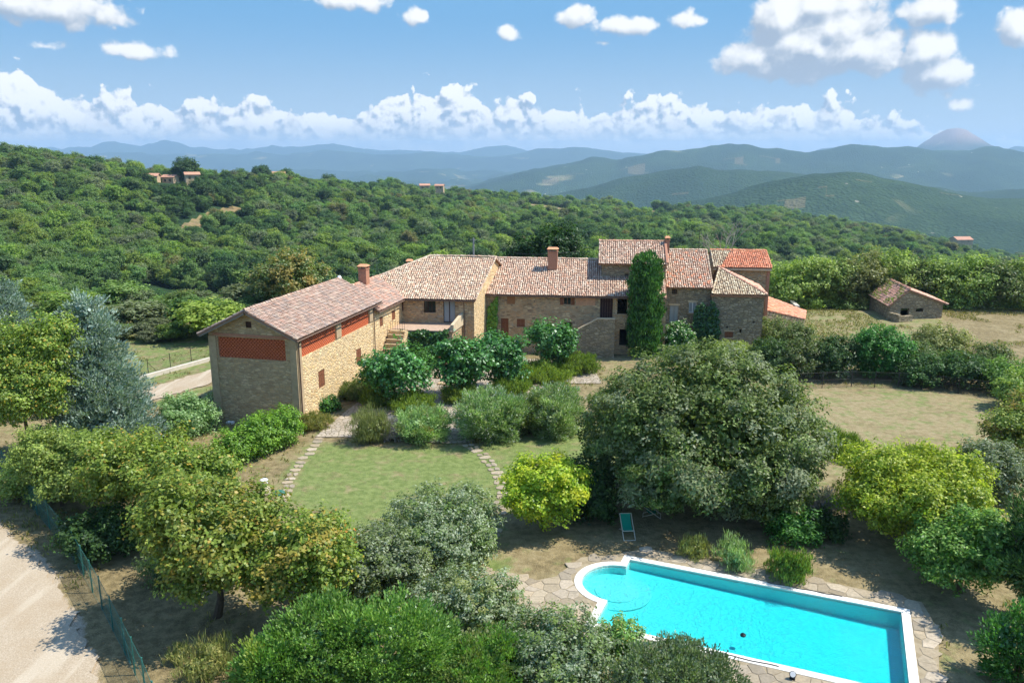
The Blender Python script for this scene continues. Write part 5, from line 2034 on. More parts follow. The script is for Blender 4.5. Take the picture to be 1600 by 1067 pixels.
for px, py, w in ((694, 592, 1.9), (702, 602, 2.0)):
    mb = MB(); c = at(px, py)
    mb.box(c + Z3 * .09, v3(.97, -.22), v3(.22, .97), Z3, w / 2, .3, .09)
    tag(mb.build('stone_step', M['quoin']), 'upper broad stone step in the court path' if py < 600 else 'lower broad stone step in the court path', 'step')

# ------------------------------------------------------------------ fences


def wire_fence(name, label, line, h, gap, mat_post, mat_wire, cell=0.11, wire=0.009, post_r=0.032, rails=3, braces=(), group=None):
    W_ = [at(*p) if len(p) == 2 else np.array(p, float) for p in line]
    root = empty(name, tuple(W_[0])); tag(root, label, 'fence', group)
    wm = MB()
    for k in range(len(W_) - 1):
        a, b = W_[k], W_[k + 1]
        L = float(np.linalg.norm(b - a)); d = unit(b - a); n = v3(d[1], -d[0])
        m = max(1, round(L / gap))
        for i in range(m + (1 if k == len(W_) - 2 else 0)):
            p = a + d * L * i / m
            mb = MB(); mb.tube(p - Z3 * .2, p + Z3 * (h + .06), post_r, post_r, 6); mb.tube(p + Z3 * (h + .06), p + Z3 * (h + .09), post_r * 1.3, post_r * .6, 6)
            mb.build('post', mat_post, root)
            if (k, i) in braces:
                mb = MB(); mb.tube(p + Z3 * h * .85, p + d * 0.9, .02, .02, 5); mb.build('brace', mat_post, root)
        z0, z1 = 0.04, h
        for sgn in (1, -1):
            t = -(z1 - z0)
            while t < L + (z1 - z0):
                u0, u1 = (t, t + (z1 - z0)) if sgn > 0 else (t + (z1 - z0), t)
                q0, q1 = z0, z1
                # clip to the bay
                def cut(ua, za, ub, zb):
                    if ua > ub: ua, za, ub, zb = ub, zb, ua, za
                    if ub <= 0 or ua >= L: return None
                    if ua < 0: za = za + (zb - za) * (0 - ua) / (ub - ua); ua = 0
                    if ub > L: zb = za + (zb - za) * (L - ua) / (ub - ua); ub = L
                    return ua, za, ub, zb
                c = cut(u0, q0, u1, q1)
                if c:
                    A, B = a + d * c[0] + Z3 * c[1], a + d * c[2] + Z3 * c[3]
                    s = unit(np.cross(unit(B - A), n)) * wire / 2
                    wm.poly([A - s, B - s, B + s, A + s])
                t += cell
        for q in range(rails):
            z = z0 + (z1 - z0) * q / (rails - 1)
            wm.tube(a + Z3 * z + n * .01, b + Z3 * z + n * .01, wire * .7, wire * .7, 4)
    wm.build('wire_mesh', mat_wire, root)
    return root


wire_fence('mesh_fence', 'green wire mesh fence between gravel road and maples', [(-60, 690), (8, 742), (40, 782), (78, 826), (118, 878), (160, 952), (196, 1022), (228, 1088), (262, 1170)], 1.55, 2.1, M['green_metal'], M['green_metal'], 0.075, 0.013, 0.03, 3, ((4, 0), (6, 0)))
wire_fence('wire_fence', 'dark wire fence along the hedge strip behind the dry lawn', [(1238, 608), (1330, 604), (1440, 608), (1556, 622)], 1.35, 2.2, M['iron'], M['iron'], 0.14, 0.012, 0.032, 3)
wire_fence('wire_fence', 'thin wire fence with dark posts above the white kerb wall', [(150, 606), (232, 584), (330, 556)], 1.3, 2.6, M['iron'], M['iron'], 0.2, 0.006, 0.03, 3, ((1, 0),))
mb = MB()
for (a, b) in (((120, 628), (205, 598)), ((205, 598), (328, 564))):
    A, B = at(*a), at(*b); d = unit(B - A)
    mb.box((A + B) / 2 + Z3 * .16, d, v3(d[1], -d[0]), Z3, np.linalg.norm(B - A) / 2 + .02, .16, .2)
tag(mb.build('kerb_wall', M['concrete']), 'low whitish concrete kerb wall along the track beyond the barn', 'wall')
# black iron gate at the barn corner
ga = at(337, 656); gd = unit(v3(-0.95, -0.3))
gate = empty('iron_gate', tuple(ga)); tag(gate, 'narrow black iron gate at the left corner of the barn', 'gate')
for off in (0.05, 1.15):
    mb = MB(); mb.tube(ga - BG * off - Z3 * .1, ga - BG * off + Z3 * 1.75, .05, .05, 6); mb.build('post', M['iron'], gate)
for k in range(8):
    mb = MB(); p = ga - BG * (0.17 + .125 * k); mb.tube(p + Z3 * .12, p + Z3 * 1.6, .016, .016, 5); mb.build('bar', M['iron'], gate)
for z in (.15, .9, 1.55):
    mb = MB(); mb.tube(ga - BG * .05 + Z3 * z, ga - BG * 1.15 + Z3 * z, .02, .02, 5); mb.build('rail', M['iron'], gate)

# ------------------------------------------------------------------ garden furniture and odds


def deck_chair(label, px, py, rz, fold=False):
    c = at(px, py)
    root = empty('deck_chair', (0, 0, 0)); tag(root, label, 'deck chair', 'green deck chairs under the oak')
    w = 0.30
    f = (-0.15, 0.0)
    if not fold:
        foot, head = np.array([0, -0.62, 0.02]), np.array([0, 0.62, 0.95])
        rf0, rf1 = np.array([0, 0.72, 0.02]), np.array([0, -0.35, 0.42])
    else:
        foot, head = np.array([0, -0.35, 0.02]), np.array([0, 0.55, 0.62])
        rf0, rf1 = np.array([0, 0.6, 0.02]), np.array([0, -0.2, 0.3])
    for s in (-1, 1):
        mb = MB(); mb.tube(foot + [s * w, 0, 0], head + [s * w, 0, 0], .022, .022, 6); q = mb.build('side_rail', M['wood_pale']); q.parent = root
        mb = MB(); mb.tube(rf0 + [s * (w - .06), 0, 0], rf1 + [s * (w - .06), 0, 0], .02, .02, 6); q = mb.build('leg', M['wood_pale']); q.parent = root
    for p in (foot, head, rf0, rf1):
        mb = MB(); mb.tube(p + [-w, 0, 0], p + [w, 0, 0], .02, .02, 6); q = mb.build('cross_bar', M['wood_pale']); q.parent = root
    mb = MB()
    A = head; B = foot + (head - foot) * 0.30
    n = 10
    for k in range(n):
        P_ = []
        for t in (k / n, (k + 1) / n):
            p = A + (B - A) * t + np.array([0, 0.05, -0.16]) * math.sin(math.pi * t)
            P_.append(p)
        mb.poly([P_[0] + [-w * .84, 0, .02], P_[0] + [w * .84, 0, .02], P_[1] + [w * .84, 0, .02], P_[1] + [-w * .84, 0, .02]])
    q = mb.build('canvas_seat', M['canvas']); q.parent = root
    root.location = tuple(c); root.rotation_euler = (0, 0, rz)
    return root


deck_chair('green canvas deck chair standing open beside the pool', 980, 836, math.radians(4))
deck_chair('green canvas deck chair half hidden in the shade of the oak', 1022, 806, math.radians(78), True)

p = at(413, 772)
urn = empty('garden_urn', tuple(p)); tag(urn, 'white garden urn on a pale rock at the lawn corner', 'urn')
mb = MB(); mb.lathe(tuple(p + v3(.1, -.1)), [(.28, -.05), (.34, .15), (.3, .4), (.2, .52)], 9); mb.build('rock', M['rock'], urn)
mb = MB(); mb.lathe(tuple(p + v3(.08, -.08, .5)), [(.12, 0), (.17, .05), (.2, .22), (.17, .36), (.23, .42), (.22, .46), (.15, .45)], 18); mb.build('jar', M['white'], urn, True)
p = at(436, 772)
mb = MB(); mb.lathe(tuple(p), [(.36, .0), (.37, .08), (.3, .17), (.16, .22), (.08, .23)], 16)
tag(mb.build('hose_cover', M['green_metal'], None, True), 'low round green plastic cover lying on the lawn', 'cover')
p = at(360, 661)
mb = MB(); mb.box(p + Z3 * .06, BG, BL_, Z3, .28, .14, .07)
tag(mb.build('white_box', M['white']), 'small white box on the ground at the foot of the gable', 'box')

# utility pole and aerials
b = at_y(740, 400, 108.0)
up = empty('utility_pole', (b[0], b[1], -1.0)); tag(up, 'grey utility pole with sagging wire behind the hipped house', 'pole')
zt = at_y(740, 372, 108.0)[2]
mb = MB(); mb.tube((b[0], b[1], -2), (b[0], b[1], zt), .16, .11, 8); mb.build('mast', M['wood_grey'], up)
mb = MB(); mb.tube((b[0] - .4, b[1], zt - .3), (b[0] + .4, b[1], zt - .3), .04, .04, 5); mb.build('crossarm', M['wood_grey'], up)
mb = MB()
q0, q1 = np.array([b[0] + .3, b[1], zt - .3]), np.array([cb[0] - 9.5, 83.0, 9.6])
mb.path([q0 + (q1 - q0) * k / 12 - Z3 * 1.0 * math.sin(math.pi * k / 12) for k in range(13)], .02, .02, 4); mb.build('wire', M['iron'], up)
for lab, px, pyb, pyt, Y, yagi in (('thin aerial mast at the left end of the upper house roof', 941, 408, 364, 84, False), ('aerial with cross bars behind the narrow stone house', 1093, 395, 360, 88, True)):
    a0_, a1_ = at_y(px, pyb, Y), at_y(px, pyt, Y)
    r_ = empty('roof_aerial', tuple(a0_ - Z3 * .5)); tag(r_, lab, 'aerial')
    mb = MB(); mb.tube(a0_ - Z3 * 1.5, a1_, .03, .025, 6); mb.build('mast', M['iron'], r_)
    if yagi:
        for k in range(5):
            z = a1_ - Z3 * (.15 + .14 * k)
            mb = MB(); mb.tube(z - v3(.3, 0), z + v3(.3, 0), .012, .012, 4); mb.build('element', M['iron'], r_)


# dead trees
def dead_tree(label, px, pyb, pyt, Y, seed, w):
    rng = np.random.default_rng(seed)
    b = at_y(px, pyb, Y); z1 = at_y(px, pyt, Y)[2]
    g = th(b[0], b[1])
    r_ = empty('dead_tree', (b[0], b[1], g)); tag(r_, label, 'tree')
    mb = MB()
    h = z1 - g
    mb.path([v3(b[0], b[1], g - .2), v3(b[0] + .1, b[1], g + h * .35), v3(b[0] - .1, b[1], g + h * .6)], .2, .1, 7)
    mb.build('trunk', M['bark_pale'], r_)

    def grow(m, p, d, L, r, lev):
        e = p + d * L
        m.tube(p, e, r, r * .6, 5)
        if lev > 0:
            for _ in range(3):
                dd = unit(d + rng.normal(0, .5, 3) + np.array([0, 0, .15]))
                grow(m, p + (e - p) * rng.uniform(.5, 1), dd, L * .66, r * .5, lev - 1)
    for k in range(6):
        a = 6.283 * k / 6
        m = MB()
        grow(m, v3(b[0], b[1], g + h * rng.uniform(.3, .6)), unit(v3(math.cos(a) * w, math.sin(a) * w, 1.0)), h * .24, .07, 3)
        m.build('branch', M['bark_pale'], r_)


dead_tree('bare grey dead tree behind the orange roofed rear house', 1128, 420, 345, 95, 4, .55)

# ------------------------------------------------------------------ foliage kit
COVER = 0.8
LEAF_GAIN = np.array([1.36, 1.32, 1.32])


def rand_dirs(rng, n):
    d = rng.standard_normal((n, 3))
    return d / np.linalg.norm(d, axis=1, keepdims=True)


def norm_rows(a):
    return a / np.maximum(np.linalg.norm(a, axis=1, keepdims=True), 1e-9)


def leaf_quads(rng, C, N, length, width, axis=None, fold=0.18):
    """one folded pointed leaf (a quad) for each centre C with facing N"""
    n = len(C)
    if axis is None:
        t = np.cross(N, rand_dirs(rng, n))
        t = norm_rows(t)
    else:
        t = norm_rows(axis)
    b = norm_rows(np.cross(N, t))
    nn = np.cross(t, b)
    L = (length * (0.65 + 0.7 * rng.random(n)))[:, None] * 0.5
    Wd = (width * (0.7 + 0.6 * rng.random(n)))[:, None] * 0.5
    V = np.empty((n, 4, 3))
    V[:, 0] = C - t * L
    V[:, 1] = C + b * Wd + nn * Wd * fold - t * L * 0.1
    V[:, 2] = C + t * L
    V[:, 3] = C - b * Wd + nn * Wd * fold - t * L * 0.1
    return V


def palette(rng, n, cols, jit=0.14, w=None):
    cols = np.array(cols)
    i = rng.choice(len(cols), n, p=w)
    c = cols[i] * (1 + jit * rng.standard_normal((n, 1)))
    return np.clip(c, 0.004, 0.9)


def crown_mesh(name, seed, blobs, clump, leaf, cover=2.2, cols=None, tip=None, tipw=0.0, mat='leaf', mode='leaf', zmin=0.05, clump_gap=0.12, inner=True, maxn=70000, accent=None, rag=1.0):
    """blobs: list of (centre, radii). Clumps of leaves are set over the blobs' surfaces and a few inside."""
    rng = np.random.default_rng(seed)
    Cs, Ns, Cols, As = [], [], [], []
    area_leaf = 0.5 * leaf[0] * leaf[1]
    blobs = [(np.array(c, float), np.array(r, float)) for c, r in blobs]
    Vq, Cq = [], []
    for bi, (bc, br) in enumerate(blobs):
        a, b_, c_ = br
        p = 1.6
        surf = 4 * math.pi * (((a * b_) ** p + (a * c_) ** p + (b_ * c_) ** p) / 3) ** (1 / p)
        ncl = max(6, int(surf / (clump * clump * 1.9)))
        d = rand_dirs(rng, int(ncl * 1.25))
        u = rng.uniform(0.72, 1.0, len(d)) - 0.16 * (rng.random(len(d)) < 0.35)
        cen = bc + d * br * u[:, None]
        ok = cen[:, 2] > zmin + 0.25 * clump
        # leave out clumps buried in another blob, and a few more for gaps
        for bj, (oc, orr) in enumerate(blobs):
            if bj != bi:
                ok &= (np.linalg.norm((cen - oc) / (orr * 0.78), axis=1) > 1)
        ok &= rng.random(len(d)) > clump_gap
        cen, d = cen[ok], d[ok]
        nl = int(min(maxn / len(blobs) * 1.6, COVER * cover * surf / area_leaf) / max(len(u), 1)) + 1
        for k in range(len(cen)):
            R = clump * rng.choice([rng.uniform(0.5, 0.9), rng.uniform(0.8, 1.25), rng.uniform(1.1, 1.6)], p=[0.4, 0.42, 0.18])
            m = max(6, int(nl * (R / clump) ** 2))
            dd = rand_dirs(rng, m)
            dd = norm_rows(dd + d[k] * 0.4 + np.array([0, 0, 0.2]))
            rr = R * rng.random(m) ** 0.42
            pts = cen[k] + dd * rr[:, None] * np.array([1, 1, 0.72]) + d[k] * (R * rag * rng.uniform(-0.5, 0.75, (m, 1)))
            keep = pts[:, 2] > zmin
            pts, dd = pts[keep], dd[keep]
            m = len(pts)
            if m == 0:
                continue
            if mode == 'leaf':
                nn = norm_rows(dd * 0.4 + d[k] * 0.4 + np.array([0, 0, 0.6]) + 0.42 * rng.standard_normal((m, 3)))
                q = leaf_quads(rng, pts, nn, leaf[0], leaf[1])
            elif mode == 'spray':       # needles and shoots that point outwards and up
                ax = norm_rows(dd * 0.6 + d[k] * 0.7 + np.array([0, 0, 0.7]) + 0.3 * rng.standard_normal((m, 3)))
                nn = norm_rows(np.cross(ax, rand_dirs(rng, m)))
                q = leaf_quads(rng, pts, nn, leaf[0], leaf[1], ax)
            else:                       # upright shoots
                ax = norm_rows(dd * 0.25 + np.array([0, 0, 1.0]) + 0.25 * rng.standard_normal((m, 3)))
                nn = norm_rows(np.cross(ax, rand_dirs(rng, m)))
                q = leaf_quads(rng, pts, nn, leaf[0], leaf[1], ax)
            cc = palette(rng, m, cols) * (1 + 0.12 * rng.standard_normal())
            if accent is not None and rng.random() < accent[1]:
                f = rng.uniform(0.35, 0.9)
                cc = cc * (1 - f) + np.array(accent[0]) * f
            if tip is not None:         # some shoots of the clump are younger leaf
                y = rng.random(m) < tipw
                cc[y] = palette(rng, int(y.sum()), [tip])
            Vq.append(q); Cq.append(np.clip(cc, 0.004, 0.9))
        if inner:
            m = int(surf * 1.1 / (0.25 * clump * clump) * 0.9) + 8
            dd = rand_dirs(rng, m)
            pts = bc + dd * br * rng.uniform(0.35, 0.7, (m, 1))
            ok = pts[:, 2] > zmin + 0.1
            pts, dd = pts[ok], dd[ok]
            nn = norm_rows(dd + 0.6 * rng.standard_normal(dd.shape))
            Vq.append(leaf_quads(rng, pts, nn, clump * 0.62, clump * 0.42))
            Cq.append(palette(rng, len(pts), cols))
    V = np.concatenate(Vq); C = np.concatenate(Cq)
    return quad_mesh(name, V, np.clip(C * LEAF_GAIN, 0.005, 0.7), M[mat])


def trunk_mb(rng, base, h, r, crown_c, crown_r, limbs=6, lean=0.08):
    """tapered trunk with limbs that reach into the crown"""
    mb = MB()
    base = np.array(base, float)
    n = 5
    pts = []
    dx, dy = rng.normal(0, lean, 2)
    for k in range(n + 1):
        t = k / n
        pts.append(base + np.array([dx * h * t + 0.04 * rng.normal(), dy * h * t + 0.04 * rng.normal(), h * t - (0.15 if k == 0 else 0)]))
    mb.tube(pts[0], pts[1], r * 1.25, r * 0.95, 8)
    for k in range(1, n):
        mb.tube(pts[k], pts[k + 1], r * (1.0 - 0.16 * (k - 0.3)), r * (1.0 - 0.16 * (k + 0.7)), 8)
    for k in range(limbs):
        t = rng.uniform(0.5, 1.0)
        p = base + (pts[-1] - base) * t
        d = rand_dirs(rng, 1)[0]
        d[2] = abs(d[2]) * 0.6 + 0.1
        e = np.array(crown_c) + d * np.array(crown_r) * 0.8
        m1 = p * 0.55 + e * 0.45 + np.array([0, 0, 0.12 * h]) * rng.uniform(0, 1)
        mb.tube(p, m1, r * 0.42, r * 0.26, 5)
        mb.tube(m1, e, r * 0.26, r * 0.08, 5)
    return mb


PALS = dict(
    oak=[lin(98, 118, 58), lin(112, 132, 70), lin(84, 104, 46), lin(124, 140, 82), lin(74, 94, 40)],
    greybush=[lin(104, 118, 84), lin(126, 138, 108), lin(84, 102, 62), lin(142, 152, 126), lin(92, 112, 64)],
    laurel=[lin(92, 128, 52), lin(108, 144, 62), lin(74, 110, 42), lin(120, 150, 74)],
    maple=[lin(104, 126, 50), lin(118, 138, 58), lin(88, 112, 42), lin(132, 146, 66), lin(112, 128, 52)],
    yellow=[lin(138, 160, 40), lin(154, 174, 46), lin(112, 140, 34), lin(166, 178, 60)],
    yellow2=[lin(136, 152, 40), lin(156, 168, 52), lin(112, 132, 36), lin(168, 174, 66)],
    court=[lin(58, 100, 40), lin(72, 116, 48), lin(48, 86, 34), lin(84, 128, 58)],
    oleander=[lin(112, 140, 84), lin(130, 154, 102), lin(94, 124, 68), lin(146, 166, 120)],
    dark=[lin(56, 80, 38), lin(68, 94, 46), lin(46, 70, 32), lin(78, 104, 52)],
    darkest=[lin(40, 64, 28), lin(50, 76, 34), lin(34, 56, 24)],
    cypress=[lin(60, 98, 40), lin(74, 114, 48), lin(50, 84, 32), lin(88, 126, 56)],
    blue=[lin(116, 136, 122), lin(134, 152, 140), lin(94, 116, 100), lin(106, 126, 104), lin(150, 166, 154)],
    rosemary=[lin(96, 118, 46), lin(116, 138, 54), lin(82, 104, 40), lin(128, 146, 66)],
    hedge=[lin(98, 138, 46), lin(118, 156, 56), lin(80, 118, 38)],
    broom=[lin(118, 124, 70), lin(136, 140, 84), lin(102, 110, 58)],
    grass=[lin(124, 130, 70), lin(150, 146, 86), lin(104, 114, 54)],
    ivy=[lin(60, 100, 40), lin(80, 122, 46), lin(48, 84, 34)],
    vine=[lin(120, 164, 44), lin(146, 178, 56), lin(98, 142, 38)],
    thicket=[lin(112, 132, 60), lin(130, 148, 70), lin(94, 116, 50), lin(142, 156, 80)],
    silver=[lin(150, 158, 140), lin(132, 142, 122), lin(168, 172, 158)],
    bramble=[lin(88, 106, 54), lin(104, 120, 66), lin(74, 92, 44), lin(120, 124, 84)],
    lavender=[lin(150, 146, 158), lin(130, 132, 120), lin(168, 162, 176)],
    dry=[lin(160, 146, 96), lin(142, 134, 84), lin(176, 160, 112)],
)


def size_from(px, pyb, pyt, w):
    """ground point, radius and height of a plant seen at these pixels"""
    b = at(px, pyb)
    top = at_y(px, pyt, b[1])[2]
    depth = b[1] * math.cos(PITCH) + CAMH * math.sin(PITCH) * 0.75
    return b, 0.5 * w / FPX * depth, top


NPLANT = [100]


def shrub(name, label, cat, px, pyb, pyt, w, pal, leaf, clump, mode='leaf', mat='leaf', blobs=None, group=None, cover=2.0, tip=None, tipw=0.0, stems=True, squash=1.0, accent=None, gap=0.1, maxn=70000, rag=1.0):
    """bush that reaches the ground"""
    b, r, h = size_from(px, pyb, pyt, w)
    NPLANT[0] += 1
    rng = np.random.default_rng(NPLANT[0])
    root = empty(name, tuple(b))
    tag(root, label, cat, group)
    if blobs is None:
        bl = [((0, 0, h * 0.42), (r * 0.94, r * 0.94 * squash, h * 0.5))]
        for k in range(4):      # uneven outline
            a = rng.uniform(0, 6.283)
            f = rng.uniform(0.35, 0.62)
            bl.append(((r * 0.55 * math.cos(a), r * 0.55 * math.sin(a) * squash, h * rng.uniform(0.3, 0.62)), (r * f, r * f, h * f * 0.62)))
    else:
        bl = [((x * r, y * r, z * h), (a * r, b2 * r, c * h)) for (x, y, z, a, b2, c) in blobs]
    me = crown_mesh('foliage', NPLANT[0], bl, clump, leaf, cover, PALS[pal], tip, tipw, mat, mode, accent=accent, clump_gap=gap, maxn=maxn, rag=rag)
    o = bpy.data.objects.new('foliage', me); COL.objects.link(o); o.parent = root
    if stems:
        mb = MB()
        for k in range(5):
            a = rng.uniform(0, 6.283)
            mb.tube((0.1 * math.cos(a), 0.1 * math.sin(a), -0.1), (r * .5 * math.cos(a), r * .5 * math.sin(a) * squash, h * .5), 0.045, 0.015, 5)
        s = mb.build('stem', M['bark']); s.parent = root
    return root


def tree(name, label, cat, px, pyb, pyt, w, pal, leaf, clump, crown_from=0.25, mat='leaf', mode='leaf', group=None, cover=2.0, nb=7, tip=None, tipw=0.0, trunk_r=0.16, accent=None, gap=0.12, flat=1.0, off=(0, 0)):
    b, r, h = size_from(px, pyb, pyt, w)
    NPLANT[0] += 1
    rng = np.random.default_rng(NPLANT[0])
    root = empty(name, tuple(b))
    tag(root, label, cat, group)
    cz0 = h * crown_from
    cc = np.array([off[0], off[1], (cz0 + h) / 2])
    cr = np.array([r * 0.82, r * 0.82, (h - cz0) / 2 * 0.86])
    bl = [(cc, cr * 0.92)]
    for k in range(nb):
        a = 6.283 * (k + rng.random() * 0.6) / nb
        e = rng.uniform(-0.5, 0.75)
        f = rng.uniform(0.32, 0.5)
        c = cc + np.array([math.cos(a) * math.cos(e) * cr[0] * 0.74, math.sin(a) * math.cos(e) * cr[1] * 0.74, math.sin(e) * cr[2] * 0.8])
        bl.append((c, np.array([r * f, r * f, min(r * f, (h - cz0) * f * 0.8) * flat])))
    me = crown_mesh('crown', NPLANT[0], bl, clump, leaf, cover, PALS[pal], tip, tipw, mat, mode, zmin=max(0.05, cz0 * 0.6), accent=accent, clump_gap=gap)
    o = bpy.data.objects.new('crown', me); COL.objects.link(o); o.parent = root
    mb = trunk_mb(rng, (0, 0, 0), cz0 + (h - cz0) * 0.45, trunk_r, cc, cr)
    t = mb.build('trunk', M['bark']); t.parent = root
    return root


# ------------------------------------------------------------------ garden plants
LS = (0.20, 0.11)
# the great holm oak beside the pool
shrub('holm_oak', 'huge rounded grey-green holm oak standing behind the pool', 'tree', 1088, 782, 528, 384, 'oak', (0.2, 0.105), 0.55, cover=2.7, maxn=130000, rag=0.2, gap=0.02,
      blobs=[(0, 0, 0.46, 0.97, 0.97, 0.47), (-0.4, -0.2, 0.56, 0.52, 0.5, 0.34), (0.42, -0.2, 0.5, 0.5, 0.5, 0.36), (0.0, -0.1, 0.68, 0.58, 0.58, 0.31), (-0.55, 0.1, 0.42, 0.42, 0.42, 0.3),
             (0.55, 0.1, 0.4, 0.42, 0.42, 0.3), (0.3, -0.45, 0.33, 0.42, 0.4, 0.24), (-0.3, -0.5, 0.36, 0.42, 0.4, 0.24), (0.62, -0.25, 0.26, 0.32, 0.3, 0.2)], accent=(lin(132, 142, 110), 0.3))
tree('yellow_tree', 'bright yellow-green small tree beside the flagstone path, left of the oak', 'tree', 848, 828, 702, 136, 'yellow', (0.17, 0.10), 0.36, 0.0, trunk_r=0.09, accent=(lin(176, 172, 40), 0.25))
shrub('laurel_bush', 'dark green bush squeezed between yellow tree and great oak', 'bush', 912, 800, 712, 110, 'dark', LS, 0.4)
# grey-green rounded bushes in the foreground
shrub('evergreen_bush', 'large domed grey-green bush at the lower edge of the lawn', 'bush', 690, 862, 764, 205, 'greybush', (0.15, 0.085), 0.3, accent=(lin(98, 120, 56), 0.25))
shrub('evergreen_bush', 'grey-green bush below the large domed one, beside the maples', 'bush', 598, 915, 822, 160, 'greybush', (0.15, 0.085), 0.3, accent=(lin(110, 128, 60), 0.3))
shrub('evergreen_bush', 'domed grey-green bush left of the pool terrace with browning leaves', 'bush', 735, 985, 886, 185, 'greybush', (0.14, 0.08), 0.28, accent=(lin(122, 126, 62), 0.2))
shrub('evergreen_bush', 'grey-green bush in front of the round end of the pool', 'bush', 878, 1050, 958, 190, 'greybush', (0.13, 0.075), 0.27, accent=(lin(112, 130, 58), 0.35))
shrub('young_laurel', 'small upright laurel bush touching the white pool edge', 'bush', 970, 1022, 966, 84, 'laurel', (0.15, 0.07), 0.2, mat='leaf_gloss', tip=lin(160, 140, 60), tipw=0.1)
shrub('evergreen_bush', 'low grey-green bush at the bottom edge before the pool', 'bush', 1050, 1092, 1018, 190, 'greybush', (0.12, 0.06), 0.26, mode='spray')
shrub('laurel_bush', 'big bright green laurel at the bottom of the picture', 'bush', 610, 1075, 925, 210, 'laurel', (0.16, 0.07), 0.3, mode='spray', mat='leaf_gloss', tip=lin(140, 168, 84), tipw=0.2)
shrub('laurel_bush', 'darker green laurel beside the big bright one, below the maples', 'bush', 500, 1072, 930, 170, 'laurel', (0.16, 0.07), 0.3, mode='spray', mat='leaf_gloss')
shrub('laurel_bush', 'green laurel between bright laurel and the round-end bush', 'bush', 740, 1085, 1000, 160, 'laurel', (0.14, 0.07), 0.28, mode='spray', accent=(lin(110, 118, 70), 0.4))
# maples of the left hand row
MP = dict(leaf=(0.165, 0.125), clump=0.42, tip=lin(164, 144, 62), tipw=0.06)
tree('maple', 'largest yellow-green maple, its bare trunk showing above the fence', 'tree', 344, 962, 736, 226, 'maple', crown_from=0.16, nb=11, trunk_r=0.17, accent=(lin(146, 140, 58), 0.14), gap=0.16, **MP)
tree('maple', 'yellow-green maple with rusty tips beside the laurels', 'tree', 478, 988, 778, 180, 'maple', crown_from=0.15, nb=7, trunk_r=0.13, accent=(lin(158, 138, 62), 0.2), gap=0.16, **MP)
tree('maple', 'yellow-green maple between the largest maple and the blue conifer', 'tree', 232, 832, 662, 180, 'maple', crown_from=0.2, nb=8, trunk_r=0.14, accent=(lin(110, 128, 48), 0.3), gap=0.16, **MP)
tree('maple', 'tall yellow-green maple at the left edge before the blue conifers', 'tree', 52, 728, 470, 190, 'maple', crown_from=0.2, nb=8, trunk_r=0.16, accent=(lin(72, 92, 38), 0.35), gap=0.24, **MP)
tree('maple', 'light green young tree by the mesh fence at the left', 'tree', 98, 790, 655, 130, 'thicket', crown_from=0.06, nb=6, trunk_r=0.09, leaf=(0.14, 0.09), clump=0.36)
tree('maple', 'small maple with orange leaf tips at the lawn corner', 'tree', 512, 918, 800, 100, 'maple', crown_from=0.1, nb=6, trunk_r=0.08, leaf=(0.18, 0.13), clump=0.36, tip=lin(190, 120, 56), tipw=0.16)
tree('maple', 'maple whose crown fills the gap behind the largest maple', 'tree', 300, 850, 690, 165, 'maple', crown_from=0.1, nb=8, trunk_r=0.12, accent=(lin(104, 124, 48), 0.3), gap=0.16, **MP)
tree('maple', 'green maple between fence and blue conifer at the left', 'tree', 150, 800, 668, 150, 'thicket', crown_from=0.08, nb=7, trunk_r=0.1, leaf=(0.18, 0.12), clump=0.42)
shrub('undergrowth_bush', 'dark low bush beneath the left maples near the fence', 'bush', 170, 862, 790, 130, 'dark', (0.17, 0.1), 0.34, gap=0.18)
shrub('undergrowth_bush', 'thin brownish bush beneath the largest maple', 'bush', 262, 905, 850, 90, 'bramble', (0.16, 0.08), 0.32, gap=0.3, cover=1.3)
shrub('undergrowth_bush', 'green bush below the tall maple at the left edge', 'bush', 60, 772, 700, 120, 'thicket', (0.17, 0.1), 0.36, gap=0.18)
shrub('laurel_bush', 'laurel filling the bottom edge left of the big bright one', 'bush', 430, 1085, 985, 130, 'laurel', (0.16, 0.07), 0.3, mode='spray', accent=(lin(130, 140, 60), 0.3))
# blue conifers
for lab, a in (('blue-green conifer standing before the barn gable', (160, 706, 460, 185)), ('blue-green conifer cut by the left edge of the picture', (24, 640, 434, 170))):
    b, r, h = size_from(*a)
    NPLANT[0] += 1
    root = empty('blue_conifer', tuple(b)); tag(root, lab, 'tree', 'blue conifers')
    bl = []
    for k in range(9):
        t = k / 8
        bl.append(((0.08 * math.sin(k * 2.1), 0.08 * math.cos(k * 1.7), h * (0.1 + 0.8 * t)), (r * (1.02 - 0.8 * t ** 1.15), r * (1.02 - 0.8 * t ** 1.15), h * 0.11)))
    me = crown_mesh('crown', NPLANT[0], bl, 0.46, (0.26, 0.09), 2.2, PALS['blue'], None, 0, 'needle', 'spray', clump_gap=0.24, rag=1.5)
    o = bpy.data.objects.new('crown', me); COL.objects.link(o); o.parent = root
    mb = MB(); mb.tube((0, 0, -.1), (0, 0, h * .93), 0.2, 0.03, 8); t_ = mb.build('trunk', M['bark']); t_.parent = root
shrub('shrub', 'loose pale green shrub by the black iron gate at the barn', 'bush', 288, 676, 610, 96, 'oleander', (0.17, 0.09), 0.34)
shrub('clipped_hedge', 'bright green clipped hedge beside the barn corner', 'hedge', 405, 712, 645, 112, 'hedge', (0.15, 0.1), 0.26,
      blobs=[(-0.55, -0.5, 0.36, 0.55, 0.6, 0.42), (0.0, 0.2, 0.46, 0.62, 0.8, 0.46), (0.45, 0.9, 0.44, 0.55, 0.7, 0.46)], gap=0.03)
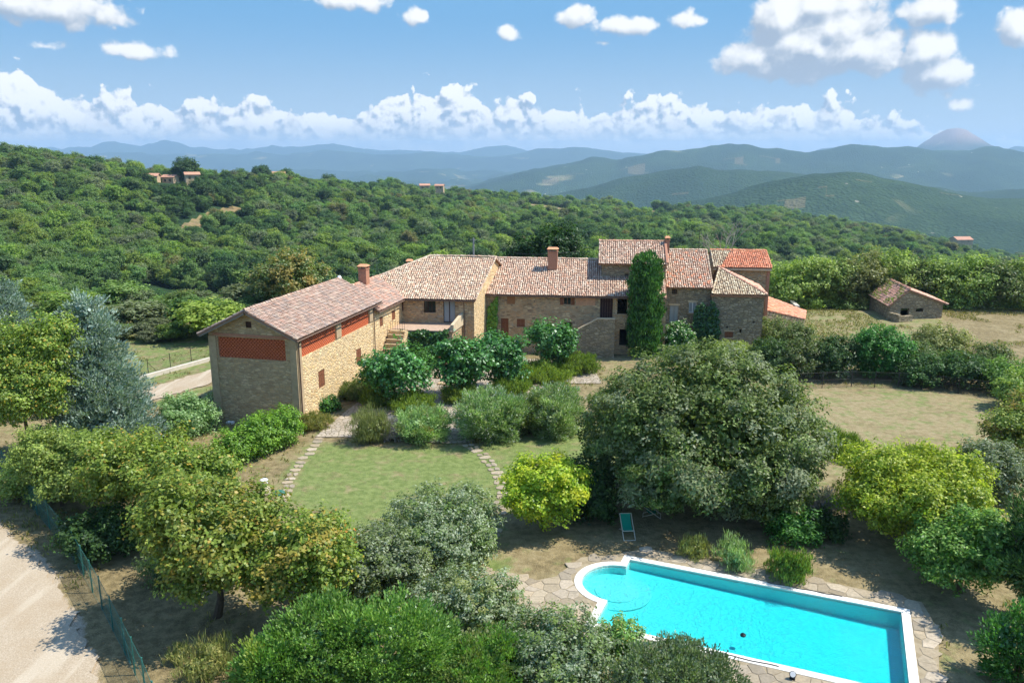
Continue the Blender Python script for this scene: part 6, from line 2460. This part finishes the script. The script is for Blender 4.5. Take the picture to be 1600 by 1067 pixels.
# court trees with dark glossy leaves
CT = dict(leaf=(0.26, 0.19), clump=0.46, mat='leaf_gloss', tip=lin(84, 136, 66), tipw=0.18)
tree('court_tree', 'dark glossy round tree close to the barn wall', 'tree', 618, 636, 536, 100, 'court', crown_from=0.12, trunk_r=0.1, **CT)
shrub('court_bush', 'round clipped dark bush beneath the terrace wall', 'bush', 656, 588, 537, 48, 'court', (0.17, 0.12), 0.3)
tree('court_tree', 'dark glossy tree in front of the terrace arch', 'tree', 722, 622, 520, 92, 'court', crown_from=0.12, trunk_r=0.1, **CT)
tree('court_tree', 'dark glossy tree right of the arch tree, touching it', 'tree', 782, 610, 522, 82, 'court', crown_from=0.12, trunk_r=0.1, **CT)
tree('court_tree', 'dark glossy tree standing alone before the long wing', 'tree', 864, 584, 497, 82, 'court', crown_from=0.12, trunk_r=0.1, **CT)
RO = dict(leaf=(0.24, 0.06), clump=0.3, mode='upright', stems=False)
for lab, a in (('low rosemary mound below the tree by the barn', (640, 640, 612, 76)), ('low rosemary mound at the path, below the arch tree', (722, 628, 600, 60)),
               ('round rosemary mound between the two oleanders', (800, 615, 584, 62)), ('wide rosemary mound before the long wing', (850, 594, 566, 96)), ('rosemary mound beside the outside stair', (900, 582, 550, 70)),
               ('rosemary strip under the court tree by the barn wall', (590, 632, 606, 60))):
    shrub('rosemary', lab, 'bush', *a, 'rosemary', group='rosemary mounds in the court', **RO)
OL = dict(leaf=(0.22, 0.055), clump=0.36, mode='spray', tip=lin(206, 208, 190), tipw=0.10)
shrub('oleander', 'tall oleander with white flowers right of the stepping path', 'bush', 768, 684, 602, 116, 'oleander', **OL)
shrub('oleander', 'oleander next to the oak, its top dusted white', 'bush', 866, 672, 597, 108, 'oleander', **OL)
shrub('oleander', 'dull oleander between the two white-topped ones', 'bush', 826, 676, 616, 70, 'bramble', (0.2, 0.05), 0.34, mode='spray')
shrub('oleander', 'rounded shrub left of the stepping path at the lawn edge', 'bush', 664, 686, 637, 92, 'oleander', (0.19, 0.06), 0.32, mode='spray', accent=(lin(120, 112, 70), 0.2))
shrub('broom_bush', 'thin wiry broom bush at the edge of the paved court', 'bush', 577, 690, 633, 62, 'broom', (0.34, 0.02), 0.3, mode='upright', mat='needle', cover=1.5)
shrub('lavender', 'grey lilac lavender clump between broom bush and shrub', 'flower', 616, 688, 650, 42, 'lavender', (0.2, 0.03), 0.2, mode='upright', cover=1.1, stems=False)
shrub('climbing_bush', 'dark leafy bush at the foot of the barn wall', 'bush', 510, 642, 616, 40, 'ivy', (0.16, 0.11), 0.24)
shrub('weeds', 'straggling weeds along the foot of the barn wall', 'weeds', 560, 622, 594, 66, 'bramble', (0.2, 0.04), 0.26, mode='upright', stems=False)
shrub('weeds', 'low weeds at the front corner of the barn', 'weeds', 492, 668, 646, 60, 'grass', (0.2, 0.035), 0.24, mode='upright', stems=False)
# Italian cypress
b, r, h = size_from(1006, 556, 398, 51)
NPLANT[0] += 1
root = empty('italian_cypress', tuple(b)); tag(root, 'thick dark columnar cypress standing before the farmhouse', 'tree')
bl = [((0.05 * math.sin(k * 2.0), 0.05 * math.cos(k * 2.7), h * (0.08 + 0.84 * k / 8)), (r * (0.94, 1.0, 1.02, 1.03, 1.03, 1.02, 1.0, 0.96, 0.82)[k],) * 2 + (h * 0.10,)) for k in range(9)]
me = crown_mesh('crown', NPLANT[0], bl, 0.42, (0.34, 0.11), 2.4, PALS['cypress'], None, 0, 'needle', 'upright', clump_gap=0.04, rag=0.25)
o = bpy.data.objects.new('crown', me); COL.objects.link(o); o.parent = root
mb = MB(); mb.tube((0, 0, -.1), (0, 0, h * .9), 0.2, 0.03, 8); t_ = mb.build('trunk', M['bark']); t_.parent = root
# round dark tree behind the wing and dead tree
tree('evergreen_oak', 'dark round evergreen tree behind the long wing', 'tree', 853, 486, 342, 122, 'darkest', (0.36, 0.2), 0.75, 0.1, trunk_r=0.25, nb=6, gap=0.06)
tree('autumn_tree', 'olive-brown leafed tree beyond the barn roof', 'tree', 455, 492, 388, 120, 'bramble', (0.34, 0.2), 0.7, 0.1, accent=(lin(150, 128, 70), 0.5), trunk_r=0.2)
shrub('laurel_bush', 'white-flecked shrub at the foot of the narrow stone house', 'bush', 1060, 552, 497, 52, 'court', (0.24, 0.14), 0.32, tip=lin(190, 200, 170), tipw=0.2)
shrub('bramble_bush', 'bramble thicket under the lean-to roof', 'bush', 1222, 545, 498, 84, 'bramble', (0.2, 0.12), 0.4)
# hedge strip behind the wire fence
HS = [('tall leafy bush at the annex corner behind the oak', 1150, 566, 534, 70, 'thicket'), ('dark bush behind the wire fence, below the lean-to', 1205, 582, 528, 80, 'dark'), ('grey-green bush in the hedge strip, second from the annex', 1255, 588, 524, 80, 'bramble'),
      ('dark blue-green bush with pointed top in the hedge strip', 1300, 590, 520, 66, 'dark'), ('tall dark bush in the hedge strip before the shed', 1370, 588, 500, 82, 'court'), ('olive bush below the shed doorway', 1425, 586, 530, 78, 'bramble'),
      ('dark green bush at the middle of the wire fence', 1440, 600, 550, 84, 'dark'), ('spindly pale shrub before the shed window', 1470, 566, 500, 84, 'broom'), ('dark bush with a leaning trunk at the fence end', 1500, 604, 548, 76, 'dark'),
      ('bright green bush at the right end of the wire fence', 1570, 612, 556, 90, 'laurel'), ('olive green bush beyond the fence end', 1545, 585, 535, 70, 'bramble'), ('green bush at the right picture edge above the dry lawn', 1600, 640, 575, 90, 'thicket')]
for lab, px, yb, yt, w, pal in HS:
    shrub('hedge_bush', lab, 'bush', px, yb, yt, w, pal, (0.22, 0.12), 0.42, group='bushes of the hedge strip', gap=0.14)
# right hand side of the garden
tree('maple', 'brownish green tree at the right edge beside the dry lawn', 'tree', 1588, 720, 618, 110, 'thicket', (0.2, 0.12), 0.4, 0.1, trunk_r=0.1, accent=(lin(136, 116, 60), 0.4))
shrub('silver_bush', 'grey silvery bush above the yellow-green tree at the right', 'bush', 1552, 778, 688, 110, 'greybush', (0.18, 0.1), 0.36)
shrub('lawn_bush', 'low dome of wiry green bush alone on the dry lawn', 'bush', 1312, 712, 673, 76, 'rosemary', (0.26, 0.04), 0.28, mode='upright', stems=False)
shrub('rosemary', 'long low rosemary bank between dry lawn and yellow-green tree', 'bush', 1400, 765, 706, 200, 'rosemary', (0.24, 0.05), 0.3, mode='upright', stems=False, group='rosemary mounds in the court',
      blobs=[(-0.65, -0.55, 0.34, 0.42, 0.35, 0.36), (-0.2, -0.1, 0.4, 0.5, 0.35, 0.4), (0.3, 0.35, 0.42, 0.5, 0.35, 0.42), (0.7, 0.6, 0.36, 0.4, 0.3, 0.4)])
tree('spreading_tree', 'wide yellow-green tree with spreading crown right of the oak', 'tree', 1428, 850, 708, 250, 'yellow2', (0.18, 0.10), 0.4, 0.04, trunk_r=0.14, nb=9, flat=0.8, accent=(lin(104, 130, 44), 0.3))
tree('spreading_tree', 'darker green tree under the wide yellow-green one', 'tree', 1500, 925, 795, 160, 'laurel', (0.18, 0.09), 0.38, 0.06, trunk_r=0.12, nb=7)
tree('evergreen_oak', 'dark tall conifer-like tree at the right edge of the picture', 'tree', 1605, 965, 745, 130, 'dark', (0.26, 0.07), 0.42, 0.05, mode='spray', mat='needle', trunk_r=0.16)
shrub('laurel_bush', 'dark laurel in the lower right corner', 'bush', 1588, 1068, 935, 120, 'court', (0.16, 0.08), 0.3, mode='spray', mat='leaf_gloss')
shrub('silver_bush', 'pale dry-looking bush at the right foot of the oak', 'bush', 1276, 812, 762, 50, 'lavender', (0.22, 0.04), 0.26, mode='upright', stems=False)
shrub('laurel_bush', 'round green bush under the right side of the oak', 'bush', 1240, 842, 790, 84, 'court', (0.18, 0.09), 0.34)
shrub('laurel_bush', 'dark low bush beside the pale dry one near the oak', 'bush', 1290, 838, 795, 56, 'dark', (0.18, 0.09), 0.32)
shrub('lavender', 'olive grey tuft at the pool edge under the oak, left one', 'flower', 1086, 868, 836, 46, 'broom', (0.24, 0.03), 0.22, mode='upright', stems=False, cover=1.3)
shrub('lavender', 'grey-green spiky tuft at the pool edge under the oak, middle one', 'flower', 1146, 886, 846, 58, 'oleander', (0.28, 0.03), 0.26, mode='upright', stems=False, cover=1.3)
shrub('rosemary', 'green rosemary mound on the pool terrace edge', 'bush', 1230, 906, 858, 62, 'rosemary', (0.24, 0.04), 0.24, mode='upright', stems=False, group='rosemary mounds in the court')
shrub('weeds', 'wispy tufts of broom by the mesh fence at the bottom', 'weeds', 330, 1058, 1012, 90, 'grass', (0.36, 0.02), 0.26, mode='upright', mat='needle', stems=False, cover=0.7)
shrub('weeds', 'small wispy tuft at the bottom beside the fence', 'weeds', 282, 1032, 1008, 42, 'grass', (0.3, 0.02), 0.2, mode='upright', mat='needle', stems=False, cover=0.7)


# ------------------------------------------------------------------ ivy and creepers on walls
def creeper(name, label, O, D, u0, u1, z0, z1, pal, n, top=None, leaf=(0.24, 0.2), thick=0.22):
    NPLANT[0] += 1
    rng = np.random.default_rng(NPLANT[0])
    D = unit(D); nn = v3(D[1], -D[0])
    u = rng.uniform(u0, u1, n); z = rng.uniform(z0, z1, n)
    e = fbm(u * 1.3 + 5, z * 1.3, NPLANT[0], 3)
    f = np.minimum(np.minimum(u - u0, u1 - u) / (u1 - u0) * 4, (z1 - z) / (z1 - z0) * 3)
    ok = np.clip(f, 0, 1) + (e - 0.5) * 1.6 > 0.25
    u, z = u[ok], z[ok]
    C = v3(O[0], O[1])[None] + D[None] * u[:, None] + Z3[None] * z[:, None] + nn[None] * (rng.random(len(u)) ** 1.5 * thick * (0.5 + e[ok]) + 0.03)[:, None]
    N = norm_rows(nn[None] + np.array([0, 0, 0.5]) + 0.6 * rng.standard_normal((len(u), 3)))
    me = quad_mesh('foliage', leaf_quads(rng, C, N, *leaf), palette(rng, len(u), PALS[pal]), M['leaf_gloss'])
    root = empty(name, tuple(v3(O[0], O[1]) + D * (u0 + u1) / 2)); tag(root, label, 'climber')
    link('foliage', me, None, root)
    mb = MB()
    for k in range(4):
        uu = u0 + (u1 - u0) * (k + .5) / 4
        b0 = v3(O[0], O[1]) + D * uu + nn * .05
        mb.path([b0 + Z3 * 0.0, b0 + D * .15 + Z3 * z1 * .3, b0 - D * .1 + Z3 * z1 * .6], 0.03, 0.01, 5)
    mb.build('stem', M['bark'], root)
    return root


k0, k1 = onwall(KA, KD, 1107, 500)[0], onwall(KA, KD, 1127, 500)[0]
creeper('wall_ivy', 'dense dark ivy climbing the left front of the annex', KA, KD, k0 - 1.5, k1, 0, onwall(KA, KD, 1115, 470)[1], 'ivy', 5200, thick=0.5)
w0_, w1_ = onwall(WA, WD, 762, 500)[0], onwall(WA, WD, 778, 500)[0]
creeper('wall_creeper', 'bright green creeper on the wing wall in the corner', WA, WD, w0_, w1_, 0, 5.7, 'vine', 2600, thick=0.45)
creeper('wall_ivy', 'dark ivy curtain over the terrace arch wall', Tf0, TD, 0.4, ulen - 0.3, 1.5, 3.75, 'ivy', 4600, thick=0.6)

# grass sods on the collapsed side of the shed roof
rng = np.random.default_rng(5)
n = 1500
a, t = rng.random(n), rng.random(n)
ok = fbm(a * 5, t * 5, 8, 3) - 0.25 * (t - 0.4) > 0.46
a, t = a[ok], t[ok]
C = elf[None] * ((1 - a) * (1 - t))[:, None] + elb[None] * (a * (1 - t))[:, None] + rf[None] * ((1 - a) * t)[:, None] + rb[None] * (a * t)[:, None]
C = C + np.array([0, 0, 0.12]) + 0.04 * rng.standard_normal(C.shape)
ax = norm_rows(np.array([0, 0, 1.0]) + 0.5 * rng.standard_normal(C.shape))
me = quad_mesh('roof_grass', leaf_quads(rng, C, norm_rows(np.cross(ax, rand_dirs(rng, len(C)))), 0.34, 0.09, ax), palette(rng, len(C), PALS['grass'] + PALS['vine']), M['leaf'])
tag(link('roof_grass', me, None, shed), 'grass growing over the collapsed slope', kind='stuff')

# ------------------------------------------------------------------ woodland behind the farm
WPAL = [('mid green broadleaf tree in the wood', [lin(91, 115, 58), lin(104, 129, 68), lin(76, 100, 48), lin(115, 138, 78)]),
        ('dark green broadleaf tree in the wood', [lin(65, 89, 48), lin(78, 102, 56), lin(53, 76, 40)]),
        ('yellowish green tree in the wood', [lin(113, 133, 58), lin(130, 146, 66), lin(96, 117, 48)]),
        ('olive grey tree in the wood', [lin(106, 117, 82), lin(122, 131, 98), lin(89, 102, 66)]),
        ('brownish tree turning colour in the wood', [lin(113, 112, 66), lin(124, 121, 76), lin(96, 102, 56)])]


def wood_crown(seed, cols, leaf, clump, cover, nb=6):
    rng = np.random.default_rng(seed)
    bl = [((0, 0, 4.4), (2.5, 2.5, 2.7))]
    for k in range(nb):
        a = 6.283 * (k + rng.random() * .7) / nb
        bl.append(((1.7 * math.cos(a), 1.7 * math.sin(a), rng.uniform(3.2, 6.0)), (rng.uniform(1.1, 1.7),) * 2 + (rng.uniform(1.1, 1.6),)))
    return crown_mesh('crown', seed, bl, clump, leaf, cover, cols, mat='wood_leaf', zmin=0.6, clump_gap=0.1)


rng = np.random.default_rng(99)
NEARC = []
for i, (lab, cols) in enumerate(WPAL):
    for v_ in range(2):
        NEARC.append((i, wood_crown(900 + i * 10 + v_, cols, (0.42, 0.26), 0.62, 1.9)))
mbt = MB()
mbt.path([(0, 0, -1.0), (0.1, 0, 1.5), (0.05, 0.1, 4.0)], 0.2, 0.1, 6)
for k in range(4):
    a = 1.57 * k + .4
    mbt.tube((0.05, 0.05, 2.2), (1.4 * math.cos(a), 1.4 * math.sin(a), 4.2), .08, .03, 5)
trunk_o = mbt.build('trunk', M['bark'])
trunk_me = trunk_o.data
bpy.data.objects.remove(trunk_o)

# points of the wood: jittered grid, thinned with distance
pts = []
Y = 66.0
while Y < 1260:
    sp = 3.25 + 0.0040 * Y
    n = int(2.9 * Y / sp * 0.5)
    xs = (np.arange(-n, n) + rng.uniform(-.4, .4, 2 * n)) * sp
    ys = Y + rng.uniform(-.45, .45, 2 * n) * sp
    pts.append(np.stack([xs, ys], -1))
    Y += sp * 0.92
pts = np.concatenate(pts)
X, Yp = pts[:, 0], pts[:, 1]
left_edge = np.interp(Yp, [60, 70, 78, 84, 92, 100, 104], [-58, -52, -42, -30, -24, -20, 400])
ok = np.where(Yp < 104, X < left_edge, True)
ok &= ~((X > 30) & (Yp < 118))
ok &= ~((X > -20) & (X < 40) & (Yp < 106))
ok &= ~in_field(X, Yp)
ok &= (fbm(X / 26, Yp / 26, 77, 3) > 0.33)
u_ = X / Yp
ok &= np.abs(u_) < 0.80
for (hx, hy) in FARXY:
    ok &= ~((np.abs(X - hx) < hy * 0.024) & (Yp > hy - 32) & (Yp < hy + 16))
for pl in (at(453, 492), at(853, 486)):
    ok &= np.hypot(X - pl[0], Yp - pl[1]) > 4.5
pts = pts[ok]
X, Yp = pts[:, 0], pts[:, 1]
Zp = terrain_np(X, Yp)
sc = np.where(rng.random(len(X)) < 0.12, rng.uniform(1.0, 1.4, len(X)), rng.uniform(0.48, 0.92, len(X))) * (1 + 0.25 * (fbm(X / 30, Yp / 30, 44, 2) - .5)) * (1 + 0.35 * np.clip((Yp - 300) / 900, 0, 1))
sc = sc * np.interp(Yp, [80, 108, 150, 220], [0.75, 0.75, 0.85, 1.0])
flat_z = np.interp(Yp, [80, 108, 150], [0.5, 0.65, 1.0])
clus = fbm(X / 42.0, Yp / 42.0, 61, 3) + rng.normal(0, 0.09, len(X))
kind = np.select([clus < 0.40, clus < 0.54, clus < 0.62, clus < 0.69], [1, 0, 2, 3], 0)
kind = np.where(rng.random(len(X)) < 0.025, 4, kind)
kind = np.where((Yp < 112) & (kind == 1), rng.choice([0, 2, 3], len(X)), kind)
# a few big dark trees that stand out on the crest
for (bx, by, bs) in ((290, 470, 2.2), (281, 474, 1.6), (412, 630, 1.9), (448, 640, 1.6), (513, 700, 2.2), (404, 615, 1.7), (560, 720, 1.6), (148, 470, 1.7), (225, 420, 1.4)):
    q = at_y(bx, 270, by)
    X = np.append(X, q[0]); Yp = np.append(Yp, by); Zp = np.append(Zp, th(q[0], by)); sc = np.append(sc, bs); kind = np.append(kind, 1); flat_z = np.append(flat_z, 1.0)
rot = rng.uniform(0, 6.283, len(X))
# the 300 that show largest: visible ones nearest to the viewer
u_ = X / Yp
px_ = 800 + FPX * u_ / (0.99)
hidden = (px_ > 560) & (px_ < 1200) & (Yp < 190)
view = (np.abs(u_) < 0.68) & ~hidden
order = np.argsort(np.where(view, Yp, 1e9))
single = np.zeros(len(X), bool)
single[order[:300]] = True
for i in np.nonzero(single)[0]:
    cand = [m for (k_, m) in NEARC if k_ == kind[i]]
    root = bpy.data.objects.new('woodland_tree', None)
    root.empty_display_size = 0.5
    COL.objects.link(root)
    root.location = (X[i], Yp[i], Zp[i] - 0.15)
    root.rotation_euler = (0, 0, rot[i])
    root.scale = (sc[i] * rng.uniform(.9, 1.1), sc[i], sc[i] * flat_z[i] * rng.uniform(.85, 1.15))
    where = ('on the hillside left of the barn' if px_[i] < 330 else 'beyond the barn roof' if px_[i] < 700 else 'just behind the farmhouse roofs' if px_[i] < 1210 else 'behind the field thicket')
    lab = WPAL[kind[i]][0].replace('in the wood', 'in the wood ' + where)
    tag(root, lab, 'tree', lab.split(' in the')[0] + 's ' + where)
    c = bpy.data.objects.new('crown', cand[i % len(cand)]); COL.objects.link(c); c.parent = root
    t_ = bpy.data.objects.new('trunk', trunk_me); COL.objects.link(t_); t_.parent = root

# everything farther off reads as one mass: one object of instances
src = bpy.data.collections.new('woodland_sources')
for i, (k_, m) in enumerate(NEARC):
    o = bpy.data.objects.new('woodland_source_%02d' % i, m)
    src.objects.link(o)
rest = ~single
me = bpy.data.meshes.new('woodland')
R_ = np.nonzero(rest)[0]
me.vertices.add(len(R_))
me.vertices.foreach_set('co', np.stack([X[R_], Yp[R_], Zp[R_] - 0.2], -1).astype(np.float32).ravel())
for nm, arr, typ in (('kind', (kind[R_] * 2 + rng.integers(0, 2, len(R_))).astype(np.int32), 'INT'), ('rot', rot[R_].astype(np.float32), 'FLOAT'), ('size', sc[R_].astype(np.float32), 'FLOAT')):
    a_ = me.attributes.new(nm, typ, 'POINT'); a_.data.foreach_set('value', arr)
woodland = link('woodland', me, None)
tag(woodland, 'dense broadleaf woodland covering the slopes behind the farm', None, None, 'stuff')
g = bpy.data.node_groups.new('woodland_scatter', 'GeometryNodeTree')
g.interface.new_socket('Geometry', in_out='INPUT', socket_type='NodeSocketGeometry')
g.interface.new_socket('Geometry', in_out='OUTPUT', socket_type='NodeSocketGeometry')
gi = g.nodes.new('NodeGroupInput'); go = g.nodes.new('NodeGroupOutput')
m2p = g.nodes.new('GeometryNodeMeshToPoints')
iop = g.nodes.new('GeometryNodeInstanceOnPoints')
ci = g.nodes.new('GeometryNodeCollectionInfo')
ci.inputs['Collection'].default_value = src
ci.inputs['Separate Children'].default_value = True
ci.inputs['Reset Children'].default_value = True


def named(nm, typ):
    n = g.nodes.new('GeometryNodeInputNamedAttribute'); n.data_type = typ
    n.inputs['Name'].default_value = nm
    return n.outputs['Attribute']


g.links.new(gi.outputs[0], m2p.inputs[0])
g.links.new(m2p.outputs[0], iop.inputs['Points'])
g.links.new(ci.outputs[0], iop.inputs['Instance'])
iop.inputs['Pick Instance'].default_value = True
g.links.new(named('kind', 'INT'), iop.inputs['Instance Index'])
cx = g.nodes.new('ShaderNodeCombineXYZ')
g.links.new(named('rot', 'FLOAT'), cx.inputs[2])
g.links.new(cx.outputs[0], iop.inputs['Rotation'])
g.links.new(named('size', 'FLOAT'), iop.inputs['Scale'])
g.links.new(iop.outputs[0], go.inputs[0])
md = woodland.modifiers.new('scatter', 'NODES')
md.node_group = g

# thicket row beyond the field on the right: single bushes of several kinds
THK = [(1228, 476, 408, 90, 'thicket'), (1262, 474, 402, 80, 'thicket'), (1300, 474, 398, 84, 'thicket'), (1345, 474, 386, 92, 'broom'), (1388, 474, 384, 84, 'thicket'), (1430, 474, 398, 80, 'bramble'), (1470, 476, 394, 84, 'thicket'),
       (1515, 478, 392, 86, 'thicket'), (1560, 480, 398, 84, 'bramble'), (1602, 482, 402, 90, 'thicket')]
NTH = ['first', 'second', 'third', 'fourth', 'fifth', 'sixth', 'seventh', 'eighth', 'ninth', 'tenth']
for k, (px, yb, yt, w, pal) in enumerate(THK):
    shrub('thicket_bush', '%s bush from the farmhouse in the thicket beyond the field' % NTH[k], 'bush', px, yb, yt, w, pal, (0.36, 0.2), 0.75, group='bushes of the thicket beyond the field', gap=0.16, cover=1.8)

# dry tufts in the field and along the verges (nobody could count them)
rng = np.random.default_rng(12)
n = 26000
X = rng.uniform(26, 92, n); Yf = rng.uniform(80, 117, n)
ok = inpoly_np(X, Yf, FIELD) | (Yf > 108)
ok &= fbm(X / 5, Yf / 5, 5, 3) > 0.46
ok &= ~((X > 44) & (X < 53.5) & (Yf > 91) & (Yf < 103))
X, Yf = X[ok], Yf[ok]
n2 = 9000
gxs, gys = rng.uniform(-30, 45, n2), rng.uniform(24, 70, n2)
gxs2, gys2 = rng.uniform(-60, -20, 7000), rng.uniform(26, 96, 7000)
ax_, ay_ = np.concatenate([gxs, gxs2]), np.concatenate([gys, gys2])
okk = ~inpoly_np(ax_, ay_, ROAD) & ~inpoly_np(ax_, ay_, LAWN) & ~inpoly_np(ax_, ay_, DRY_R) & ~inpoly_np(ax_, ay_, COURT) & ~inpoly_np(ax_, ay_, TERR) & ~inpoly_np(ax_, ay_, TRACK) & ~inpoly_np(ax_, ay_, SHADE_DIRT)
okk &= fbm(ax_ / 3, ay_ / 3, 15, 3) > 0.52
X = np.concatenate([X, ax_[okk]]); Yf = np.concatenate([Yf, ay_[okk]])
C0_ = np.stack([X, Yf, terrain_np(X, Yf)], -1)
Vs, Cs = [], []
for q in range(3):
    C = C0_ + rng.normal(0, .1, C0_.shape) * [1, 1, 0] + [0, 0, .1]
    ax = norm_rows(np.array([0, 0, 1.0]) + .45 * rng.standard_normal(C.shape))
    Vs.append(leaf_quads(rng, C, norm_rows(np.cross(ax, rand_dirs(rng, len(C)))), .3, .06, ax))
    Cs.append(palette(rng, len(C), PALS['dry'] + PALS['grass']))
me = quad_mesh('dry_grass', np.concatenate(Vs), np.concatenate(Cs), M['leaf'])
tag(link('dry_grass', me, None), 'tufts of dry grass in the field and along the verges', None, None, 'stuff')
